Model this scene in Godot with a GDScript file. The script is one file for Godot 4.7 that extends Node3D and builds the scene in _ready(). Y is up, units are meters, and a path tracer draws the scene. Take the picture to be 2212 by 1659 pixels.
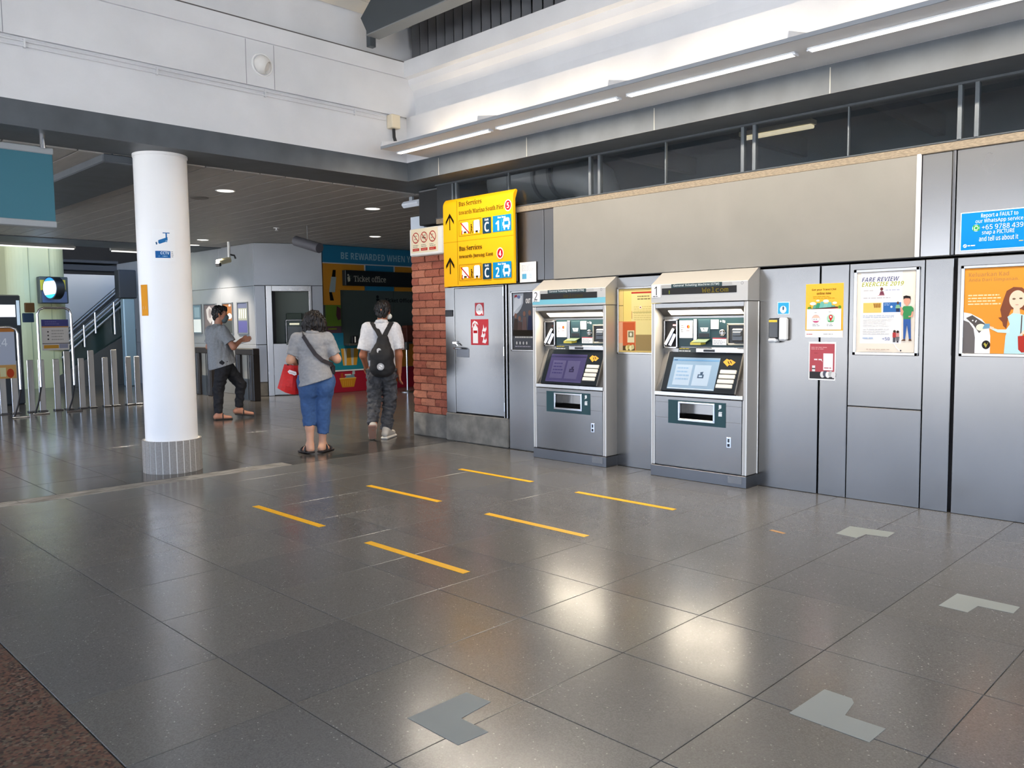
extends Node3D

# ---------------------------------------------------------------- geometry
class Geo:
	var v := PackedVector3Array()
	var n := PackedVector3Array()
	var c := PackedColorArray()
	var ix := PackedInt32Array()
	var o := Vector3.ZERO
	var ink := Color(-1, 0, 0)

	func put(p: Vector3, nn: Vector3) -> int:
		v.append(p - o)
		n.append(nn)
		if ink.r >= 0.0:
			c.append(ink)
		return v.size() - 1

	func tri(a: Vector3, b: Vector3, d: Vector3) -> void:
		var nn := (b - a).cross(d - a).normalized()
		var i := put(a, nn)
		put(b, nn)
		put(d, nn)
		ix.append_array([i, i + 2, i + 1])

	func quad(a: Vector3, b: Vector3, d: Vector3, e: Vector3) -> void:
		var nn := (d - a).cross(e - b).normalized()
		var i := put(a, nn)
		put(b, nn)
		put(d, nn)
		put(e, nn)
		ix.append_array([i, i + 2, i + 1, i, i + 3, i + 2])

	func obox(ctr: Vector3, size: Vector3, bas := Basis(), bev := 0.0) -> void:
		var h := size * 0.5
		bev = minf(bev, minf(h.x, minf(h.y, h.z)) * 0.9)
		var P := func(x: float, y: float, z: float) -> Vector3: return ctr + bas * Vector3(x, y, z)
		var ax := [Vector3.RIGHT, Vector3.UP, Vector3.BACK]
		for k in 3:
			var w: Vector3 = ax[k]
			var u: Vector3 = ax[(k + 1) % 3]
			var t: Vector3 = ax[(k + 2) % 3]
			var hu: float = h[(k + 1) % 3] - bev
			var ht: float = h[(k + 2) % 3] - bev
			for s: float in [-1.0, 1.0]:
				var m: Vector3 = w * h[k] * s
				var q: Array[Vector3] = [m - u * hu - t * ht, m + u * hu - t * ht, m + u * hu + t * ht, m - u * hu + t * ht]
				if s < 0.0:
					q.reverse()
				quad(ctr + bas * q[0], ctr + bas * q[1], ctr + bas * q[2], ctr + bas * q[3])
		if bev <= 0.0:
			return
		for k in 3:
			var u: Vector3 = ax[k]
			var a: Vector3 = ax[(k + 1) % 3]
			var b: Vector3 = ax[(k + 2) % 3]
			var hk: float = h[k] - bev
			for sa: float in [-1.0, 1.0]:
				for sb: float in [-1.0, 1.0]:
					var p: Vector3 = a * sa * h[(k + 1) % 3] + b * sb * (h[(k + 2) % 3] - bev)
					var r: Vector3 = a * sa * (h[(k + 1) % 3] - bev) + b * sb * h[(k + 2) % 3]
					var q: Array[Vector3] = [p - u * hk, p + u * hk, r + u * hk, r - u * hk]
					if sa * sb > 0.0:
						q.reverse()
					# orientation check against the outward direction
					var nn := (q[2] - q[0]).cross(q[3] - q[1])
					if nn.dot(a * sa + b * sb) < 0.0:
						q.reverse()
					quad(ctr + bas * q[0], ctr + bas * q[1], ctr + bas * q[2], ctr + bas * q[3])
		for sx: float in [-1.0, 1.0]:
			for sy: float in [-1.0, 1.0]:
				for sz: float in [-1.0, 1.0]:
					var p1 := Vector3(sx * h.x, sy * (h.y - bev), sz * (h.z - bev))
					var p2 := Vector3(sx * (h.x - bev), sy * h.y, sz * (h.z - bev))
					var p3 := Vector3(sx * (h.x - bev), sy * (h.y - bev), sz * h.z)
					if sx * sy * sz < 0.0:
						tri(ctr + bas * p1, ctr + bas * p3, ctr + bas * p2)
					else:
						tri(ctr + bas * p1, ctr + bas * p2, ctr + bas * p3)

	# axis-aligned box between two corners
	func box(x0: float, y0: float, z0: float, x1: float, y1: float, z1: float, bev := 0.0) -> void:
		obox(Vector3(x0 + x1, y0 + y1, z0 + z1) * 0.5, Vector3(absf(x1 - x0), absf(y1 - y0), absf(z1 - z0)), Basis(), bev)

	func bar(a: Vector3, b: Vector3, w: float, h: float, bev := 0.0) -> void:
		var d := (b - a).normalized()
		var up := Vector3.UP if absf(d.y) < 0.95 else Vector3.RIGHT
		var x := up.cross(d).normalized()
		obox((a + b) * 0.5, Vector3(w, h, a.distance_to(b)), Basis(x, d.cross(x), d), bev)

	func tube(pts: Array, r: float, sides := 10, r2 := -1.0) -> void:
		var k := pts.size()
		var x := Vector3.ZERO
		var rings := []
		for i in k:
			var d: Vector3 = (pts[mini(i + 1, k - 1)] - pts[maxi(i - 1, 0)]).normalized()
			if i == 0:
				x = (Vector3.UP if absf(d.y) < 0.9 else Vector3.RIGHT).cross(d).normalized()
			x = (x - d * x.dot(d)).normalized()
			var y := d.cross(x)
			var rr := r if r2 < 0.0 else lerpf(r, r2, float(i) / (k - 1))
			var ring := []
			for s in sides:
				var a := TAU * s / sides
				var nn := x * cos(a) + y * sin(a)
				ring.append(put(pts[i] + nn * rr, nn))
			rings.append(ring)
			if i == 0 or i == k - 1:
				var cap := []
				var f := -1.0 if i == 0 else 1.0
				for s in sides:
					var a := TAU * s / sides
					cap.append(put(pts[i] + (x * cos(a) + y * sin(a)) * rr, d * f))
				for s in range(1, sides - 1):
					if f > 0.0:
						ix.append_array([cap[0], cap[s + 1], cap[s]])
					else:
						ix.append_array([cap[0], cap[s], cap[s + 1]])
		for i in k - 1:
			for s in sides:
				var t := (s + 1) % sides
				ix.append_array([rings[i][s], rings[i + 1][t], rings[i][t], rings[i][s], rings[i + 1][s], rings[i + 1][t]])

	# profile of Vector2(radius, height) turned about the local y axis
	func lathe(ctr: Vector3, prof: Array, sides := 32, bas := Basis()) -> void:
		for i in prof.size() - 1:
			var a: Vector2 = prof[i]
			var b: Vector2 = prof[i + 1]
			var e := b - a
			var nr := Vector2(e.y, -e.x).normalized()
			var ra := []
			var rb := []
			for s in sides + 1:
				var t := TAU * s / sides
				var dir := Vector3(cos(t), 0, sin(t))
				var nn := bas * (dir * nr.x + Vector3.UP * nr.y)
				ra.append(put(ctr + bas * (dir * a.x + Vector3.UP * a.y), nn))
				rb.append(put(ctr + bas * (dir * b.x + Vector3.UP * b.y), nn))
			for s in sides:
				ix.append_array([ra[s], ra[s + 1], rb[s + 1], ra[s], rb[s + 1], rb[s]])

	# polygon in the frame's x-y plane, extruded from z0 to z1
	func prism(poly: PackedVector2Array, z0: float, z1: float, fr := Transform3D()) -> void:
		if Geometry2D.is_polygon_clockwise(poly):
			poly = poly.duplicate()
			poly.reverse()
		var t := Geometry2D.triangulate_polygon(poly)
		for i in range(0, t.size(), 3):
			var a := poly[t[i]]
			var b := poly[t[i + 1]]
			var d := poly[t[i + 2]]
			if (b - a).cross(d - a) < 0.0:
				var q := b
				b = d
				d = q
			tri(fr * Vector3(a.x, a.y, z1), fr * Vector3(b.x, b.y, z1), fr * Vector3(d.x, d.y, z1))
			if z1 != z0:
				tri(fr * Vector3(a.x, a.y, z0), fr * Vector3(d.x, d.y, z0), fr * Vector3(b.x, b.y, z0))
		if z1 == z0:
			return
		for i in poly.size():
			var a := poly[i]
			var b := poly[(i + 1) % poly.size()]
			quad(fr * Vector3(a.x, a.y, z0), fr * Vector3(b.x, b.y, z0), fr * Vector3(b.x, b.y, z1), fr * Vector3(a.x, a.y, z1))

	func mesh() -> ArrayMesh:
		var arr := []
		arr.resize(Mesh.ARRAY_MAX)
		arr[Mesh.ARRAY_VERTEX] = v
		arr[Mesh.ARRAY_NORMAL] = n
		arr[Mesh.ARRAY_INDEX] = ix
		if c.size():
			arr[Mesh.ARRAY_COLOR] = c
		var m := ArrayMesh.new()
		m.add_surface_from_arrays(Mesh.PRIMITIVE_TRIANGLES, arr)
		return m


# flat print: shapes of ink laid one over the other on a sheet with its own place and size
class Print:
	var g := Geo.new()
	var o: Vector3
	var u: Vector3
	var w: Vector3
	var nn: Vector3
	var layer := 0.0004
	var step := 0.00012
	static var fonts := {}

	func _init(oo: Vector3, uu := Vector3.RIGHT, ww := Vector3.UP) -> void:
		o = oo
		u = uu
		w = ww
		nn = uu.cross(ww).normalized()

	func at(x: float, y: float) -> Vector3:
		return o + u * x + w * y + nn * layer

	func ink(col: String) -> void:
		g.ink = Color(col).srgb_to_linear()
		layer += step

	func rect(x0: float, y0: float, x1: float, y1: float, col: String) -> void:
		ink(col)
		g.quad(at(x0, y0), at(x1, y0), at(x1, y1), at(x0, y1))

	func poly(p: Array, col: String) -> void:
		ink(col)
		g.prism(PackedVector2Array(p), layer, layer, Transform3D(Basis(u, w, nn), o))

	func disc(x: float, y: float, r: float, col: String, ry := 0.0) -> void:
		var p := []
		for i in 28:
			p.append(Vector2(x + r * cos(TAU * i / 28), y + (ry if ry > 0.0 else r) * sin(TAU * i / 28)))
		poly(p, col)

	func ring(x: float, y: float, r: float, t: float, col: String) -> void:
		ink(col)
		for i in 28:
			var a := Vector2.from_angle(TAU * i / 28)
			var b := Vector2.from_angle(TAU * (i + 1) / 28)
			g.quad(at(x + a.x * (r - t), y + a.y * (r - t)), at(x + a.x * r, y + a.y * r), at(x + b.x * r, y + b.y * r), at(x + b.x * (r - t), y + b.y * (r - t)))

	func line(x0: float, y0: float, x1: float, y1: float, t: float, col: String) -> void:
		ink(col)
		var d := Vector2(x1 - x0, y1 - y0).normalized().orthogonal() * t * 0.5
		g.quad(at(x0 + d.x, y0 + d.y), at(x0 - d.x, y0 - d.y), at(x1 - d.x, y1 - d.y), at(x1 + d.x, y1 + d.y))

	# rows of small print too small to read: broken grey bars
	func rows(x0: float, y0: float, x1: float, y1: float, count: int, col: String, sd := 1) -> void:
		var rng := RandomNumberGenerator.new()
		rng.seed = sd
		var dy := (y1 - y0) / count
		for i in count:
			var y := y1 - dy * (i + 0.7)
			var x := x0
			var xe := x1 - (x1 - x0) * rng.randf_range(0.0, 0.35)
			while x < xe:
				var l := rng.randf_range(0.012, 0.04)
				rect(x, y, minf(x + l, xe), y + dy * 0.42, col)
				layer -= step
				x += l + 0.005
		layer += step

	static func glyphs(s: String, font: String, bold: bool) -> Array:
		var key := "%s|%s|%s" % [s, font, bold]
		if not fonts.has(key):
			var f := SystemFont.new()
			f.font_names = PackedStringArray([font])
			f.font_weight = 700 if bold else 400
			var t := TextMesh.new()
			t.text = s
			t.font = f
			t.font_size = 48
			t.pixel_size = 0.01
			t.depth = 0.0
			t.curve_step = 4.0
			var a := t.surface_get_arrays(0)
			fonts[key] = [a[Mesh.ARRAY_VERTEX], a[Mesh.ARRAY_INDEX]]
		return fonts[key]

	# lettering fitted to a box: x, y lower left; width and height; 0 keeps the shape
	func text(s: String, x: float, y: float, wd: float, ht: float, col: String, bold := false, font := "Droid Sans", slant := 0.0) -> void:
		ink(col)
		var a := glyphs(s, font, bold)
		var vs: PackedVector3Array = a[0]
		var lo := Vector2(1e9, 1e9)
		var hi := -lo
		for p in vs:
			lo = lo.min(Vector2(p.x, p.y))
			hi = hi.max(Vector2(p.x, p.y))
		var ky := ht / (hi.y - lo.y)
		var kx := wd / (hi.x - lo.x) if wd > 0.0 else ky
		var base := g.v.size()
		for p in vs:
			g.put(at(x + (p.x - lo.x) * kx + (p.y - lo.y) * ky * slant, y + (p.y - lo.y) * ky), nn)
		if a[1] != null:
			for i: int in a[1]:
				g.ix.append(base + i)
		else:
			for i in vs.size():
				g.ix.append(base + i)


# ---------------------------------------------------------------- naming
var org := Vector3.ZERO      # base of the thing being built; shapes are given in the scene's own metres
var names := {}
var M := {}

func numbered(called: String) -> String:
	var k: int = names.get(called, 0)
	names[called] = k + 1
	return called if k == 0 else "%s_%03d" % [called, k]

func tag(o: Node3D, label: String, category: String, group := "") -> Node3D:
	o.set_meta("label", label)
	o.set_meta("category", category)
	if group:
		o.set_meta("group", group)
	return o

func thing(called: String, label: String, category: String, at := Vector3.ZERO, group := "", turn := 0.0) -> Node3D:
	var o := Node3D.new()
	o.name = numbered(called)
	o.position = at
	o.rotation.y = turn
	add_child(o)
	org = at if turn == 0.0 else Vector3.ZERO
	tag(o, label, category, group)
	return o

func G() -> Geo:
	var g := Geo.new()
	g.o = org
	return g

func P(o: Vector3, u := Vector3.RIGHT, w := Vector3.UP) -> Print:
	var p := Print.new(o, u, w)
	p.g.o = org
	return p

func part(called: String, g: Geo, m: Material, parent: Node3D, label := "") -> MeshInstance3D:
	return place(called, g.mesh(), m, parent, label)

# several alike boxes [x0, y0, z0, x1, y1, z1], each a part of its own
func bits(called: String, boxes: Array, m: Material, parent: Node3D, bev := 0.0) -> void:
	for q: Array in boxes:
		var g := G()
		g.box(q[0], q[1], q[2], q[3], q[4], q[5], bev)
		part(called, g, m, parent)

func place(called: String, mesh: Mesh, m: Material, parent: Node3D, label := "") -> MeshInstance3D:
	var o := MeshInstance3D.new()
	o.name = called if parent != self else numbered(called)
	o.mesh = mesh
	o.material_override = m
	if label:
		o.set_meta("label", label)
	parent.add_child(o, true)
	return o

# a thing that is one mesh, its base at `at`
func single(called: String, g: Geo, m: Material, at: Vector3, label: String, category: String, group := "") -> MeshInstance3D:
	var o := part(called, g, m, self)
	o.position = at
	tag(o, label, category, group)
	return o

func structure(called: String, g: Geo, m: Material) -> MeshInstance3D:
	var o := part(called, g, m, self)
	o.set_meta("kind", "structure")
	return o

func dup(root: Node3D, called: String, label: String, at: Vector3, turn := 0.0) -> Node3D:
	var r: Node3D = root.duplicate()
	r.name = numbered(called)
	r.position = at
	r.rotation.y = turn
	r.set_meta("label", label)
	add_child(r)
	return r

# ---------------------------------------------------------------- materials
func mat(col: String, rough := 0.6, metal := 0.0) -> StandardMaterial3D:
	var m := StandardMaterial3D.new()
	m.albedo_color = Color(col)
	m.roughness = rough
	m.metallic = metal
	return m

func noise_tex(freq: float, lo: float, hi: float, sd: int, octaves := 4, size := 512, kind := FastNoiseLite.TYPE_SIMPLEX_SMOOTH, cuts := Vector2(0, 1)) -> NoiseTexture2D:
	var n := FastNoiseLite.new()
	n.seed = sd
	n.noise_type = kind
	n.frequency = freq
	n.fractal_octaves = octaves
	var t := NoiseTexture2D.new()
	t.noise = n
	t.width = size
	t.height = size
	t.seamless = true
	var r := Gradient.new()
	r.set_color(0, Color(lo, lo, lo))
	r.set_color(1, Color(hi, hi, hi))
	r.set_offset(0, cuts.x)
	r.set_offset(1, cuts.y)
	t.color_ramp = r
	return t

func tri(m: StandardMaterial3D, scale: Vector3) -> StandardMaterial3D:
	m.uv1_triplanar = true
	m.uv1_world_triplanar = true
	m.uv1_scale = scale
	return m

func glow(col: String, energy: float) -> StandardMaterial3D:
	var m := mat("ffffff", 0.5)
	m.emission_enabled = true
	m.emission = Color(col)
	m.emission_energy_multiplier = energy
	return m

func area_light(called: String, parent: Node3D, at: Vector3, towards: Vector3, size: Vector2, along: Vector3, col: String, energy: float) -> void:
	var l := AreaLight3D.new()
	l.name = called
	l.area_size = size
	l.light_color = Color(col)
	l.light_energy = energy
	l.area_range = 20.0
	l.shadow_enabled = true
	var z := -towards.normalized()
	var x := (along - z * along.dot(z)).normalized()
	l.transform = Transform3D(Basis(x, z.cross(x), z), at)
	parent.add_child(l, true)

func make_materials() -> void:
	var spec := NoiseTexture2D.new()
	var sn := FastNoiseLite.new()
	sn.noise_type = FastNoiseLite.TYPE_CELLULAR
	sn.cellular_return_type = FastNoiseLite.RETURN_CELL_VALUE
	sn.frequency = 0.22
	sn.fractal_octaves = 1
	sn.seed = 8
	spec.noise = sn
	spec.width = 1024
	spec.height = 1024
	spec.seamless = true
	var r := Gradient.new()
	r.offsets = PackedFloat32Array([0.0, 0.5, 0.99, 0.996, 1.0])
	r.colors = PackedColorArray([Color(0.52, 0.52, 0.52), Color(0.56, 0.56, 0.56), Color(0.60, 0.60, 0.60), Color(0.85, 0.85, 0.85), Color(1, 1, 1)])
	spec.color_ramp = r
	M.rough_patch = noise_tex(0.006, 0.8, 1.0, 21, 3, 512)
	for i in 5:
		var m := mat(["bfbcb8", "c4c1bc", "b9b7b4", "c2beb7", "bdbbb8"][i], 0.24)
		m.metallic_specular = 0.62
		m.albedo_texture = spec
		m.roughness_texture = M.rough_patch
		m.roughness_texture_channel = BaseMaterial3D.TEXTURE_CHANNEL_RED
		tri(m, Vector3(1, 1, 1) * (0.9 + 0.03 * i))
		M["tile%d" % i] = m
	for i in 3:
		var m := mat(["8d8883", "87827e", "928c85"][i], 0.2)
		m.albedo_texture = spec
		m.roughness_texture = M.rough_patch
		m.roughness_texture_channel = BaseMaterial3D.TEXTURE_CHANNEL_RED
		M["dark_tile%d" % i] = tri(m, Vector3(1, 1, 1) * (0.9 + 0.04 * i))
	M.grout = tri(mat("9a9791", 0.8), Vector3.ONE)
	M.grout.albedo_texture = noise_tex(0.02, 0.35, 1.0, 31, 4, 512)
	var red := mat("75645b", 0.5)
	var rs: NoiseTexture2D = spec.duplicate()
	var rg := Gradient.new()
	rg.offsets = PackedFloat32Array([0.0, 0.3, 0.6, 0.85, 1.0])
	rg.colors = PackedColorArray([Color(0.3, 0.3, 0.3), Color(0.75, 0.6, 0.52), Color(0.95, 0.78, 0.68), Color(0.7, 0.74, 0.66), Color(1, 1, 0.95)])
	rs.color_ramp = rg
	red.albedo_texture = rs
	M.red_granite = tri(red, Vector3.ONE * 0.45)
	M.strip = tri(mat("a9a6a0", 0.55), Vector3(1.2, 1, 0.3))
	M.strip.albedo_texture = noise_tex(0.03, 0.45, 1.0, 33, 5, 512)
	var paint := mat("dfe0e2", 0.6)
	paint.albedo_texture = noise_tex(0.006, 0.94, 1.0, 9, 5, 512)
	M.white_paint = tri(paint, Vector3.ONE * 0.35)
	M.dark_paint = tri(mat("545a60", 0.55), Vector3.ONE * 0.5)
	M.dark_paint.albedo_texture = noise_tex(0.01, 0.86, 1.0, 10, 5, 512)
	M.soffit = mat("8b857b", 0.8)
	var cloudy := noise_tex(0.006, 0.93, 1.0, 25, 3, 512)
	var st := mat("878480", 0.27, 1.0)
	st.roughness_texture = cloudy
	st.albedo_texture = cloudy
	M.steel = tri(st, Vector3(0.3, 0.2, 0.3))
	var st2 := mat("a29f9b", 0.28, 1.0)
	st2.roughness_texture = cloudy
	M.steel_light = tri(st2, Vector3(0.3, 0.2, 0.3))
	M.steel_satin = mat("cac7c1", 0.6, 1.0)
	var st3 := mat("747475", 0.36, 1.0)
	st3.albedo_texture = cloudy
	M.steel_dark = tri(st3, Vector3(0.3, 0.2, 0.3))
	M.chrome = mat("d8d9dc", 0.16, 1.0)
	M.trim_white = mat("eeeeec", 0.35)
	M.gap = mat("5a5a5c", 0.8)
	M.grey_board = tri(mat("88857e", 0.75), Vector3.ONE * 0.4)
	M.grey_board.albedo_texture = noise_tex(0.006, 0.95, 1.0, 12, 4, 512)
	M.sill = tri(mat("a3937c", 0.7), Vector3(1.5, 6, 1.5))
	M.sill.albedo_texture = noise_tex(0.03, 0.7, 1.0, 13, 4, 512)
	M.concrete = tri(mat("8d8980", 0.75), Vector3.ONE * 0.6)
	M.concrete.albedo_texture = noise_tex(0.015, 0.72, 1.0, 14, 6, 512)
	var pane := mat("2a3238", 0.05)
	pane.transparency = BaseMaterial3D.TRANSPARENCY_ALPHA
	pane.albedo_color.a = 0.12
	M.glass = pane
	M.ink = mat("ffffff", 0.75)
	M.ink.metallic_specular = 0.25
	M.ink.vertex_color_use_as_albedo = true
	M.paper = mat("efede8", 0.6)
	M.black = mat("141517", 0.45)
	M.dark_void = mat("55575a", 0.9)
	M.teal_panel = mat("0f3236", 0.45)
	M.plastic_white = mat("e8e8e6", 0.4)
	M.yellow_sign = mat("efb00c", 0.6)
	M.yellow_sign.metallic_specular = 0.3
	M.tape = mat("f3b511", 0.5)
	var bt := noise_tex(0.05, 0.7, 1.0, 15, 5, 512)
	for i in 4:
		var m := mat(["cf7d60", "c27055", "d88a6b", "b8664f"][i], 0.85)
		m.albedo_texture = bt
		m.heightmap_enabled = false
		tri(m, Vector3.ONE * (2.2 + 0.3 * i))
		M["brick%d" % i] = m
	M.mortar = tri(mat("83503f", 0.9), Vector3.ONE * 2.0)
	M.mortar.albedo_texture = bt
	M.plank = tri(mat("a39f99", 0.5), Vector3(0.2, 1, 1))
	M.plank.albedo_texture = noise_tex(0.02, 0.9, 1.0, 16, 4, 512)
	M.ceramic = tri(mat("a09a93", 0.6), Vector3.ONE * 3.0)
	M.ceramic.albedo_texture = noise_tex(0.03, 0.8, 1.0, 17, 4, 512)
	M.office_white = tri(mat("a9acb0", 0.35, 0.35), Vector3.ONE * 0.4)
	M.office_white.albedo_texture = noise_tex(0.006, 0.94, 1.0, 18, 4, 512)
	M.fabric_noise = noise_tex(0.04, 0.86, 1.0, 19, 4, 256)

func _ready() -> void:
	var cam := Camera3D.new()
	cam.name = "camera"
	cam.fov = 50.3685
	cam.near = 0.05
	cam.far = 400.0
	cam.transform = Transform3D(Basis(Vector3(0.710157, -0.011414, -0.703951), Vector3(-0.045007, 0.997087, -0.061571), Vector3(0.702603, 0.075408, 0.707575)).orthonormalized(), Vector3(0, 1.4, 0))
	add_child(cam)
	cam.current = true
	var we := WorldEnvironment.new()
	we.name = "world"
	var env := Environment.new()
	env.background_mode = Environment.BG_SKY
	var sky := Sky.new()
	var sm := ProceduralSkyMaterial.new()
	sm.sky_top_color = Color("86aeea")
	sm.sky_horizon_color = Color("d3e1f6")
	sm.sky_curve = 0.2
	sm.ground_bottom_color = Color("8f8f8c")
	sm.ground_horizon_color = Color("b5b6b6")
	sm.sky_energy_multiplier = 1.0
	sky.sky_material = sm
	env.sky = sky
	env.background_energy_multiplier = 1.0
	env.tonemap_mode = Environment.TONE_MAPPER_LINEAR
	env.tonemap_exposure = 5.4
	env.sdfgi_enabled = true
	env.ssao_enabled = true
	env.ssil_enabled = true
	we.environment = env
	add_child(we)

	var sun := DirectionalLight3D.new()
	sun.name = "sun"
	sun.light_color = Color("fffaf2")
	sun.light_energy = 5.0
	sun.light_angular_distance = 0.6
	sun.shadow_enabled = true
	sun.sky_mode = DirectionalLight3D.SKY_MODE_LIGHT_ONLY
	sun.basis = Basis.looking_at(Vector3(0.62, -0.72, 0.32), Vector3.UP)
	add_child(sun)

	make_materials()
	build_floor()
	build_hall()
	build_machine_wall()
	build_concourse()
	build_far_hall()
	build_lamps()
	build_machines()
	build_wall_items()
	build_floor_items()
	build_concourse_items()
	build_people()

# ---------------------------------------------------------------- floor
func tile_mesh(sx: float, sz: float) -> ArrayMesh:
	var g := Geo.new()
	g.obox(Vector3(0, -0.01, 0), Vector3(sx, 0.02, sz), Basis(), 0.0015)
	return g.mesh()

func build_floor() -> void:
	var g := Geo.new()
	g.box(-7.28, -0.3, -6.6, 9.0, -0.004, -0.9)
	g.box(-17.0, -0.3, -12.2, -7.49, -0.004, 5.2)
	var f := structure("floor", g, M.grout)
	var rng := RandomNumberGenerator.new()
	rng.seed = 5
	var whole := tile_mesh(0.602, 0.599)
	var cut := tile_mesh(0.39, 0.599)
	for i in range(-3, 11):
		for j in 9:
			var x0 := -0.835 - 0.605 * i
			var t := place("tile", cut if i == 10 else whole, M["tile%d" % rng.randi_range(0, 4)], f)
			t.position = Vector3(x0 - (0.197 if i == 10 else 0.3025), rng.randf_range(-0.0004, 0.0004), -0.9 - 0.602 * (j + 0.5))
	for i in 10:
		for j in 14:
			var t := place("tile", whole, M["dark_tile%d" % rng.randi_range(0, 2)], f)
			t.position = Vector3(-7.495 - 0.605 * (i + 0.5), rng.randf_range(-0.0004, 0.0004), -0.9 - 0.602 * (j + 0.5))
	# beyond the tiles that can be told apart the same stone goes on
	g = Geo.new()
	g.box(-30.0, -0.3, -13.0, -13.55, 0.0, 5.2)
	g.box(-13.55, -0.3, -0.9, -7.49, 0.0, 5.2)
	g.box(-13.55, -0.3, -12.2, -7.49, 0.0, -9.33)
	part("paving", g, M.dark_tile0, f)
	g = Geo.new()
	g.box(-7.28, -0.3, -0.895, 9.0, 0.0, 5.2)
	part("red_granite", g, M.red_granite, f)
	# border strip under the beam, in lengths
	g = Geo.new()
	g.box(-7.49, -0.3, -6.6, -7.28, -0.005, 5.2)
	var s := structure("trim_1", g, M.grout)
	for k in 9:
		g = Geo.new()
		g.box(-7.488, -0.02, 0.6 - 0.8 * k - 0.797, -7.282, 0.001, 0.6 - 0.8 * k, 0.002)
		part("border_stone", g, M.strip if k < 6 else M.dark_tile1, s)
	g = Geo.new()
	g.box(-40, -0.6, 5.2, 60, -0.03, 70)
	g.box(9.0, -0.6, -40, 60, -0.03, 5.2)
	structure("ground", g, tri(mat("a3a4a4", 0.9), Vector3.ONE))

# ---------------------------------------------------------------- ring beams, roof
func along_x(g: Geo, prof: Array, x0: float, x1: float) -> void:   # profile of (z, y)
	g.prism(PackedVector2Array(prof), -x1, -x0, Transform3D(Basis(Vector3(0, 0, 1), Vector3(0, 1, 0), Vector3(-1, 0, 0)), Vector3.ZERO))

func along_z(g: Geo, prof: Array, z0: float, z1: float) -> void:   # profile of (x, y)
	g.prism(PackedVector2Array(prof), z0, z1)

func V(x: float, y: float) -> Vector2:
	return Vector2(x, y)

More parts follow.
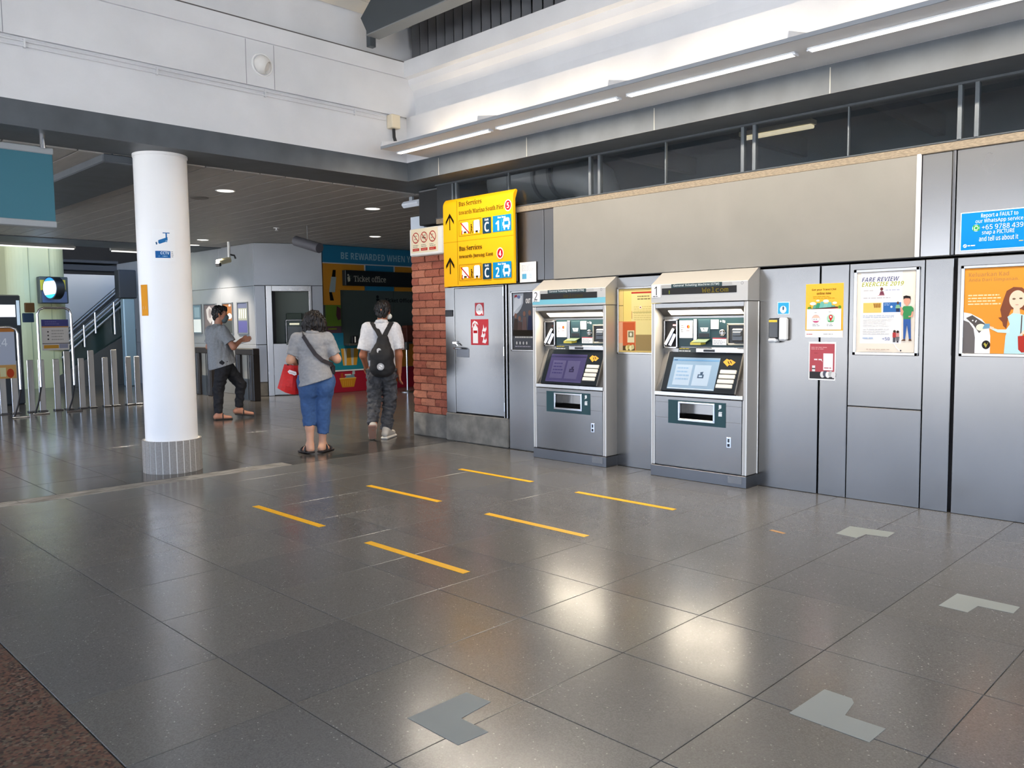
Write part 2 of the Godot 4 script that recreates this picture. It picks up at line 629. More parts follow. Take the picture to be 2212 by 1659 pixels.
func build_hall() -> void:
	# beam over the machines
	var g := Geo.new()
	along_x(g, [V(-5.9, 3.222), V(-5.9, 3.725), V(-6.03, 3.725), V(-6.035, 3.85), V(-6.025, 3.96), V(-6.0, 4.04), V(-5.955, 4.09), V(-5.935, 4.15), V(-5.88, 4.167), V(-5.88, 4.345), V(-6.5, 4.345), V(-6.5, 3.222)], -7.5, 9.0)
	var b := structure("beam_back", g, M.white_paint)
	g = Geo.new()
	along_x(g, [V(-5.9, 3.014), V(-5.9, 3.222), V(-6.5, 3.222), V(-6.5, 3.014)], -7.5, 9.0)
	part("fascia", g, M.dark_paint, b)
	for x: float in [-6.95, -5.62, -4.12, -2.6, -1.1, 0.4]:
		bits("joint_line", [[x - 0.003, 3.016, -5.901, x + 0.003, 3.2, -5.8985]], mat("b5b1a6", 0.7), b)
	# beam across the hall, over the round column
	g = Geo.new()
	along_z(g, [V(-7.5, 3.222), V(-8.13, 3.222), V(-8.13, 4.345), V(-7.5, 4.345), V(-7.5, 4.168), V(-7.515, 4.165), V(-7.515, 4.158), V(-7.5, 4.155), V(-7.5, 3.727), V(-7.53, 3.727), V(-7.53, 3.704), V(-7.5, 3.704)], -6.52, 5.2)
	b = structure("beam_left", g, M.white_paint)
	g = Geo.new()
	along_z(g, [V(-7.5, 3.014), V(-8.13, 3.014), V(-8.13, 3.222), V(-7.5, 3.222)], -6.52, 5.2)
	part("fascia", g, M.dark_paint, b)
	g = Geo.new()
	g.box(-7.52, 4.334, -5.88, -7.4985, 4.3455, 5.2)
	part("ledge_shade_strip", g, mat("5d5a58", 0.8), b)  # gap shadow along the ledge, painted as a dark strip
	for z: float in [-1.9, -3.96, -4.26]:
		g = Geo.new()
		g.box(-7.5005, 3.73, z - 0.003, -7.4993, 4.155, z + 0.003)
		part("joint_line", g, mat("8d9196", 0.8), b)
	# upper wall behind the beam's ledge
	g = Geo.new()
	g.box(-8.1, 4.345, -6.5, -7.7, 5.0, 5.2)
	structure("wall_left", g, M.white_paint)
	# louvre wall over the machines
	g = Geo.new()
	g.box(-8.1, 5.6, -9.6, 9.0, 7.2, -6.05)
	g.box(-8.1, 4.3, -9.6, -7.7, 5.6, -6.5)
	g.box(-7.7, 4.3, -9.8, 9.0, 5.6, -9.5)
	g.box(8.8, 4.3, -9.5, 9.0, 5.6, -6.05)
	var w := structure("wall_back_upper", g, M.white_paint)
	g = Geo.new()
	g.box(-7.7, 4.346, -6.24, 9.0, 4.40, -6.05)
	var vent := part("louver", g, mat("3a3c40", 0.7), w)
	var slat := Geo.new()
	slat.obox(Vector3.ZERO, Vector3(0.10, 1.22, 0.025), Basis(Vector3.UP, 0.45), 0.003)
	var sl := slat.mesh()
	for k in 46:
		var o := place("slat", sl, mat("5b5d61", 0.6) if k == 0 else M.slat, vent)
		if k == 0:
			M.slat = o.material_override
		o.position = Vector3(-7.58 + 0.147 * k, 5.0, -6.13)
	# roof with a pale boarded underside
	g = Geo.new()
	along_z(g, [V(-8.1, 4.83), V(-7.7, 4.83), V(-1.5, 6.7), V(9.0, 6.7), V(9.0, 7.2), V(-1.5, 7.2), V(-8.1, 5.3)], -7.0, 5.2)
	var r := structure("roof", g, mat("efe9df", 0.7))
	var d := Vector2(6.2, 1.87).normalized()
	for k in 14:
		g = Geo.new()
		var a := V(-7.69, 4.829) + d * 0.2 * k
		var nn := V(d.y, -d.x)
		along_z(g, [a + nn * 0.002, a + d * 0.194 + nn * 0.002, a + d * 0.194 + nn * 0.02, a + nn * 0.02], -6.1, 5.2)
		part("board", g, mat("e3dccf", 0.6) if k == 0 else M.soffit_board, r)
		if k == 0:
			M.soffit_board = mat("e3dccf", 0.6)
	# far side of the hall, open to the street below the beam
	g = Geo.new()
	g.box(-8.13, 3.0, 5.2, 9.0, 7.2, 5.6)
	structure("wall_front", g, M.white_paint)
	g = Geo.new()
	g.box(8.6, 3.9, -6.6, 9.0, 7.2, 5.6)  # unseen upper wall, added to cut the sky light reaching the beams
	structure("wall_right_sky_block", g, M.white_paint)
	# steel truss
	var t := thing("roof_truss", "dark grey steel truss rising from the beam corner beneath the roof", "truss", Vector3(-7.45, 4.345, -5.33))
	var dk := mat("3c4349", 0.5)
	g = G()
	g.box(-7.39, 4.345, -5.375, -7.325, 4.7, -5.295, 0.004)
	part("post", g, dk, t)
	g = G()
	g.prism(PackedVector2Array([V(-7.46, 4.66), V(-7.33, 4.45), V(6, 4.45), V(6, 4.63), V(-6.3, 4.63), V(-6.3, 5.0), V(-7.0, 5.0)]), -5.39, -5.28)
	part("bottom_chord", g, dk, t)
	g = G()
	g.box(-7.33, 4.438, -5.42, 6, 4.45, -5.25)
	part("flange", g, mat("7d8082", 0.5), t)  # light on the underside painted in: paler than the other truss steel
	g = G()
	g.bar(Vector3(-6.6, 4.75, -5.335), Vector3(-1.0, 6.6, -5.335), 0.1, 0.2, 0.004)
	part("rafter", g, dk, t)
	for x: float in [-4.8, -3.0]:
		g = G()
		g.bar(Vector3(x, 4.6, -5.335), Vector3(x + 0.2, 5.4 + 0.33 * (x + 5.0), -5.335), 0.08, 0.08)
		part("strut", g, dk, t)
	# round column
	t = thing("round_column", "thick round white column standing on a grey tiled base under the beam", "column", Vector3(-7.93, 0, -3.27))
	g = G()
	g.lathe(Vector3(-7.93, 0, -3.27), [V(0, 0.3), V(0.238, 0.3), V(0.238, 2.985), V(0.245, 2.99), V(0.245, 3.014), V(0, 3.014)], 64)
	part("shaft", g, tri(mat("efeeec", 0.4), Vector3.ONE), t)
	g = G()
	g.lathe(Vector3(-7.93, 0, -3.27), [V(0.2665, 0.0), V(0.2665, 0.307), V(0.2, 0.307)], 64)
	var base := part("base", g, mat("e6e3dc", 0.8), t)
	for k in 26:
		g = G()
		var a := TAU * k / 26.0
		var e := TAU / 26.0 - 0.035
		var p := PackedVector2Array()
		for q in 4:
			p.append(Vector2.from_angle(a + e * q / 3.0) * 0.27)
		for q in 4:
			p.append(Vector2.from_angle(a + e * (3 - q) / 3.0) * 0.255)
		g.prism(p, 0.0, 0.31, Transform3D(Basis(Vector3.RIGHT, Vector3.FORWARD, Vector3.UP), Vector3(-7.93, 0, -3.27)))
		part("tile", g, M.ceramic, base)
	# pipes under the groove of the left beam and the box they end in
	t = thing("cable_conduit", "two thin white conduits running along the white beam under its groove", "conduit", Vector3(-7.48, 3.66, -2.0))
	for y: float in [3.688, 3.648]:
		g = G()
		g.tube([Vector3(-7.485, y, 5.0), Vector3(-7.485, y, -5.60)], 0.008, 8)
		part("pipe", g, M.white_paint, t)
	for k in 6:
		g = G()
		g.box(-7.499, 3.635, -5.2 + k * 1.05, -7.472, 3.70, -5.185 + k * 1.05)
		part("clip", g, M.white_paint, t)
	t = thing("junction_box", "small cream junction box with a black cable at the beam corner", "junction box", Vector3(-7.46, 3.53, -5.68))
	g = G()
	g.box(-7.5, 3.56, -5.74, -7.40, 3.71, -5.62, 0.008)
	part("box", g, mat("d9cdb4", 0.5), t)
	g = G()
	g.tube([Vector3(-7.45, 3.56, -5.68), Vector3(-7.445, 3.47, -5.68), Vector3(-7.42, 3.36, -5.70), Vector3(-7.36, 3.28, -5.72)], 0.018, 8)
	part("cable", g, M.black, t)
	# swivel spotlight in the left beam
	t = thing("round_speaker", "round white swivel fitting set in the white beam below the ledge", "fitting", Vector3(-7.5, 3.94, -4.13))
	var bas := Basis(Vector3(0, 0, -1), Vector3(1, 0, 0), Vector3(0, -1, 0))
	g = G()
	g.lathe(Vector3(-7.5, 3.94, -4.13), [V(0.112, 0.0), V(0.108, 0.008), V(0.098, 0.008), V(0.096, -0.03), V(0.0, -0.03)], 40, bas)
	part("ring", g, M.plastic_white, t)
	g = G()
	var ax := Vector3(0.72, -0.42, -0.55).normalized()
	var sx := ax.cross(Vector3.UP).normalized()
	var ball := []
	for k in 12:
		var a := lerpf(-1.2, 0.85, k / 11.0)
		ball.append(V(0.09 * cos(a), 0.09 * sin(a)))
	ball.append(V(0.052, 0.064))
	ball.append(V(0.048, 0.05))
	ball.append(V(0.0, 0.05))
	g.lathe(Vector3(-7.5, 3.94, -4.13), ball, 36, Basis(sx, ax, sx.cross(ax)))
	part("eyeball", g, mat("d9d7d2", 0.45), t)

# ---------------------------------------------------------------- the wall with the machines
func panel(x0: float, y0: float, x1: float, y1: float, z: float, m: Material, parent: Node3D, bev := 0.004, called := "panel") -> MeshInstance3D:
	var g := G()
	g.box(x0, y0, z - 0.025, x1, y1, z, bev)
	return part(called, g, m, parent)

func build_machine_wall() -> void:
	org = Vector3.ZERO
	var g := Geo.new()
	g.box(-7.40, 0.0, -6.6, -4.85, 1.835, -6.45)
	g.box(-4.9, 0.0, -6.6, 9.0, 1.835, -6.40)
	g.box(-7.30, 1.822, -6.6, 9.0, 2.60, -6.40)
	var w := structure("wall_back", g, M.gap)
	# lower tier
	panel(-7.42, 0.337, -7.25, 1.815, -6.36, M.steel, w)
	panel(-6.36, 0.0, -5.6, 1.815, -6.36, M.steel, w)
	panel(-4.875, 0.0, -4.25, 1.815, -6.30, M.steel, w)
	panel(-3.345, 0.0, -2.834, 1.815, -6.30, M.steel, w)
	panel(-2.82, 0.0, -2.602, 1.815, -6.30, M.steel, w)
	panel(-2.596, 0.727, -2.058, 1.815, -6.30, M.steel, w)
	panel(-2.596, 0.0, -2.058, 0.722, -6.30, M.steel, w)
	panel(-2.052, 0.0, -1.866, 1.815, -6.30, M.steel, w)
	panel(-1.842, 0.0, -0.6, 1.815, -6.30, M.steel, w)
	for k in 7:
		panel(-0.585 + 1.2 * k, 0.0, 0.6 + 1.2 * k, 1.815, -6.30, M.steel, w)
	# upper tier
	panel(-7.30, 1.835, -6.16, 2.56, -6.30, M.steel_dark, w)
	panel(-6.152, 1.835, -5.772, 2.56, -6.30, M.steel_dark, w)
	panel(-5.764, 1.835, -5.628, 2.56, -6.30, M.steel_dark, w)
	panel(-5.622, 1.835, -2.122, 2.56, -6.285, M.grey_board, w, 0.002)
	panel(-2.122, 1.835, -2.094, 2.565, -6.275, M.trim_white, w, 0.004, "edge_strip")
	panel(-2.092, 1.835, -1.892, 2.56, -6.30, M.steel_light, w)
	panel(-1.888, 1.835, -1.868, 2.56, -6.292, M.steel_dark, w, 0.003, "edge_strip")
	panel(-1.864, 1.835, -0.6, 2.56, -6.30, M.steel_light, w)
	for k in 7:
		panel(-0.585 + 1.2 * k, 1.835, 0.6 + 1.2 * k, 2.56, -6.30, M.steel_light, w)
	g = Geo.new()
	g.box(-7.47, 2.56, -6.6, 9.0, 2.62, -6.285, 0.004)
	part("sill", g, M.sill, w)
	# concrete plinth under the service door
	g = Geo.new()
	g.box(-7.426, 0.0, -6.6, -6.375, 0.335, -6.345, 0.012)
	part("plinth", g, M.concrete, w)
	# service door
	g = Geo.new()
	g.box(-7.24, 0.35, -6.40, -6.43, 1.80, -6.352, 0.004)
	var d := structure("door_1", g, M.steel)
	g = Geo.new()
	bits("door_frame", [[-7.248, 0.337, -6.39, -7.242, 1.81, -6.348], [-6.427, 0.337, -6.39, -6.415, 1.81, -6.344], [-6.395, 0.337, -6.39, -6.375, 1.81, -6.352], [-7.242, 1.803, -6.39, -6.427, 1.81, -6.346]], M.steel_light, d)
	for y: float in [1.74, 1.08, 0.46]:
		g = Geo.new()
		g.tube([Vector3(-6.421, y - 0.05, -6.345), Vector3(-6.421, y + 0.05, -6.345)], 0.008, 8)
		part("hinge", g, M.chrome, d)
	g = Geo.new()
	g.box(-7.215, 1.0, -6.352, -7.0, 1.10, -6.347, 0.002)
	var hp := part("handle_plate", g, M.steel_dark, d)
	g = Geo.new()
	g.tube([Vector3(-7.2, 1.10, -6.35), Vector3(-7.2, 1.105, -6.30), Vector3(-7.17, 1.105, -6.295), Vector3(-7.08, 1.10, -6.295)], 0.011, 10)
	part("handle", g, M.chrome, hp)
	g = Geo.new()
	g.box(-7.26, 1.15, -6.352, -7.19, 1.185, -6.32, 0.006)
	g.bar(Vector3(-7.2, 1.165, -6.325), Vector3(-7.155, 1.135, -6.325), 0.012, 0.014)
	part("latch", g, M.chrome, d)
	g = Geo.new()
	g.box(-7.412, 1.475, -6.362, -7.28, 1.552, -6.35, 0.004)
	part("lock_box", g, mat("2a2b2d", 0.5), w)
	# brick pier
	g = Geo.new()
	g.box(-8.11, 0.27, -6.9, -7.425, 2.3, -6.428)
	var p := structure("pillar_1", g, M.mortar)
	g = Geo.new()
	g.box(-7.9, 2.3, -6.9, -7.46, 3.014, -6.63)
	part("upper_block", g, M.dark_void, p)
	g = Geo.new()
	g.box(-8.12, 0.0, -6.9, -7.43, 0.285, -6.40, 0.008)
	part("plinth", g, M.concrete, p)
	var rng := RandomNumberGenerator.new()
	rng.seed = 12
	var rows := 21
	var hh := (2.237 - 0.287) / rows
	for j in rows:
		var x := -8.108
		var first := true
		while x < -7.425:
			var l := 0.26 if not first else (0.26 if j % 2 == 0 else 0.135)
			first = false
			var x1 := minf(x + l + rng.randf_range(-0.006, 0.006), -7.425)
			if x1 - x > 0.03:
				g = Geo.new()
				var z := -6.417 + rng.randf_range(0.0, 0.008)
				var y0 := 0.287 + hh * j + 0.005
				var y1 := 0.287 + hh * (j + 1) - 0.005
				# a rock-faced brick: the face is broken into facets
				var pts := []
				for a in 4:
					for q in 3:
						pts.append(Vector3(lerpf(x + 0.004, x1 - 0.004, a / 3.0) + rng.randf_range(-0.006, 0.006) * (1 if a in [1, 2] else 0), lerpf(y0, y1, q / 2.0), z + (rng.randf_range(0.004, 0.016) if a in [1, 2] or q == 1 else rng.randf_range(-0.004, 0.003))))
				for a in 3:
					for q in 2:
						g.quad(pts[a * 3 + q], pts[a * 3 + 3 + q], pts[a * 3 + 4 + q], pts[a * 3 + 1 + q])
				for a in 3:
					var e0: Vector3 = pts[a * 3]
					var e1: Vector3 = pts[a * 3 + 3]
					g.quad(Vector3(e0.x, e0.y, -6.43), Vector3(e1.x, e1.y, -6.43), e1, e0)
					e0 = pts[a * 3 + 2]
					e1 = pts[a * 3 + 5]
					g.quad(e0, e1, Vector3(e1.x, e1.y, -6.43), Vector3(e0.x, e0.y, -6.43))
				for q in 2:
					var e0: Vector3 = pts[q]
					var e1: Vector3 = pts[q + 1]
					g.quad(Vector3(e0.x, e0.y, -6.43), e0, e1, Vector3(e1.x, e1.y, -6.43))
					e0 = pts[9 + q]
					e1 = pts[10 + q]
					g.quad(e0, Vector3(e0.x, e0.y, -6.43), Vector3(e1.x, e1.y, -6.43), e1)
				part("brick", g, M["brick%d" % rng.randi_range(0, 3)], p)
			x = x1 + 0.008
	# clerestory glazing between sill and beam
	var fr := Geo.new()
	fr.box(-7.47, 2.995, -6.34, 9.0, 3.014, -6.275, 0.002)
	fr.box(-7.47, 2.618, -6.33, 9.0, 2.63, -6.28, 0.002)
	var win := structure("window_1", fr, mat("4e5357", 0.4, 0.4))
	var ms := [-7.17, -7.11, -6.262, -5.142, -5.027, -4.268, -3.505, -3.4, -2.622, -1.852, -1.745, -0.98, -0.2, -0.1, 0.7, 1.5, 2.4, 3.4, 4.4, 5.4, 6.4, 7.4, 8.4, 9.0]
	for k in ms.size() - 1:
		var thin: bool = k in [2, 5, 8, 11, 14]
		g = Geo.new()
		if thin:
			g.box(ms[k] - 0.005, 2.62, -6.315, ms[k] + 0.005, 3.0, -6.285)
		else:
			g.box(ms[k] - 0.014, 2.62, -6.33, ms[k] + 0.014, 3.0, -6.28, 0.003)
		part("mullion", g, mat("6d7377", 0.35, 0.5), win)
		g = Geo.new()
		g.box(ms[k], 2.625, -6.303, ms[k + 1], 2.998, -6.300)
		part("pane", g, M.glass, win)
	g = Geo.new()
	g.box(-7.45, 2.62, -6.33, -7.18, 3.0, -6.29)
	part("blank_panel", g, mat("3a3d40", 0.4, 0.5), win)
	# plant room behind the glass
	g = Geo.new()
	g.box(-8.1, 2.3, -9.5, 9.0, 2.5, -6.6)
	g.box(-8.1, 2.5, -9.6, 9.0, 4.3, -9.4)
	g.box(-8.1, 3.75, -9.5, 9.0, 4.3, -6.5)
	g.box(-8.12, 2.3, -9.5, -7.9, 4.3, -6.9)
	var pr := structure("wall_plant_room", g, tri(mat("46525c", 0.9), Vector3.ONE))
	var rg := RandomNumberGenerator.new()
	rg.seed = 2
	for k in 7:
		g = Geo.new()
		g.box(-6.0 + k * 1.5, 3.3, -9.4, -5.9 + k * 1.5, 3.5, -6.6)
		part("ceiling_rib", g, M.dark_void, pr)
	var du := thing("air_duct", "large round grey ventilation duct behind the high glass panes", "duct", Vector3(-6.9, 2.9, -7.9))
	g = G()
	g.tube([Vector3(-7.8, 3.2, -7.7), Vector3(-6.95, 3.2, -7.7), Vector3(-6.7, 3.2, -7.72)], 0.27, 28)
	part("duct_pipe", g, mat("8d9499", 0.5, 0.3), du)
	for x: float in [-7.4, -6.98, -6.72]:
		g = G()
		g.tube([Vector3(x - 0.02, 3.2, -7.7), Vector3(x + 0.02, 3.2, -7.7)], 0.295, 28)
		part("collar", g, mat("6f767c", 0.5, 0.3), du)
	g = G()
	g.tube([Vector3(-6.7, 3.2, -7.72), Vector3(-6.45, 3.17, -7.75), Vector3(-6.3, 3.05, -7.8), Vector3(-6.25, 2.85, -7.82), Vector3(-6.25, 2.5, -7.82)], 0.27, 28)
	part("elbow", g, mat("9aa1a6", 0.5, 0.3), du)
	g = G()
	bits("fan_box", [[-5.6, 2.5, -7.4, -5.15, 2.75, -6.9], [-6.1, 2.5, -7.3, -5.75, 2.68, -7.0]], mat("565d63", 0.6), du, 0.01)

# ---------------------------------------------------------------- covered concourse
func build_concourse() -> void:
	org = Vector3.ZERO
	var g := Geo.new()
	g.box(-16.2, 3.02, -12.4, -8.12, 3.3, 5.6)
	var c := structure("ceiling", g, M.gap)
	for k in 58:
		g = Geo.new()
		var z := -12.2 + 0.3 * k
		g.box(-16.2, 3.0, z, -8.12, 3.03, z + 0.288, 0.003)
		part("plank", g, M.plank, c)
	g = Geo.new()
	g.box(-12.6, 2.93, -3.5, -8.12, 3.02, -2.82, 0.01)
	structure("beam_cross", g, M.dark_paint)
	g = Geo.new()
	g.box(-17.45, 2.985, -12.4, -16.2, 3.6, 5.6)
	structure("beam_far", g, M.dark_paint)
	# white panelled wall beside the platform stairs, its angled end and the ticket office front
	g = Geo.new()
	g.box(-22.0, 0.0, -8.3, -14.87, 3.0, -7.88)
	var w := structure("wall_office_side", g, M.gap)
	var xs := [-22.0, -20.0, -18.1, -16.32, -14.86]
	for k in 4:
		for y: Array in [[0.0, 1.015], [1.02, 2.165], [2.17, 2.995]]:
			g = Geo.new()
			g.box(xs[k] + 0.006, y[0], -7.9, xs[k + 1] - 0.006, y[1], -7.85, 0.004)
			part("panel", g, M.office_white, w)
	# angled wall with the cash machine bay: local x runs along the wall
	var fr := Transform3D(Basis(Vector3(0.4195, 0, -0.9077), Vector3.UP, Vector3(0.9077, 0, 0.4195)), Vector3(-14.85, 0, -7.85))
	g = Geo.new()
	for q: Array in [[0.0, 0.0, 0.27, 3.0], [1.07, 0.0, 1.31, 3.0], [0.27, 2.1, 1.07, 3.0], [0.27, 0.0, 1.07, 1.03]]:
		g.obox(fr * Vector3((q[0] + q[2]) / 2, (q[1] + q[3]) / 2, -0.16), Vector3(q[2] - q[0], q[3] - q[1], 0.28), fr.basis)
	var a := structure("wall_office_corner", g, M.gap)
	for q: Array in [[0.0, 2.175, 1.31, 2.995], [0.0, 1.02, 0.2, 2.165], [0.0, 0.28, 0.2, 1.01], [1.09, 1.02, 1.31, 2.165], [1.09, 0.28, 1.31, 1.01]]:
		g = Geo.new()
		g.obox(fr * Vector3((q[0] + q[2]) / 2, (q[1] + q[3]) / 2, 0.0), Vector3(q[2] - q[0] - 0.008, q[3] - q[1], 0.04), fr.basis, 0.004)
		part("panel", g, M.office_white, a)
	for x: float in [0.1, 1.2]:
		g = Geo.new()
		g.obox(fr * Vector3(x, 0.14, 0.0), Vector3(0.2, 0.27, 0.03), fr.basis, 0.004)
		part("plinth", g, M.concrete, a)
	for q: Array in [[0.21, 0.0, 0.32, 2.17], [1.03, 0.0, 1.085, 2.17], [0.32, 2.06, 1.03, 2.17]]:
		g = Geo.new()
		g.obox(fr * Vector3((q[0] + q[2]) / 2, (q[1] + q[3]) / 2, 0.02), Vector3(q[2] - q[0], q[3] - q[1], 0.05), fr.basis, 0.006)
		part("bay_frame", g, M.steel_light, a)
	g = Geo.new()
	g.obox(fr * Vector3(0.675, 0.52, -0.02), Vector3(0.71, 1.02, 0.05), fr.basis, 0.005)
	part("lower_panel", g, M.steel_light, a)
	g = Geo.new()
	g.obox(fr * Vector3(0.675, 1.5, -0.27), Vector3(0.8, 1.2, 0.04), fr.basis)
	part("bay_back", g, mat("767d76", 0.7), a)
	# ticket office front, facing +x
	g = Geo.new()
	g.box(-14.7, 2.6, -12.2, -14.33, 3.0, -9.04)
	g.box(-14.7, 0.0, -12.2, -14.33, 0.96, -9.04)
	g.box(-14.7, 0.9, -9.46, -14.33, 2.7, -9.04)
	var t := structure("wall_ticket_office", g, M.dark_void)
	g = Geo.new()
	g.box(-14.36, 2.64, -12.2, -14.3, 2.995, -9.06, 0.004)
	part("header_panel", g, mat("1c6d93", 0.45), t)
	bits("header_trim", [[-14.34, 2.625, -12.2, -14.28, 2.645, -9.06], [-14.33, 2.46, -10.08, -14.29, 2.63, -10.06], [-14.33, 2.46, -10.84, -14.29, 2.63, -10.82]], mat("b9bcbc", 0.4), t)
	for q: Array in [[2.1, 2.63, -9.06, -10.06, "bd7f22"], [2.1, 2.63, -10.08, -10.82, "1c6d93"], [2.1, 2.63, -10.84, -12.2, "bd7f22"]]:
		g = Geo.new()
		g.box(-14.36, q[0], q[3], -14.305, q[1], q[2], 0.003)
		part("panel", g, mat(q[4], 0.45), t)
	g = Geo.new()
	g.box(-14.36, 1.79, -9.46, -14.31, 2.12, -9.06)
	part("panel", g, mat("bd7f22", 0.45), t)
	g = Geo.new()
	g.box(-14.36, 1.36, -9.46, -14.30, 1.79, -9.10, 0.003)
	part("panel", g, mat("55701f", 0.5), t)
	g = Geo.new()
	g.box(-14.36, 1.21, -9.46, -14.31, 1.36, -9.06)
	part("panel", g, mat("4b3440", 0.5), t)
	g = Geo.new()
	g.box(-14.36, 0.96, -9.5, -14.30, 1.22, -9.06)
	part("panel", g, mat("186a86", 0.45), t)
	g = Geo.new()
	g.box(-14.34, 0.46, -10.06, -14.29, 0.97, -9.06, 0.003)
	part("panel", g, mat("17707f", 0.4), t)
	g = Geo.new()
	g.box(-14.34, 0.0, -10.06, -14.29, 0.44, -9.06, 0.003)
	part("panel", g, mat("8a1529", 0.4), t)
	bits("counter_trim", [[-14.33, 0.435, -10.07, -14.28, 0.462, -9.06], [-14.33, 0.0, -10.075, -14.28, 0.97, -10.06], [-14.33, 0.0, -10.32, -14.28, 0.97, -10.30]], mat("c3c6c4", 0.35), t)
	g = Geo.new()
	g.box(-14.34, 0.0, -10.3, -14.29, 0.97, -10.075, 0.003)
	part("panel", g, mat("17606c", 0.4), t)
	g = Geo.new()
	g.box(-14.34, 0.46, -12.2, -14.29, 0.97, -10.32, 0.003)
	part("panel", g, mat("b5711f", 0.4), t)
	g = Geo.new()
	g.box(-14.34, 0.0, -12.2, -14.29, 0.45, -10.32, 0.003)
	part("panel", g, mat("8a1529", 0.4), t)
	g = Geo.new()
	g.box(-14.36, 0.96, -12.2, -14.08, 1.0, -9.5, 0.004)
	part("counter_top", g, mat("3a3a38", 0.35), t)
	g = Geo.new()
	g.box(-14.42, 1.0, -12.2, -14.36, 2.12, -9.46)
	part("back_board", g, mat("46504c", 0.3), t)
	var p := Print.new(Vector3(-14.3, 0, 0), Vector3(0, 0, -1))
	p.text("BE REWARDED WHEN YOU", 9.49, 2.73, 2.02, 0.135, "8fb4c4", true)
	part("lettering", p.g, M.ink, t)
	p = Print.new(Vector3(-14.305, 0, 0), Vector3(0, 0, -1))
	# wristwatch print on the orange board
	p.poly([V(9.29, 2.50), V(9.36, 2.50), V(9.35, 2.34), V(9.26, 2.34)], "15110f")
	p.poly([V(9.19, 2.07), V(9.25, 2.07), V(9.30, 1.88), V(9.21, 1.88)], "15110f")
	p.poly([V(9.25, 2.36), V(9.37, 2.36), V(9.33, 2.05), V(9.19, 2.05)], "8d9c9c")
	part("watch_print", p.g, M.ink, t)
	p = Print.new(Vector3(-14.3, 0, 0), Vector3(0, 0, -1))
	p.poly([V(9.36, 1.77), V(9.45, 1.72), V(9.45, 1.5), V(9.38, 1.48), V(9.34, 1.58)], "4a2a34")
	p.rows(9.14, 1.27, 9.44, 1.34, 1, "6b7a2a", 4)
	part("poster_print", p.g, M.ink, t)
	p = Print.new(Vector3(-14.29, 0, 0), Vector3(0, 0, -1))
	# striped tub on the teal panel, laundry basket on the red one
	var tub := [V(9.42, 0.90), V(9.86, 0.90), V(9.80, 0.55), V(9.47, 0.55)]
	p.poly(tub, "b5852c")
	for k in 2:
		var x := 9.49 + 0.17 * k
		p.poly([V(x, 0.90), V(x + 0.08, 0.90), V(x + 0.06, 0.55), V(x + 0.015, 0.55)], "a9aca4")
	p.poly([V(9.37, 0.29), V(9.78, 0.29), V(9.72, 0.10), V(9.43, 0.10)], "a8741f")
	p.rect(9.37, 0.275, 9.78, 0.295, "c39a4a")
	p.poly([V(9.40, 0.295), V(9.47, 0.295), V(9.45, 0.40), V(9.40, 0.38)], "8c3f1e")
	p.poly([V(9.50, 0.295), V(9.75, 0.295), V(9.72, 0.36), V(9.55, 0.35)], "5f7d86")
	p.rect(9.50, 0.345, 9.65, 0.37, "c4c2b4")
	p.poly([V(9.68, 0.36), V(9.75, 0.36), V(9.75, 0.44), V(9.69, 0.43)], "97a5a8")
	for k in 5:
		p.line(9.46 + 0.05 * k, 0.13, 9.455 + 0.05 * k, 0.24, 0.008, "c08d35")
	p.disc(10.7, 0.24, 0.12, "8f5a20")
	p.rect(10.55, 0.1, 10.85, 0.2, "8f4a1c")
	part("counter_print", p.g, M.ink, t)
	p = Print.new(Vector3(-14.36, 0, 0), Vector3(0, 0, -1))
	p.text("Ticket Office", 10.62, 1.86, 0.72, 0.085, "131516", true)
	p.disc(10.42, 1.97, 0.035, "1c2122")
	p.poly([V(10.38, 1.93), V(10.46, 1.93), V(10.5, 1.84), V(10.42, 1.80)], "1c2122")
	p.line(10.84, 1.02, 10.84, 2.1, 0.006, "2a302e")
	part("glass_lettering", p.g, M.ink, t)
	# end wall beyond the ticket office and the side of the machine rooms
	g = Geo.new()
	g.box(-16.2, 0.0, -12.8, -8.1, 3.3, -12.2)
	structure("wall_concourse_end", g, M.dark_paint)
	g = Geo.new()
	g.box(-8.1, 0.0, -12.4, -7.9, 3.3, -6.9)
	structure("wall_machine_side", g, M.dark_paint)

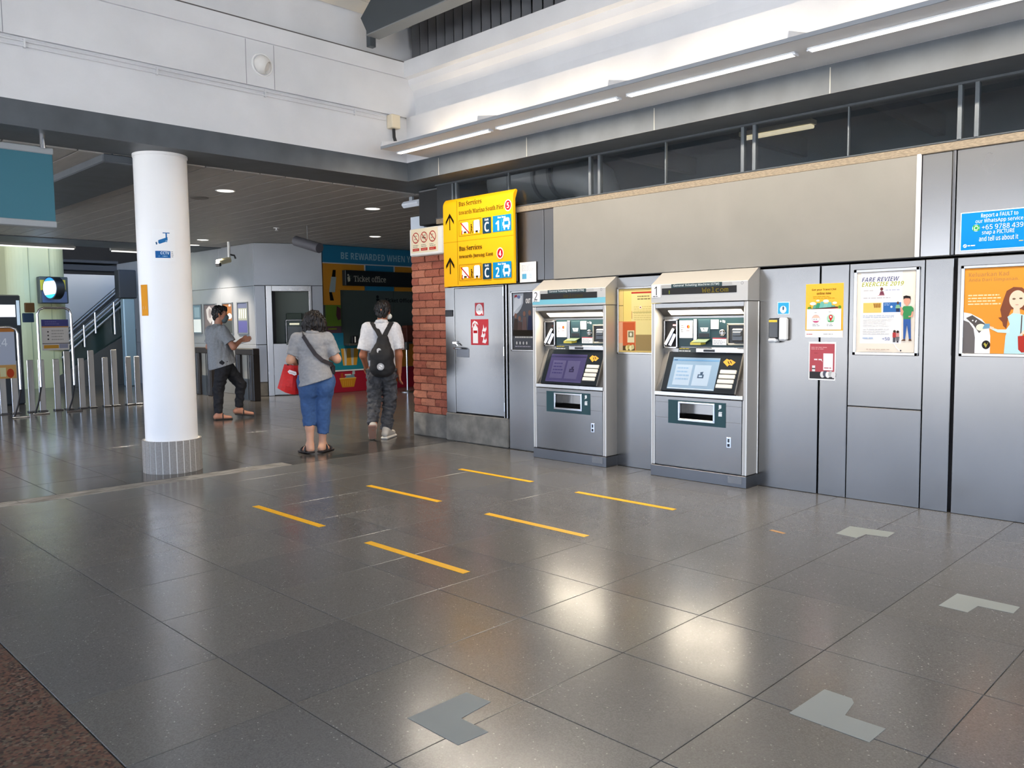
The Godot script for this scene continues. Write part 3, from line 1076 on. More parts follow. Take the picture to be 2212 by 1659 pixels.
# ---------------------------------------------------------------- the stairs and the hall beyond the gates
func build_far_hall() -> void:
	org = Vector3.ZERO
	var g := Geo.new()
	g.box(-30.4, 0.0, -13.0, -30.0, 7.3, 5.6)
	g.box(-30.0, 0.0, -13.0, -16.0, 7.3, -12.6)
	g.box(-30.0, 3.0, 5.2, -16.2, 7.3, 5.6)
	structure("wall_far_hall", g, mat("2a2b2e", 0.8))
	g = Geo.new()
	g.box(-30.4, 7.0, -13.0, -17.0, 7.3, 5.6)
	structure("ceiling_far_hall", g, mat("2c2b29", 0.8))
	g = Geo.new()
	g.box(-24.0, 0.0, -12.4, -23.2, 2.78, -5.5)
	structure("wall_stairs", g, mat("dedbd4", 0.7))
	g = Geo.new()
	g.box(-23.9, 2.9, -9.0, -23.4, 3.05, -6.2, 0.01)
	g.box(-24.2, 3.1, -8.4, -23.4, 3.18, -6.6, 0.01)
	structure("beam_dark", g, mat("34383d", 0.7))
	# pale green clad column
	var t := thing("clad_column", "wide pale green clad column with rounded corners behind the gates", "column", Vector3(-21.6, 0, -5.78))
	g = G()
	var pr := PackedVector2Array()
	for k in 32:
		var a := TAU * k / 32.0
		var d := Vector2(cos(a), sin(a))
		pr.append(Vector2(signf(d.x) * (0.25 + 0.35 * absf(d.x)), signf(d.y) * (0.25 + 0.36 * absf(d.y))))
	var fr := Transform3D(Basis(Vector3.RIGHT, Vector3.FORWARD, Vector3.UP), Vector3(-21.6, 0, -5.78))
	g.prism(pr, 0.0, 7.0, fr)
	part("cladding", g, tri(mat("b3b48a", 0.5), Vector3.ONE), t)
	for z: float in [-5.57, -6.0]:
		bits("cladding_joint", [[-21.0, 0.0, z - 0.004, -20.985, 7.0, z + 0.004]], mat("8e9578", 0.8), t)
	# escalator with glass balustrade
	t = thing("escalator", "dark escalator with glass balustrade and steel handrails rising behind the gates", "escalator", Vector3(-21.0, 0, -6.3))
	var dir := Vector3(0, 1.11, -1.26).normalized()
	var lo := Vector3(-21.0, 0.9, -6.15)
	var side := Vector3(-1.0, 0, 0)
	for s: Vector3 in [Vector3.ZERO, side]:
		g = G()
		g.tube([lo + s + Vector3(0, 0.02, 0.25), lo + s, lo + s + dir * 2.6], 0.045, 10)
		part("handrail", g, mat("8f8d88", 0.35, 0.6), t)
	g = G()
	g.tube([lo + Vector3(0.05, -0.22, 0), lo + Vector3(0.05, -0.22, 0) + dir * 2.6], 0.028, 10)
	part("lower_rail", g, mat("9c9a95", 0.35, 0.7), t)
	g = G()
	g.bar(lo + Vector3(0, 0.12, 0), lo + Vector3(0, 0.12, 0) + dir * 2.6, 0.1, 0.06)
	part("handrail_cap", g, mat("232527", 0.5), t)
	g = G()
	g.prism(PackedVector2Array([V(6.1, 0.0), V(6.1, 0.75), V(8.1, 2.5), V(8.1, 0.0)]), 0.0, 0.01, Transform3D(Basis(Vector3(0, 0, -1), Vector3.UP, Vector3(1, 0, 0)), Vector3(-21.04, 0, 0)))
	part("balustrade_glass", g, mat("2b3833", 0.12), t)
	for q: Array in [[-6.66, 0.93, 1.45], [-6.92, 1.25, 1.75], [-7.36, 1.22, 2.0], [-7.56, 1.45, 2.1]]:
		g = G()
		g.tube([Vector3(-20.94, q[1], q[0]), Vector3(-20.94, q[2], q[0])], 0.022, 8)
		part("baluster", g, M.chrome, t)
	for k in 7:
		var z := -6.3 - 0.28 * k
		bits("tread", [[-22.0, 0.0, z - 0.28, -21.05, 0.2 + 0.247 * k, z]], mat("3a3b3c", 0.6), t)
	g = G()
	g.prism(PackedVector2Array([V(6.0, 0.0), V(6.0, 0.22), V(8.1, 1.5), V(8.1, 0.0)]), 0.0, 0.08, Transform3D(Basis(Vector3(0, 0, -1), Vector3.UP, Vector3(1, 0, 0)), Vector3(-20.98, 0, 0)))
	part("skirt", g, mat("4a4844", 0.5), t)
	# blue-grey lift post at the top of the visible stairs
	t = thing("steel_post", "tall blue-grey steel post with a dark box at the right end of the escalator", "post", Vector3(-20.0, 0, -7.33))
	g = G()
	g.box(-20.1, 0.0, -7.47, -19.9, 2.06, -7.21, 0.02)
	part("post", g, mat("8399a3", 0.4, 0.4), t)
	g = G()
	g.box(-20.15, 2.06, -7.52, -19.87, 2.72, -7.12, 0.02)
	part("box", g, mat("24272b", 0.6), t)

# ---------------------------------------------------------------- lamps
func build_lamps() -> void:
	# light shelf along the beam: tubes below it and tubes behind its lip that wash the beam above
	var t := thing("light_shelf", "long white light shelf fixed along the beam above the machines", "light shelf", Vector3(0, 3.222, -5.9))
	var g := G()
	g.box(-7.10, 3.222, -5.9, 9.0, 3.245, -5.24, 0.003)
	part("shelf", g, M.white_paint, t)
	g = G()
	g.box(-7.10, 3.222, -5.245, 9.0, 3.252, -5.235, 0.002)
	part("lip", g, mat("8d9298", 0.5), t)
	for x: float in [-7.1, -5.62, -4.1, -2.6, -1.1, 0.4, 1.9, 3.4]:
		g = G()
		g.prism(PackedVector2Array([V(-5.9, 3.24), V(-5.24, 3.24), V(-5.25, 3.30), V(-5.9, 3.42)]), -0.004, 0.004, Transform3D(Basis(Vector3(0, 0, 1), Vector3.UP, Vector3(-1, 0, 0)), Vector3(x, 0, 0)))
		part("bracket", g, M.white_paint, t)
	var tube_glow := glow("fffaf2", 0.5)
	var warm_glow := glow("ffe9c8", 0.6)
	var cap := mat("dfe1e4", 0.4)
	var which := ["first from the beam corner", "second from the beam corner", "third from the beam corner", "fourth from the corner, cut by the photo edge", "fifth", "sixth"]
	for k in 6:
		var xc := -6.38 + 1.51 * k
		var label: String = "bright fluorescent tube under the light shelf, " + which[k]
		t = thing("tube_lamp", label, "tube lamp", Vector3(xc, 3.222, -5.47), "tube lamps under the light shelf")
		g = G()
		g.box(xc - 0.71, 3.212, -5.505, xc + 0.71, 3.2215, -5.435, 0.002)
		part("housing", g, cap, t)
		g = G()
		g.box(xc - 0.695, 3.204, -5.498, xc + 0.695, 3.214, -5.442, 0.003)
		part("lamp_diffuser", g, tube_glow, t)
		bits("lamp_holder", [[xc - 0.715, 3.2, -5.50, xc - 0.695, 3.213, -5.44], [xc + 0.695, 3.2, -5.50, xc + 0.715, 3.213, -5.44]], cap, t, 0.003)
		area_light("tube_light", t, Vector3(0, -0.022, 0), Vector3.DOWN, Vector2(1.38, 0.05), Vector3.RIGHT, "fff1de", E_TUBE)
		t = thing("uplight_tube", "warm fluorescent tube lying behind the lip of the light shelf, above tube " + ["one", "two", "three", "four", "five", "six"][k], "tube lamp", Vector3(xc, 3.245, -5.72), "uplight tubes on the light shelf")
		g = G()
		g.box(xc - 0.66, 3.245, -5.75, xc + 0.66, 3.262, -5.69)
		part("housing", g, cap, t)
		g = G()
		g.tube([Vector3(xc - 0.63, 3.275, -5.72), Vector3(xc + 0.63, 3.275, -5.72)], 0.013, 10)
		part("tube", g, warm_glow, t)
		area_light("uplight", t, Vector3(0, 0.055, 0.0), Vector3(0, 0.9, -0.42), Vector2(1.26, 0.09), Vector3.RIGHT, "ffe6c0", E_UP)
	# recessed downlights
	var spots := [[-9.36, -4.62, "white recessed downlight nearest the round column"], [-9.49, -6.84, "white recessed downlight left of the black panel over the brick pier"], [-12.46, -9.02, "white recessed downlight in front of the ticket office header"], [-14.93, -6.89, "white recessed downlight over the white poster wall"], [-16.0, -7.2, "white recessed downlight hidden behind the round column"]]
	for x: float in [-9.4, -12.4, -15.0]:  # unseen downlights added to brighten the dim concourse ceiling
		for z: float in [-1.2, 1.4, 3.8]:
			spots.append([x, z, "added unseen downlight brightening the ceiling, %s row from the beam, %s in it" % ["first" if x > -10 else "second" if x > -13 else "third", "first" if z < 0 else "second" if z < 2 else "third"]])
	for s: Array in spots:
		t = thing("downlight", s[2], "downlight", Vector3(s[0], 3.0, s[1]), "downlights in the concourse ceiling")
		g = G()
		g.lathe(Vector3(s[0], 3.0, s[1]), [V(0.095, -0.001), V(0.11, -0.006), V(0.115, 0.0), V(0.115, 0.004), V(0.09, 0.004)], 28)
		part("ring", g, M.plastic_white, t)
		g = G()
		g.lathe(Vector3(s[0], 3.0, s[1]), [V(0.0, -0.003), V(0.096, -0.002), V(0.096, 0.003)], 28)
		part("lens", g, glow("fff6ea", 0.6), t)
		var l := SpotLight3D.new()
		l.name = "downlight_beam"
		l.light_color = Color("fff1de")
		l.light_energy = E_DOWN
		l.light_size = 0.08
		l.spot_angle = 52.0
		l.spot_angle_attenuation = 0.6
		l.spot_range = 12.0
		l.spot_attenuation = 2.0
		l.shadow_enabled = true
		l.rotation.x = -PI / 2
		l.position = Vector3(0, -0.02, 0)
		t.add_child(l, true)
	# ceiling discs that are not lit
	t = thing("ceiling_speaker", "flat round grey ceiling speaker behind the nearest downlight", "speaker", Vector3(-10.07, 3.0, -4.62))
	g = G()
	g.lathe(Vector3(-10.07, 3.0, -4.62), [V(0.0, -0.012), V(0.10, -0.012), V(0.115, -0.004), V(0.115, 0.0)], 28)
	part("grille", g, mat("6a6660", 0.6), t)
	t = thing("sprinkler_head", "tiny white sprinkler head in the dark concourse ceiling", "sprinkler", Vector3(-12.35, 3.0, -6.96))
	g = G()
	g.lathe(Vector3(-12.35, 3.0, -6.96), [V(0.0, -0.05), V(0.03, -0.048), V(0.012, -0.03), V(0.012, -0.012), V(0.05, -0.008), V(0.05, 0.0)], 16)
	part("head", g, M.plastic_white, t)
	# strip lamps at the edge of the far hall
	var lab := ["long dim strip lamp over the pale green column", "short dim strip lamp left of the round column"]
	for k in 2:
		var z0: float = [-5.48, -7.4][k]
		var z1: float = [-3.4, -6.13][k]
		t = thing("strip_lamp", lab[k], "strip lamp", Vector3(-17.47, 2.95, (z0 + z1) / 2), "strip lamps at the far hall edge")
		g = G()
		g.box(-17.53, 2.94, z0, -17.46, 3.0, z1, 0.004)
		part("housing", g, mat("8b8b88", 0.4), t)
		g = G()
		g.box(-17.525, 2.92, z0 + 0.03, -17.455, 2.942, z1 - 0.03)
		part("lamp_diffuser", g, glow("fff8ec", 0.2), t)
		area_light("strip_light", t, Vector3(-0.015, -0.05, 0), Vector3(-0.25, -1, 0), Vector2(absf(z1 - z0) - 0.1, 0.05), Vector3(0, 0, 1), "f4f6d8", 0.5)
	# lamp in the plant room behind the glass
	t = thing("plant_room_lamp", "cream strip lamp glowing behind the high glass panes", "strip lamp", Vector3(-3.72, 3.16, -7.3))
	g = G()
	g.box(-4.08, 3.155, -7.34, -3.35, 3.20, -7.24, 0.006)
	part("housing", g, mat("c9c3ac", 0.5), t)
	g = G()
	g.box(-4.065, 3.125, -7.33, -3.365, 3.156, -7.25, 0.008)
	part("lamp_diffuser", g, glow("fff0c2", 0.12), t)
	bits("hanger", [[-3.908, 3.19, -7.308, -3.892, 3.75, -7.292], [-3.508, 3.19, -7.308, -3.492, 3.75, -7.292]], M.steel_dark, t)
	area_light("plant_light", t, Vector3(0, -0.05, 0), Vector3.DOWN, Vector2(0.7, 0.08), Vector3.RIGHT, "ffefc4", 0.05)

const E_TUBE := 0.6
const E_UP := 0.08
const E_DOWN := 2.0

# ---------------------------------------------------------------- ticketing machines
func build_machines() -> void:
	machine(-4.29, -6.11, 1)
	machine(-5.772, -6.13, 2)

func machine(x0: float, zf: float, number: int) -> void:
	var t := thing("ticket_machine", ["", "stainless steel ticketing machine with number 1 and a lit pale blue screen", "stainless steel ticketing machine with number 2, a light blue strip and a dim screen"][number], "ticket machine", Vector3(x0 + 0.472, 0, zf - 0.1), "ticketing machines in the steel wall")
	var bx := func(g: Geo, u0: float, y0: float, d0: float, u1: float, y1: float, d1: float, bev := 0.0) -> void:
		g.box(x0 + u0, y0, zf - d1, x0 + u1, y1, zf - d0, bev)
	var dy := Basis(Vector3(0, 0, -1), Vector3.UP, Vector3(1, 0, 0))   # profiles of (depth behind the front, height)
	var g := G()
	bx.call(g, -0.004, 0.0, -0.008, 0.949, 0.1, 0.2, 0.003)
	part("kick_plate", g, M.steel_dark, t)
	g = G()
	bx.call(g, 0.78, 0.03, -0.0095, 0.91, 0.088, 0.0)
	part("access_plate", g, M.steel, t)
	g = G()
	bx.call(g, 0.0, 0.104, 0.0, 0.036, 1.552, 0.2, 0.005)
	part("side_frame", g, M.steel_satin, t)
	g = G()
	bx.call(g, 0.909, 0.104, 0.0, 0.945, 1.552, 0.2, 0.005)
	part("side_frame", g, M.steel_satin, t)
	for q: Array in [[0.0, 0.104, -0.004, 0.007, 1.552, 0.0], [0.03, 0.104, -0.004, 0.036, 1.552, 0.0], [0.909, 0.104, -0.004, 0.914, 0.73, 0.0], [0.938, 0.104, -0.004, 0.945, 1.552, 0.0], [0.945, 0.104, 0.172, 0.952, 1.552, 0.18]]:
		g = G()
		bx.call(g, q[0], q[1], q[2], q[3], q[4], q[5], 0.002)
		part("edge_trim", g, M.trim_white, t)
	# lower door with the tray opening
	g = G()
	bx.call(g, 0.04, 0.112, 0.0, 0.90, 0.54, 0.02, 0.002)
	bx.call(g, 0.04, 0.675, 0.0, 0.90, 0.728, 0.02, 0.002)
	bx.call(g, 0.04, 0.54, 0.0, 0.30, 0.675, 0.02)
	bx.call(g, 0.635, 0.54, 0.0, 0.90, 0.675, 0.02)
	bx.call(g, 0.036, 0.104, 0.02, 0.909, 0.5, 0.2)
	part("lower_door", g, M.steel, t)
	g = G()
	bx.call(g, 0.181, 0.492, -0.003, 0.753, 0.54, 0.0)
	bx.call(g, 0.181, 0.675, -0.003, 0.753, 0.70, 0.0)
	bx.call(g, 0.181, 0.54, -0.003, 0.30, 0.675, 0.0)
	bx.call(g, 0.635, 0.54, -0.003, 0.753, 0.675, 0.0)
	var tp := part("tray_surround", g, mat("0b3d42", 0.5), t)
	var p := P(Vector3(x0, 0, zf + 0.003))
	p.rect(0.688, 0.655, 0.712, 0.682, "e6e8e6")
	p.line(0.684, 0.645, 0.706, 0.655, 0.006, "e6e8e6")
	p.rect(0.685, 0.585, 0.718, 0.612, "e6e8e6")
	p.poly([V(0.685, 0.614), V(0.715, 0.614), V(0.722, 0.624), V(0.69, 0.624)], "e6e8e6")
	part("tray_symbols", p.g, M.ink, tp)
	g = G()
	bx.call(g, 0.285, 0.52, -0.012, 0.65, 0.542, 0.01, 0.004)
	bx.call(g, 0.285, 0.673, -0.012, 0.65, 0.69, 0.01, 0.004)
	bx.call(g, 0.285, 0.53, -0.012, 0.302, 0.68, 0.01, 0.004)
	bx.call(g, 0.633, 0.53, -0.012, 0.65, 0.68, 0.01, 0.004)
	part("tray_frame", g, M.chrome, t)
	g = G()
	g.prism(PackedVector2Array([V(0.01, 0.54), V(0.03, 0.535), V(0.12, 0.575), V(0.125, 0.70), V(0.135, 0.70), V(0.135, 0.52), V(0.01, 0.52)]), x0 + 0.29, x0 + 0.645, Transform3D(dy, Vector3(0, 0, zf)))
	bx.call(g, 0.29, 0.53, 0.0, 0.30, 0.69, 0.13)
	bx.call(g, 0.635, 0.53, 0.0, 0.645, 0.69, 0.13)
	bx.call(g, 0.29, 0.675, 0.005, 0.645, 0.685, 0.13)
	part("tray_bowl", g, M.steel, t)
	# lock in a slotted plate
	g = G()
	bx.call(g, 0.762, 0.325, -0.005, 0.804, 0.415, 0.0, 0.004)
	part("lock_plate", g, M.chrome, t)
	g = G()
	bx.call(g, 0.772, 0.335, -0.008, 0.794, 0.36, -0.004, 0.002)
	bx.call(g, 0.775, 0.372, -0.009, 0.791, 0.403, -0.004, 0.003)
	part("lock_handle", g, mat("303236", 0.3, 0.6), t)
	# the tilted desk with the screen
	var up := Vector3(0, 0.34, -0.14).normalized()
	var nn := Vector3.RIGHT.cross(up)
	var fb := Basis(Vector3.RIGHT, up, nn)
	var o := Vector3(x0, 0.77, zf)
	var fr := Transform3D(fb, o)
	g = G()
	g.prism(PackedVector2Array([V(0.0, 0.732), V(-0.006, 0.738), V(-0.004, 0.768), V(0.004, 0.772), V(0.148, 1.115), V(0.16, 1.115), V(0.16, 0.732)]), x0 + 0.036, x0 + 0.909, Transform3D(dy, Vector3(0, 0, zf)))
	part("desk", g, M.steel_light, t)
	g = G()
	g.obox(fr * Vector3(0.476, 0.186, 0.010), Vector3(0.742, 0.366, 0.02), fb, 0.004)
	var glassy := mat("23282c", 0.12)
	var bez := part("screen_bezel", g, glassy, t)
	for u: float in [0.108, 0.845]:
		g = G()
		g.obox(fr * Vector3(u, 0.186, 0.012), Vector3(0.012, 0.37, 0.03), fb, 0.003)
		part("desk_rail", g, M.steel_light, t)
	var lit := number == 1
	var sc := glow("a9c6de", 0.05) if lit else glow("4a4668", 0.03)
	if not lit:
		sc.albedo_color = Color("3a3658")
	else:
		sc.albedo_color = Color("6f8496")
	sc.roughness = 0.25
	g = G()
	g.obox(fr * Vector3(0.405, 0.17, 0.0205), Vector3(0.47, 0.295, 0.003), fb)
	var scr := part("screen", g, sc, t)
	var sp := glow("cddcec", 0.055) if lit else glow("514d72", 0.03)
	if not lit:
		sp.albedo_color = Color("403c5e")
	else:
		sp.albedo_color = Color("8797a6")
	for q: Array in [[0.205, 0.375], [0.40, 0.56]]:
		g = G()
		g.obox(fr * Vector3((q[0] + q[1]) / 2 + 0.01, 0.155, 0.0225), Vector3(q[1] - q[0], 0.19, 0.001), fb)
		part("screen_tile", g, sp, scr)
	p = P(fr * Vector3(0, 0, 0.0225), Vector3.RIGHT, up)
	var dk := "5f87aa" if lit else "2b2846"
	p.rect(0.175, 0.285, 0.635, 0.30, dk)
	p.rect(0.185, 0.29, 0.22, 0.296, "2d3a52")
	p.rows(0.235, 0.10, 0.37, 0.235, 4, "7f9bb5" if lit else "35325a", 3)
	p.poly([V(0.455, 0.13), V(0.515, 0.13), V(0.515, 0.165), V(0.50, 0.165), V(0.505, 0.19), V(0.475, 0.185), V(0.478, 0.165), V(0.455, 0.165)], "3f5064" if lit else "28253f")
	p.rect(0.467, 0.14, 0.50, 0.155, "9fb4c8" if lit else "413e60")
	p.line(0.175, 0.03, 0.635, 0.03, 0.004, "e5edf4" if lit else "57537a")
	part("screen_print", p.g, M.ink, scr)
	for k in 4:
		g = G()
		g.obox(fr * Vector3(0.742 - 0.004 * k, 0.196 - 0.043 * k, 0.024), Vector3(0.155, 0.036, 0.012), fb, 0.005)
		part("key_button", g, mat("d5cfc2", 0.5), t)
	p = P(fr * Vector3(0, 0, 0.0205), Vector3.RIGHT, up)
	p.poly([V(0.672, 0.285), V(0.70, 0.315), V(0.725, 0.305), V(0.74, 0.31), V(0.79, 0.285), V(0.76, 0.255), V(0.735, 0.262), V(0.72, 0.245)], "d79a3f")
	p.line(0.715, 0.292, 0.735, 0.268, 0.008, "23282c")
	p.line(0.735, 0.298, 0.755, 0.274, 0.008, "23282c")
	part("emblem", p.g, M.ink, bez)
	# niche back with its instruments
	g = G()
	bx.call(g, 0.03, 0.9, 0.142, 0.915, 1.52, 0.2)
	part("niche_back", g, M.steel, t)
	g = G()
	bx.call(g, 0.2, 1.165, 0.132, 0.88, 1.418, 0.142, 0.002)
	var ib := part("instrument_board", g, M.teal_panel, t)
	g = G()
	for q: Array in [[0.05, 1.15, 0.064, 1.41], [0.182, 1.15, 0.196, 1.41], [0.05, 1.15, 0.196, 1.166], [0.05, 1.394, 0.196, 1.41]]:
		bx.call(g, q[0], q[1], 0.112, q[2], q[3], 0.142, 0.003)
	part("card_slot_frame", g, M.steel_light, t)
	g = G()
	bx.call(g, 0.064, 1.166, 0.136, 0.182, 1.394, 0.1425)
	part("card_slot_recess", g, mat("26221f", 0.5), t)
	g = G()
	g.bar(Vector3(x0 + 0.085, 1.18, zf - 0.09), Vector3(x0 + 0.15, 1.33, zf - 0.13), 0.05, 0.03, 0.006)
	g.bar(Vector3(x0 + 0.13, 1.175, zf - 0.09), Vector3(x0 + 0.165, 1.28, zf - 0.125), 0.012, 0.03, 0.003)
	part("card_guide", g, M.chrome, t)
	g = G()
	bx.call(g, 0.135, 1.35, 0.13, 0.17, 1.365, 0.138, 0.004)
	part("signal_light", g, glow("ff5a1e", 0.2) if lit else mat("5a2a1c", 0.5), t)
	g = G()
	bx.call(g, 0.21, 1.243, 0.127, 0.345, 1.398, 0.132)
	var po := part("notice_plate", g, M.plastic_white, ib)
	p = P(Vector3(x0, 0, zf - 0.127))
	p.rows(0.225, 1.33, 0.265, 1.36, 2, "77756f", 2)
	p.disc(0.302, 1.343, 0.016, "c8372d")
	p.poly([V(0.302, 1.327), V(0.318, 1.343), V(0.302, 1.359)], "e08a2a")
	p.rows(0.225, 1.295, 0.255, 1.325, 3, "55534f", 4)
	p.rows(0.28, 1.302, 0.328, 1.312, 1, "8a6d68", 5)
	p.rows(0.24, 1.378, 0.315, 1.388, 1, "c9b9b2", 6)
	part("notice_print", p.g, M.ink, ib)
	g = G()
	bx.call(g, 0.358, 1.2, 0.115, 0.394, 1.41, 0.135, 0.004)
	part("slot_column", g, M.steel_light, ib)
	g = G()
	bx.call(g, 0.402, 1.245, 0.122, 0.522, 1.405, 0.133, 0.004)
	part("reader_plate", g, mat("1f3c41", 0.35), ib)
	g = G()
	bx.call(g, 0.415, 1.25, 0.119, 0.515, 1.285, 0.123)
	part("reader_mouth", g, M.black, ib)
	p = P(Vector3(x0, 0, zf - 0.122))
	p.poly([V(0.425, 1.335), V(0.505, 1.335), V(0.495, 1.30), V(0.44, 1.30)], "c9d0d0")
	p.line(0.455, 1.33, 0.475, 1.305, 0.006, "1f3c41")
	p.rect(0.468, 1.31, 0.482, 1.325, "f4f4f2")
	part("reader_print", p.g, M.ink, ib)
	g = G()
	bx.call(g, 0.526, 1.322, 0.127, 0.60, 1.402, 0.133)
	part("label_plate", g, M.plastic_white, ib)
	p = P(Vector3(x0, 0, zf - 0.127))
	p.rows(0.533, 1.33, 0.595, 1.395, 6, "b2aca6", 9)
	part("label_print", p.g, M.ink, ib)
	g = G()
	g.lathe(Vector3(x0 + 0.641, 1.288, zf - 0.133), [V(0.03, 0.0), V(0.03, 0.009), V(0.024, 0.013), V(0.012, 0.006), V(0.0, 0.006)], 24, Basis(Vector3.RIGHT, Vector3(0, 0, 1), Vector3(0, -1, 0)))
	bx.call(g, 0.637, 1.27, 0.12, 0.645, 1.308, 0.13)
	part("coin_slot", g, M.steel_light, ib)
	p = P(Vector3(x0, 0, zf - 0.132))
	p.disc(0.62, 1.388, 0.007, "dfe5e4")
	p.rect(0.638, 1.378, 0.648, 1.398, "dfe5e4")
	p.rect(0.652, 1.374, 0.662, 1.394, "dfe5e4")
	part("coin_symbols", p.g, M.ink, ib)
	g = G()
	bx.call(g, 0.545, 1.184, 0.126, 0.68, 1.246, 0.133)
	part("label_plate", g, M.plastic_white, ib)
	p = P(Vector3(x0, 0, zf - 0.126))
	p.rect(0.545, 1.238, 0.68, 1.246, "b23a44")
	p.rows(0.555, 1.19, 0.672, 1.228, 3, "a7abb0", 12)
	part("label_print", p.g, M.ink, ib)
	g = G()
	for q: Array in [[0.688, 1.185, 0.704, 1.368], [0.862, 1.185, 0.878, 1.368], [0.688, 1.185, 0.878, 1.20], [0.688, 1.353, 0.878, 1.368]]:
		bx.call(g, q[0], q[1], 0.115, q[2], q[3], 0.134, 0.003)
	part("banknote_frame", g, mat("9c9685", 0.4, 0.6), ib)
	g = G()
	bx.call(g, 0.704, 1.20, 0.128, 0.862, 1.353, 0.134)
	part("banknote_recess", g, mat("1d1b1a", 0.4), ib)
	g = G()
	bx.call(g, 0.74, 1.215, 0.095, 0.855, 1.325, 0.13, 0.012)
	bx.call(g, 0.755, 1.26, 0.085, 0.84, 1.30, 0.1, 0.008)
	part("banknote_mouth", g, mat("4a4c4e", 0.3, 0.5), ib)
	g = G()
	g.prism(PackedVector2Array([V(0.05, 1.185), V(0.05, 1.205), V(0.13, 1.232), V(0.13, 1.19)]), x0 + 0.37, x0 + 0.475, Transform3D(dy, Vector3(0, 0, zf)))
	part("ticket_tray", g, mat("c9b93a", 0.35), ib)
	g = G()
	bx.call(g, 0.372, 1.207, 0.05, 0.473, 1.21, 0.055)
	g.prism(PackedVector2Array([V(0.05, 1.206), V(0.05, 1.211), V(0.13, 1.238), V(0.13, 1.233)]), x0 + 0.40, x0 + 0.52, Transform3D(dy, Vector3(0, 0, zf)))
	part("tray_lip", g, mat("5a6a56", 0.4), ib)
	g = G()
	bx.call(g, 0.2, 1.115, 0.128, 0.383, 1.16, 0.145)
	part("strip_label", g, mat("2a3330", 0.4), t)
	p = P(Vector3(x0, 0, zf - 0.128))
	p.rows(0.21, 1.14, 0.37, 1.158, 1, "b9a83e", 21)
	p.rows(0.205, 1.117, 0.375, 1.138, 1, "d5d6d2", 22)
	part("strip_print", p.g, M.ink, t)
	g = G()
	bx.call(g, 0.39, 1.115, 0.105, 0.88, 1.16, 0.145, 0.006)
	part("ledge", g, M.steel_light, t)
	g = G()
	bx.call(g, 0.47, 1.125, 0.1035, 0.58, 1.145, 0.106)
	part("receipt_slot", g, M.black, t)
	# lamp over the niche
	g = G()
	bx.call(g, 0.036, 1.508, 0.0, 0.909, 1.552, 0.03, 0.004)
	part("lintel", g, M.steel, t)
	g = G()
	g.prism(PackedVector2Array([V(0.03, 1.512), V(0.145, 1.432), V(0.2, 1.432), V(0.2, 1.552), V(0.03, 1.552)]), x0 + 0.036, x0 + 0.909, Transform3D(dy, Vector3(0, 0, zf)))
	part("lamp_housing", g, mat("4b4641", 0.5), t)
	var ln := Vector3(0, -0.115, 0.08).normalized()
	var lb := Basis(Vector3.RIGHT, Vector3(0, -0.08, -0.115).normalized(), -ln)
	g = G()
	g.obox(Vector3(x0 + 0.49, 1.468, zf - 0.09), Vector3(0.72, 0.066, 0.006), Basis(Vector3.RIGHT, ln.cross(Vector3.RIGHT), ln), 0.002)
	part("lamp_lens", g, glow("fff3de", 0.5), t)
	area_light("niche_light", t, Vector3(0.49 - 0.472, 1.462, -0.085 + 0.1), ln, Vector2(0.70, 0.06), Vector3.RIGHT, "ffefd6", 0.14)
	# header with the hood
	g = G()
	g.prism(PackedVector2Array([V(-0.004, 1.557), V(-0.004, 1.715), V(0.0, 1.72), V(0.17, 1.83), V(0.2, 1.83), V(0.2, 1.557)]), x0 - 0.002, x0 + 0.947, Transform3D(dy, Vector3(0, 0, zf)))
	var hd := part("header", g, M.steel_satin, t)
	if number == 2:
		g = G()
		bx.call(g, 0.0, 1.575, -0.0055, 0.945, 1.628, -0.004)
		part("blue_strip", g, mat("6fb4c4", 0.5), hd)
	g = G()
	bx.call(g, 0.112, 1.625, -0.0065, 0.845, 1.683, -0.004)
	part("message_display", g, mat("0c0a09", 0.6), hd)
	g = G()
	bx.call(g, 0.212, 1.683, -0.0075, 0.71, 1.717, -0.004)
	part("title_band", g, M.teal_panel, hd)
	for q: Array in [[0.11, 0.21], [0.712, 0.80]]:
		g = G()
		bx.call(g, q[0], 1.69, -0.0065, q[1], 1.714, -0.004)
		part("blank_label", g, mat("a7a6a3", 0.5), hd)
	p = P(Vector3(x0, 0, zf + 0.0075))
	p.text("General Ticketing Machine (GTM)", 0.235, 1.688, 0.45, 0.024, "dfe6e6")
	part("title_lettering", p.g, M.ink, hd)
	p = P(Vector3(x0, 0, zf + 0.0065))
	if lit:
		p.text("Welcom", 0.52, 1.633, 0.25, 0.042, "7d6f20", false, "Droid Sans Mono")
		p.rect(0.186, 1.632, 0.196, 1.662, "6f7a2a")
	else:
		p.text("Welcome", 0.42, 1.635, 0.25, 0.038, "4a4420", false, "Droid Sans Mono")
	part("display_text", p.g, M.ink, hd)
	g = G()
	bx.call(g, 0.005, 1.604, -0.009, 0.10, 1.712, -0.004, 0.002)
	var np := part("number_plate", g, M.plastic_white, hd)
	p = P(Vector3(x0, 0, zf + 0.009))
	p.text(str(number), 0.03 if number == 2 else 0.036, 1.624, 0.042 if number == 2 else 0.026, 0.078, "17171a", false, "Droid Sans")
	p.rows(0.02, 1.606, 0.09, 1.622, 1, "3a3a3c", 2)
	part("number_print", p.g, M.ink, np)
	p = P(Vector3(x0, 0, zf + 0.004))
	p.ring(0.895, 1.7, 0.012, 0.003, "6a6a6c")
	part("round_mark", p.g, M.ink, hd)

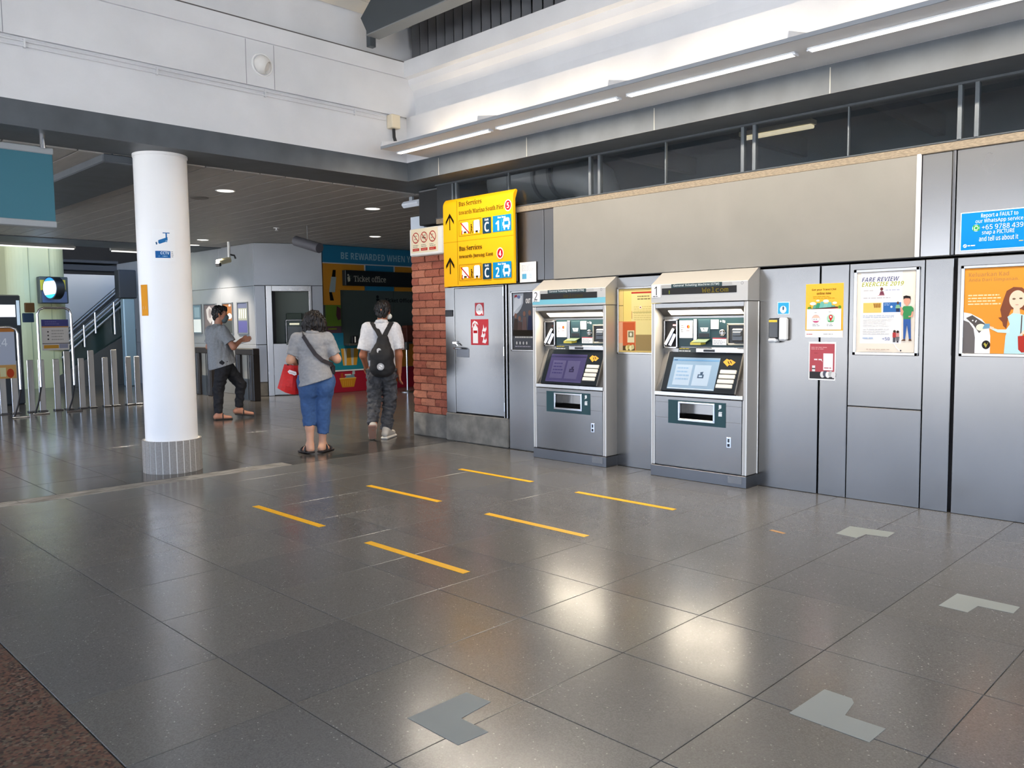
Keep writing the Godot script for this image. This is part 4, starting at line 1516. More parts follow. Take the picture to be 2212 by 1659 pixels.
# ---------------------------------------------------------------- things fixed to the wall
# a flat board or sheet; returns [thing, print]; the print's origin is the sheet's lower left corner
func sheet(called: String, label: String, category: String, x0: float, y0: float, x1: float, y1: float, z: float, m: Material, thick := 0.003) -> Array:
	var t := thing(called, label, category, Vector3((x0 + x1) / 2, y0, z))
	var g := G()
	g.box(x0, y0, z - thick, x1, y1, z, minf(0.003, thick * 0.4))
	part("board" if thick > 0.004 else "paper", g, m, t)
	return [t, P(Vector3(x0, y0, z))]

func frame(t: Node3D, x0: float, y0: float, x1: float, y1: float, z: float, w: float, m: Material) -> void:
	var g := G()
	g.box(x0, y0, z - 0.006, x0 + w, y1, z + 0.014, 0.004)
	g.box(x1 - w, y0, z - 0.006, x1, y1, z + 0.014, 0.004)
	g.box(x0, y0, z - 0.006, x1, y0 + w, z + 0.014, 0.004)
	g.box(x0, y1 - w, z - 0.006, x1, y1, z + 0.014, 0.004)
	part("frame", g, m, t)

func bus(p: Print, x: float, y: float, w: float, h: float, body: String, dark: String) -> void:
	p.poly([V(x, y + h * 0.18), V(x + w * 0.04, y + h * 0.92), V(x + w * 0.18, y + h), V(x + w * 0.82, y + h), V(x + w * 0.96, y + h * 0.92), V(x + w, y + h * 0.18)], body)
	p.rect(x + w * 0.1, y, x + w * 0.3, y + h * 0.2, body)
	p.rect(x + w * 0.7, y, x + w * 0.9, y + h * 0.2, body)
	p.rect(x + w * 0.32, y + h * 0.08, x + w * 0.68, y + h * 0.2, dark)

func bus_sign_half(p: Print, y: float, towards: String, tw: float, line: String, lx: float, stop: String) -> void:
	# arrow
	p.rect(0.107, y + 0.135, 0.122, y + 0.30, "1c0d08")
	p.poly([V(0.114, y + 0.325), V(0.185, y + 0.235), V(0.185, y + 0.195), V(0.114, y + 0.285)], "1c0d08")
	p.poly([V(0.115, y + 0.325), V(0.044, y + 0.235), V(0.044, y + 0.195), V(0.115, y + 0.285)], "1c0d08")
	p.text("Bus Services", 0.272, y + 0.383, 0.375, 0.055, "220f03", true, "Droid Serif")
	p.text(towards, 0.272, y + 0.29, tw, 0.05, "220f03", true, "Droid Serif")
	p.disc(lx, y + 0.317, 0.054, "f7d9c4", 0.062)
	p.disc(lx, y + 0.317, 0.042, "b8151e", 0.050)
	p.text(line, lx - 0.019, y + 0.288, 0.038, 0.058, "ffffff", true)
	# framed picture: no bus here, walk, another bus
	for q: Array in [[0.27, 0.05, 0.637, 0.056], [0.27, 0.224, 0.637, 0.23], [0.27, 0.05, 0.276, 0.23], [0.631, 0.05, 0.637, 0.23]]:
		p.rect(q[0], y + q[1], q[2], y + q[3], "9c6a0a")
	bus(p, 0.316, y + 0.075, 0.115, 0.125, "f3f0ea", "2a1a18")
	p.line(0.30, y + 0.2, 0.445, y + 0.075, 0.014, "b8151e")
	p.line(0.316, y + 0.066, 0.326, y + 0.115, 0.012, "b8151e")
	p.disc(0.476, y + 0.165, 0.009, "3a1b08")
	p.poly([V(0.470, y + 0.155), V(0.484, y + 0.153), V(0.482, y + 0.115), V(0.472, y + 0.115)], "3a1b08")
	p.line(0.475, y + 0.12, 0.462, y + 0.068, 0.008, "3a1b08")
	p.line(0.480, y + 0.12, 0.496, y + 0.07, 0.008, "3a1b08")
	p.line(0.482, y + 0.148, 0.498, y + 0.125, 0.006, "3a1b08")
	p.rect(0.509, y + 0.09, 0.622, y + 0.2, "3a2a20")
	bus(p, 0.514, y + 0.068, 0.104, 0.142, "ffffff", "1a1412")
	# exit and bus stop tiles
	p.rect(0.66, y + 0.05, 0.795, y + 0.222, "1b3c52")
	p.text("Exit", 0.697, y + 0.187, 0.06, 0.024, "ffffff", true)
	p.text("C", 0.692, y + 0.068, 0.07, 0.105, "ffffff", true)
	p.rect(0.823, y + 0.052, 1.103, y + 0.224, "0d83b8")
	p.rect(0.957, y + 0.056, 0.961, y + 0.18, "5ec0e0")
	p.text("Bus Stop", 0.90, y + 0.186, 0.12, 0.026, "ffffff", true)
	p.text(stop, 0.865, y + 0.065, 0.055, 0.105, "ffffff", true)
	bus(p, 0.982, y + 0.065, 0.098, 0.125, "ffffff", "0d83b8")
	p.rect(0.999, y + 0.115, 1.062, y + 0.155, "0d83b8")
	p.rect(0.974, y + 0.11, 0.982, y + 0.145, "ffffff")
	p.rect(1.08, y + 0.11, 1.088, y + 0.145, "ffffff")

func build_wall_items() -> void:
	var g: Geo
	var t: Node3D
	var p: Print
	var s: Array
	# yellow bus sign with its curved top
	t = thing("bus_sign", "big yellow two-part bus services sign with black arrows over the steel door", "sign", Vector3(-6.67, 1.815, -6.25))
	var prof := [V(-6.232, 1.815), V(-6.2, 1.815), V(-6.2, 2.72)]
	for k in 7:
		var a := 0.9 * k / 6.0
		prof.append(V(-6.2 - 0.12 * (1.0 - cos(a)), 2.72 + 0.105 * sin(a)))
	prof.append(V(-6.265, 2.79))
	prof.append(V(-6.232, 2.70))
	g = G()
	along_x_off(g, prof, -7.24, -6.108)
	part("board", g, M.yellow_sign, t)
	p = P(Vector3(-7.24, 1.815, -6.2))
	p.rect(0.0, 0.498, 1.132, 0.503, "b07c08")
	p.rect(0.236, 0.015, 0.243, 0.955, "8a5f06")
	bus_sign_half(p, 0.503, "towards Marina South Pier", 0.715, "5", 1.055, "1")
	bus_sign_half(p, 0.008, "towards Jurong East", 0.55, "4", 0.932, "2")
	part("print", p.g, M.ink, t)
	bits("bracket", [[-7.15, 1.9, -6.30, -7.11, 2.75, -6.23], [-6.28, 1.9, -6.30, -6.24, 2.75, -6.23]], M.steel, t)
	# prohibition light box on the brick pier
	t = thing("prohibition_box", "white box with three red prohibition circles at the top of the brick pier", "sign", Vector3(-7.69, 2.22, -6.35))
	g = G()
	g.box(-8.0, 2.215, -6.425, -7.375, 2.545, -6.30, 0.014)
	part("box", g, mat("e9e6df", 0.5), t)
	g = G()
	g.box(-7.965, 2.25, -6.302, -7.46, 2.535, -6.298)
	part("face", g, mat("e8d9b8", 0.5), t)
	p = P(Vector3(-7.965, 2.25, -6.298))
	for k in 3:
		var cx := 0.095 + 0.158 * k
		p.rows(cx - 0.03, 0.11, cx + 0.035, 0.22, 3, "b0a68e", 7 + k)
		if k == 1:
			p.poly([V(cx - 0.035, 0.175), V(cx + 0.03, 0.165), V(cx + 0.03, 0.18), V(cx - 0.035, 0.19)], "55503f")
			p.line(cx + 0.02, 0.19, cx + 0.03, 0.225, 0.006, "55503f")
		p.ring(cx, 0.18, 0.066, 0.011, "b5362c")
		p.line(cx - 0.042, 0.222, cx + 0.042, 0.138, 0.011, "b5362c")
		p.rows(cx - 0.055, 0.062, cx + 0.055, 0.1, 2, "8a836f", 17 + k)
		p.rect(cx - 0.062, 0.022, cx + 0.062, 0.055, "bb352c")
		p.rows(cx - 0.045, 0.03, cx + 0.045, 0.046, 1, "e0a58f", 27 + k)
	part("print", p.g, M.ink, t)
	# dark screen housing over it, white board and lamp seen past its edge
	t = thing("black_cabinet", "black cabinet mounted high between the brick pier and the beam", "cabinet", Vector3(-7.72, 2.59, -6.42))
	g = G()
	g.box(-7.93, 2.59, -6.62, -7.485, 3.0, -6.40, 0.01)
	part("case", g, mat("17181a", 0.6), t)
	g = G()
	g.box(-7.9, 2.985, -6.45, -7.40, 3.005, -6.38, 0.003)
	part("rail", g, mat("6b6d70", 0.4, 0.5), t)
	t = thing("white_board", "small pale blue-white board sticking out left of the black cabinet", "board", Vector3(-8.13, 2.45, -6.55))
	g = G()
	g.box(-8.25, 2.3, -6.56, -7.98, 2.735, -6.52, 0.006)
	part("face", g, mat("c9d4e0", 0.5), t)
	t = thing("emergency_lamp", "white unlit emergency lamp under the concourse ceiling by the black cabinet", "lamp", Vector3(-8.3, 2.86, -6.6))
	g = G()
	g.box(-8.49, 2.875, -6.63, -8.12, 2.955, -6.55, 0.03)
	part("case", g, mat("dde4ee", 0.4), t)
	g = G()
	g.box(-8.33, 2.95, -6.6, -8.27, 3.0, -6.57)
	part("bracket", g, mat("9aa0a6", 0.5), t)
	# white notice by the yellow sign
	s = sheet("notice", "white printed notice at the lower right of the yellow bus sign", "notice", -6.105, 1.82, -5.868, 2.03, -6.285, M.paper)
	t = s[0]
	p = s[1]
	p.rows(0.03, 0.115, 0.21, 0.185, 5, "b8b5b5", 3)
	p.rect(0.035, 0.035, 0.1, 0.09, "5aa3c7")
	p.rows(0.14, 0.04, 0.2, 0.09, 3, "a9c2cf", 5)
	part("print", p.g, M.ink, t)
	# red fire signs on the door
	s = sheet("fire_hose_sign", "small square red sign with a white hose reel on the steel door", "sign", -6.888, 1.478, -6.742, 1.624, -6.349, mat("c1121f", 0.45))
	p = s[1]
	p.disc(0.073, 0.073, 0.056, "f4efec", 0.062)
	p.poly([V(0.11, 0.09), V(0.131, 0.06), V(0.137, 0.012), V(0.122, 0.016)], "f4efec")
	p.ring(0.072, 0.074, 0.04, 0.003, "d8b0ad")
	p.ring(0.072, 0.074, 0.024, 0.003, "d8b0ad")
	p.disc(0.072, 0.074, 0.008, "55403e")
	part("print", p.g, M.ink, s[0])
	s = sheet("extinguisher_sign", "large red sign with a white fire extinguisher and flames on the steel door", "sign", -6.962, 1.145, -6.672, 1.438, -6.349, mat("c1121f", 0.45))
	p = s[1]
	p.poly([V(0.035, 0.02), V(0.12, 0.02), V(0.12, 0.19), V(0.105, 0.215), V(0.05, 0.215), V(0.035, 0.19)], "f4efec")
	p.rect(0.045, 0.135, 0.11, 0.165, "b0121c")
	p.rect(0.062, 0.21, 0.094, 0.245, "f4efec")
	p.poly([V(0.02, 0.2), V(0.03, 0.25), V(0.06, 0.278), V(0.11, 0.262), V(0.13, 0.225), V(0.1, 0.245), V(0.06, 0.25), V(0.04, 0.235), V(0.035, 0.2)], "f4efec")
	p.ring(0.078, 0.245, 0.012, 0.004, "c1121f")
	for q: Array in [[0.19, 0.15], [0.17, 0.085], [0.19, 0.02]]:
		var a: float = q[0]
		var b: float = q[1]
		p.poly([V(a, b + 0.01), V(a + 0.055, b), V(a + 0.075, b + 0.03), V(a + 0.068, b + 0.06), V(a + 0.05, b + 0.035), V(a + 0.035, b + 0.045), V(a + 0.022, b + 0.085), V(a + 0.018, b + 0.045)], "f4efec")
	part("print", p.g, M.ink, s[0])
	# dark film poster half hidden by machine two
	s = sheet("dark_poster", "dark framed poster half hidden behind ticketing machine two", "poster", -6.285, 1.105, -5.79, 1.715, -6.348, mat("1b191c", 0.35), 0.004)
	t = s[0]
	p = s[1]
	p.poly([V(0.01, 0.36), V(0.01, 0.605), V(0.17, 0.605), V(0.165, 0.50), V(0.13, 0.44), V(0.09, 0.40), V(0.05, 0.38)], "9fa4ab")
	p.poly([V(0.02, 0.40), V(0.14, 0.49), V(0.15, 0.58), V(0.03, 0.55)], "c3c7cb")
	p.poly([V(0.03, 0.56), V(0.08, 0.57), V(0.07, 0.59), V(0.04, 0.585)], "8c3038")
	p.disc(0.10, 0.565, 0.025, "6a7396", 0.018)
	for q: Array in [[0.05, 0.33, "3a2f2d"], [0.11, 0.30, "4a3b38"], [0.18, 0.35, "5b4a49"], [0.26, 0.36, "2c2f46"], [0.34, 0.34, "2f3350"], [0.42, 0.32, "3a3136"]]:
		p.poly([V(q[0] - 0.035, 0.2), V(q[0] + 0.035, 0.2), V(q[0] + 0.03, q[1]), V(q[0] - 0.02, q[1])], q[2])
		p.disc(q[0], q[1] + 0.035, 0.02, "6e5247", 0.027)
	p.rect(0.01, 0.145, 0.48, 0.21, "241e1c")
	p.text("OUT", 0.205, 0.495, 0.07, 0.05, "e8e6e2", true)
	p.text("NOW", 0.30, 0.495, 0.09, 0.05, "e8e6e2", true)
	p.rows(0.04, 0.115, 0.46, 0.15, 1, "b5b0aa", 41)
	for k in 4:
		p.disc(0.065 + 0.05 * k, 0.07, 0.01, "b9b6b2", 0.017)
	p.rows(0.04, 0.02, 0.30, 0.045, 1, "8b8790", 44)
	part("print", p.g, M.ink, t)
	frame(t, -6.305, 1.085, -5.77, 1.735, -6.35, 0.02, M.steel_light)
	# yellow posters between the machines
	t = thing("poster_case", "steel framed case with pale yellow posters between the two ticketing machines", "poster", Vector3(-4.58, 1.105, -6.295))
	g = G()
	g.box(-4.815, 1.105, -6.302, -4.297, 1.705, -6.295)
	part("backing", g, mat("d9b964", 0.5), t)
	p = P(Vector3(-4.80, 1.12, -6.295))
	p.rect(0.0, 0.0, 0.5, 0.57, "ddc077")
	p.rect(0.055, 0.25, 0.15, 0.56, "e6cb74")
	p.rect(0.055, 0.25, 0.058, 0.57, "9c7f36")
	p.rect(0.15, 0.0, 0.5, 0.545, "e3d08c")
	p.rect(0.15, 0.535, 0.5, 0.55, "b3372d")
	p.rect(0.0, 0.423, 0.055, 0.43, "7d6a3e")
	p.rows(0.22, 0.47, 0.40, 0.52, 2, "7d6f45", 51)
	p.rows(0.18, 0.28, 0.46, 0.42, 7, "cfba74", 52)
	p.disc(0.255, 0.405, 0.014, "f4ead0")
	p.rect(0.248, 0.399, 0.262, 0.411, "8a2a22")
	p.rect(0.153, 0.3, 0.158, 0.37, "b5603a")
	p.rect(0.165, 0.355, 0.45, 0.362, "b3a466")
	p.rect(0.2, 0.0, 0.5, 0.15, "9d8455")
	p.rect(0.0, 0.0, 0.2, 0.275, "d77a4c")
	p.rect(0.0, 0.07, 0.05, 0.27, "e3a27c")
	p.rect(0.0, 0.0, 0.05, 0.07, "cdb391")
	p.rect(0.05, 0.045, 0.19, 0.265, "c35a32")
	p.rect(0.05, 0.0, 0.19, 0.045, "55432a")
	p.rect(0.105, 0.075, 0.185, 0.19, "dfcfa2")
	p.rect(0.115, 0.125, 0.175, 0.18, "7f775a")
	p.disc(0.145, 0.152, 0.013, "e7dfc4", 0.018)
	for k in 4:
		p.disc(0.1 + 0.022 * k, 0.025 + 0.008 * (k % 2), 0.018, ["e0cf8a", "b9a45e", "e8dba4", "cfc08a"][k], 0.024)
	part("print", p.g, M.ink, t)
	frame(t, -4.817, 1.085, -4.297, 1.72, -6.297, 0.02, M.steel_light)
	# sanitiser label and dispenser
	s = sheet("sanitiser_label", "small light blue label above the hand sanitiser dispenser", "label", -3.182, 1.438, -3.078, 1.54, -6.298, mat("d5ecf5", 0.45))
	p = s[1]
	p.rect(0.006, 0.006, 0.098, 0.096, "38a6d6")
	p.disc(0.05, 0.04, 0.028, "f4f8fa", 0.03)
	p.poly([V(0.046, 0.035), V(0.056, 0.035), V(0.06, 0.055), V(0.05, 0.07), V(0.043, 0.055)], "3a5a78")
	part("print", p.g, M.ink, s[0])
	t = thing("sanitiser_dispenser", "white and black hand sanitiser dispenser on the steel panel right of machine one", "dispenser", Vector3(-3.15, 1.21, -6.3))
	g = G()
	g.box(-3.148, 1.225, -6.30, -3.08, 1.412, -6.24, 0.014)
	part("side_cover", g, M.plastic_white, t)
	g = G()
	g.box(-3.222, 1.245, -6.30, -3.145, 1.408, -6.225, 0.008)
	part("bottle_window", g, mat("111214", 0.2), t)
	g = G()
	g.box(-3.218, 1.376, -6.30, -3.148, 1.394, -6.2235, 0.001)
	part("yellow_band", g, mat("e4c422", 0.4), t)
	g = G()
	g.box(-3.226, 1.208, -6.30, -3.15, 1.246, -6.21, 0.014)
	part("push_bar", g, mat("c9ccce", 0.35), t)
	# travel poster
	s = sheet("yellow_poster", "yellow poster with a white panel and a red map pin right of the dispenser", "poster", -2.942, 1.254, -2.64, 1.674, -6.298, mat("efb121", 0.5))
	p = s[1]
	p.rect(0.0, 0.0, 0.302, 0.052, "f2f1ef")
	p.text("Get your Travel Chit", 0.05, 0.362, 0.195, 0.02, "5a3a08", true)
	p.text("online now", 0.09, 0.335, 0.115, 0.02, "5a3a08", true)
	p.rows(0.06, 0.30, 0.24, 0.325, 2, "c98f1a", 61)
	for q: Array in [[0.06, 0.265, 0.025], [0.10, 0.288, 0.014], [0.165, 0.283, 0.024], [0.235, 0.268, 0.018]]:
		p.disc(q[0], q[1], q[2], "fbf3e0", q[2] * 0.5)
	for q: Array in [[0.08, 0.03, "5f9b86"], [0.105, 0.045, "3f8f6e"], [0.135, 0.055, "6fb3a5"], [0.165, 0.04, "7fb8ad"], [0.195, 0.05, "6fb3a5"], [0.225, 0.025, "5f9b86"]]:
		p.poly([V(q[0] - 0.025, 0.225), V(q[0] + 0.025, 0.225), V(q[0] + 0.012, 0.225 + q[1]), V(q[0] - 0.012, 0.225 + q[1])], q[2])
	p.disc(0.032, 0.228, 0.014, "5d8c34")
	p.disc(0.275, 0.235, 0.013, "5d8c34")
	p.poly([V(0.045, 0.225), V(0.26, 0.24), V(0.262, 0.228), V(0.05, 0.213)], "4a3532")
	p.line(0.05, 0.213, 0.262, 0.228, 0.004, "b34a50")
	p.line(0.037, 0.255, 0.05, 0.225, 0.003, "4a3532")
	p.rect(0.012, 0.06, 0.288, 0.222, "f7f6f3")
	p.disc(0.087, 0.145, 0.033, "c9a2a0")
	p.disc(0.087, 0.145, 0.029, "e3b8a4")
	p.rect(0.058, 0.13, 0.116, 0.152, "f3f3f3")
	p.rows(0.066, 0.135, 0.11, 0.147, 1, "7d6a70", 63)
	p.poly([V(0.062, 0.128), V(0.112, 0.128), V(0.1, 0.118), V(0.075, 0.118)], "c2467e")
	p.disc(0.207, 0.148, 0.033, "a9cfb4")
	p.poly([V(0.18, 0.13), V(0.235, 0.13), V(0.228, 0.12), V(0.187, 0.12)], "4e9d58")
	p.poly([V(0.207, 0.123), V(0.222, 0.155), V(0.192, 0.155)], "c92a25")
	p.disc(0.207, 0.16, 0.0155, "c92a25")
	p.disc(0.207, 0.16, 0.007, "ffffff")
	p.rows(0.075, 0.188, 0.1, 0.2, 1, "a9a59d", 64)
	p.rows(0.19, 0.192, 0.22, 0.204, 1, "a9a59d", 65)
	p.rows(0.06, 0.085, 0.12, 0.108, 2, "9d9a96", 66)
	p.rows(0.175, 0.085, 0.24, 0.108, 2, "9d9a96", 67)
	p.rect(0.015, 0.02, 0.022, 0.028, "a8302c")
	p.rows(0.026, 0.018, 0.065, 0.03, 1, "a8302c", 68)
	p.rows(0.15, 0.02, 0.24, 0.03, 1, "8d8a86", 69)
	part("print", p.g, M.ink, s[0])
	s = sheet("red_poster", "dull red poster with a white border below the yellow poster", "poster", -2.91, 0.915, -2.692, 1.217, -6.298, M.paper)
	p = s[1]
	p.rect(0.009, 0.065, 0.209, 0.288, "b4545a")
	p.rect(0.009, 0.011, 0.209, 0.066, "3d3a3b")
	p.rows(0.02, 0.24, 0.16, 0.265, 2, "dba3a2", 71)
	p.rows(0.045, 0.208, 0.09, 0.218, 1, "8c3f44", 72)
	p.rect(0.045, 0.158, 0.072, 0.168, "f0eaea")
	p.rect(0.08, 0.158, 0.108, 0.168, "f0eaea")
	p.poly([V(0.1, 0.16), V(0.108, 0.16), V(0.115, 0.143)], "f0eaea")
	p.rect(0.12, 0.08, 0.197, 0.212, "f1efee")
	p.rows(0.127, 0.088, 0.19, 0.107, 1, "b36f72", 74)
	p.rect(0.03, 0.068, 0.055, 0.115, "e0dcda")
	p.rect(0.03, 0.085, 0.055, 0.095, "4a4a4c")
	for k in 5:
		p.disc(0.115 + 0.022 * k, 0.045 + 0.006 * (k % 2), 0.019, ["dcd9d6", "5a5c68", "ece9e6", "bdbab6", "dcd9d6"][k], 0.025)
	part("print", p.g, M.ink, s[0])
	# framed fare notice
	s = sheet("fare_poster", "steel framed poster about a fare review with a man in a green shirt", "poster", -2.535, 1.145, -2.105, 1.745, -6.292, mat("ece7df", 0.3))
	t = s[0]
	p = s[1]
	p.rect(0.0, 0.0, 0.43, 0.6, "e8dccb")
	p.rect(0.03, 0.065, 0.33, 0.595, "efece7")
	p.text("FARE REVIEW", 0.035, 0.528, 0.265, 0.032, "4a5078", true, "Droid Sans", 0.25)
	p.text("EXERCISE 2019", 0.035, 0.492, 0.30, 0.032, "a3a83c", true, "Droid Sans", 0.25)
	p.rows(0.05, 0.45, 0.14, 0.472, 1, "c4c0bc", 81)
	p.rows(0.21, 0.45, 0.32, 0.472, 1, "b5b7c6", 82)
	p.disc(0.183, 0.47, 0.011, "6a4038", 0.013)
	p.poly([V(0.165, 0.425), V(0.205, 0.425), V(0.195, 0.455), V(0.175, 0.455)], "7a4352")
	p.rect(0.155, 0.42, 0.205, 0.426, "c9a3a6")
	p.rows(0.05, 0.395, 0.28, 0.415, 1, "bcb9b9", 83)
	p.rect(0.05, 0.295, 0.185, 0.37, "dcc06a")
	for k in 4:
		p.poly([V(0.125 + 0.014 * k, 0.365), V(0.135 + 0.014 * k, 0.365), V(0.142 + 0.012 * k, 0.335), V(0.132 + 0.012 * k, 0.33)], "9a6a30")
	p.rect(0.192, 0.292, 0.33, 0.375, "f5f4f1")
	p.rect(0.197, 0.297, 0.325, 0.37, "3a6aa6")
	p.rows(0.205, 0.345, 0.255, 0.365, 2, "93aed0", 84)
	p.disc(0.257, 0.337, 0.008, "dfe8f0")
	p.disc(0.302, 0.365, 0.008, "5d4034", 0.010)
	p.poly([V(0.285, 0.325), V(0.32, 0.325), V(0.315, 0.35), V(0.29, 0.35)], "83b28a")
	p.rect(0.29, 0.30, 0.315, 0.325, "333a52")
	p.rows(0.05, 0.255, 0.31, 0.28, 2, "b4bccb", 85)
	p.rows(0.05, 0.19, 0.31, 0.25, 5, "d5d2cd", 86)
	p.rows(0.05, 0.13, 0.28, 0.18, 3, "d0cecb", 87)
	p.rows(0.05, 0.095, 0.16, 0.115, 1, "9fb0cc", 88)
	p.text("+50", 0.195, 0.088, 0.055, 0.025, "8f96b4", true)
	# couple
	p.disc(0.283, 0.155, 0.010, "4a3a34")
	p.disc(0.306, 0.152, 0.010, "3a2a26")
	p.rect(0.27, 0.11, 0.294, 0.147, "b03e3e")
	p.rect(0.296, 0.115, 0.316, 0.143, "c98a84")
	p.poly([V(0.294, 0.115), V(0.32, 0.115), V(0.315, 0.085), V(0.297, 0.085)], "6d6a6c")
	p.rect(0.273, 0.075, 0.291, 0.11, "55555c")
	p.rect(0.3, 0.073, 0.312, 0.085, "3f3a3c")
	p.line(0.28, 0.07, 0.30, 0.035, 0.006, "fbfaf7")
	p.line(0.30, 0.035, 0.325, 0.012, 0.006, "fbfaf7")
	p.disc(0.33, 0.014, 0.006, "4a4a50")
	p.rows(0.08, 0.012, 0.3, 0.028, 1, "c9b3a0", 89)
	# the drawn man
	p.disc(0.366, 0.378, 0.023, "d89a80", 0.03)
	p.poly([V(0.342, 0.385), V(0.34, 0.412), V(0.36, 0.418), V(0.39, 0.41), V(0.393, 0.38), V(0.385, 0.395), V(0.36, 0.397), V(0.348, 0.395)], "2a2624")
	p.poly([V(0.36, 0.355), V(0.374, 0.355), V(0.374, 0.335), V(0.36, 0.335)], "d89a80")
	p.poly([V(0.345, 0.34), V(0.335, 0.325), V(0.34, 0.30), V(0.344, 0.245), V(0.395, 0.245), V(0.40, 0.30), V(0.413, 0.30), V(0.412, 0.325), V(0.398, 0.34)], "3f8a56")
	p.poly([V(0.338, 0.315), V(0.345, 0.30), V(0.336, 0.27), V(0.325, 0.275), V(0.32, 0.335), V(0.328, 0.335)], "d89a80")
	p.poly([V(0.412, 0.3), V(0.404, 0.3), V(0.395, 0.268), V(0.38, 0.268), V(0.38, 0.258), V(0.408, 0.262)], "d89a80")
	p.poly([V(0.344, 0.245), V(0.395, 0.245), V(0.40, 0.10), V(0.386, 0.10), V(0.37, 0.21), V(0.36, 0.10), V(0.347, 0.10)], "3d5e9c")
	p.poly([V(0.33, 0.085), V(0.362, 0.085), V(0.36, 0.1), V(0.346, 0.098)], "5d4436")
	p.poly([V(0.384, 0.085), V(0.406, 0.085), V(0.4, 0.1), V(0.386, 0.1)], "5d4436")
	part("print", p.g, M.ink, t)
	frame(t, -2.56, 1.12, -2.085, 1.768, -6.297, 0.026, M.steel_light)
	# blue service notice
	s = sheet("blue_notice", "bright blue notice with white text about reporting a fault", "notice", -1.828, 1.857, -1.35, 2.122, -6.292, mat("d8ecf6", 0.4))
	p = s[1]
	p.rect(0.006, 0.006, 0.472, 0.259, "0d83c9")
	p.text("Report a FAULT to", 0.128, 0.213, 0.222, 0.034, "eef6fb")
	p.text("our WhatsApp service", 0.095, 0.178, 0.285, 0.034, "e3e3d2")
	p.disc(0.099, 0.153, 0.023, "eaf4ea")
	p.rect(0.08, 0.134, 0.12, 0.172, "35a24a")
	p.ring(0.10, 0.153, 0.014, 0.004, "eaf4ea")
	p.poly([V(0.086, 0.137), V(0.098, 0.141), V(0.09, 0.149)], "eaf4ea")
	p.text("+65 9788 4398", 0.135, 0.138, 0.27, 0.032, "e3e3d2")
	p.text("snap a PICTURE", 0.137, 0.098, 0.195, 0.034, "eef6fb")
	p.text("and tell us about it", 0.12, 0.060, 0.235, 0.034, "eef6fb")
	p.disc(0.033, 0.035, 0.012, "e3eef5")
	p.line(0.025, 0.031, 0.041, 0.039, 0.005, "0d83c9")
	p.rows(0.05, 0.026, 0.1, 0.044, 1, "e3eef5", 92)
	p.rows(0.36, 0.04, 0.44, 0.055, 1, "c9b98a", 93)
	part("print", p.g, M.ink, s[0])
	# orange gate poster
	s = sheet("orange_poster", "orange steel framed poster of a drawn woman tapping a card at a gate", "poster", -1.79, 1.148, -1.335, 1.733, -6.292, mat("e8943a", 0.3))
	t = s[0]
	p = s[1]
	p.rect(0.0, 0.0, 0.455, 0.585, "e8943a")
	p.text("Keluarkan Kad", 0.025, 0.528, 0.245, 0.03, "b07d45", true)
	p.text("Anda Dari Simpanan.", 0.025, 0.488, 0.305, 0.03, "b07d45", true)
	p.rows(0.025, 0.33, 0.235, 0.41, 4, "f4cfa2", 95)
	# gate
	p.poly([V(0.0, 0.0), V(0.0, 0.285), V(0.045, 0.275), V(0.115, 0.235), V(0.16, 0.175), V(0.17, 0.12), V(0.17, 0.0)], "ece9e6")
	p.poly([V(0.0, 0.0), V(0.0, 0.23), V(0.035, 0.215), V(0.065, 0.17), V(0.075, 0.11), V(0.075, 0.0)], "6d6765")
	p.poly([V(0.015, 0.245), V(0.055, 0.265), V(0.15, 0.195), V(0.10, 0.14), V(0.06, 0.2)], "57524f")
	p.disc(0.11, 0.18, 0.03, "e3e2c9", 0.024)
	p.line(0.055, 0.225, 0.062, 0.23, 0.008, "e8e8e4")
	p.line(0.075, 0.215, 0.082, 0.23, 0.006, "e8e8e4")
	p.disc(0.145, 0.06, 0.026, "2b2a28", 0.03)
	p.poly([V(0.13, 0.065), V(0.145, 0.04), V(0.16, 0.08), V(0.148, 0.06), V(0.138, 0.075)], "b5a94a")
	# woman
	p.poly([V(0.245, 0.375), V(0.26, 0.425), V(0.30, 0.45), V(0.35, 0.445), V(0.385, 0.41), V(0.39, 0.35), V(0.37, 0.29), V(0.35, 0.3), V(0.29, 0.3), V(0.275, 0.255), V(0.265, 0.17), V(0.245, 0.19), V(0.24, 0.215), V(0.215, 0.245), V(0.235, 0.25), V(0.225, 0.3)], "7d4a36")
	p.disc(0.325, 0.365, 0.048, "eccbb0", 0.062)
	p.poly([V(0.305, 0.31), V(0.34, 0.31), V(0.345, 0.26), V(0.30, 0.26)], "eccbb0")
	p.disc(0.305, 0.37, 0.010, "6d5a48", 0.006)
	p.disc(0.345, 0.372, 0.010, "6d5a48", 0.006)
	p.line(0.315, 0.33, 0.332, 0.33, 0.005, "c98a7a")
	p.poly([V(0.30, 0.275), V(0.34, 0.27), V(0.375, 0.26), V(0.38, 0.2), V(0.36, 0.12), V(0.375, 0.0), V(0.255, 0.0), V(0.262, 0.12), V(0.285, 0.2), V(0.27, 0.25)], "b9dcdc")
	p.poly([V(0.285, 0.2), V(0.265, 0.165), V(0.215, 0.165), V(0.16, 0.185), V(0.16, 0.175), V(0.215, 0.145), V(0.285, 0.14)], "c6e0dc")
	p.poly([V(0.16, 0.19), V(0.19, 0.18), V(0.19, 0.165), V(0.16, 0.172)], "eccbb0")
	p.poly([V(0.12, 0.17), V(0.165, 0.175), V(0.165, 0.205), V(0.135, 0.205)], "6f9bb3")
	p.line(0.355, 0.26, 0.352, 0.13, 0.006, "4a2a26")
	p.poly([V(0.335, 0.12), V(0.34, 0.03), V(0.36, 0.01), V(0.42, 0.02), V(0.43, 0.13)], "b23a30")
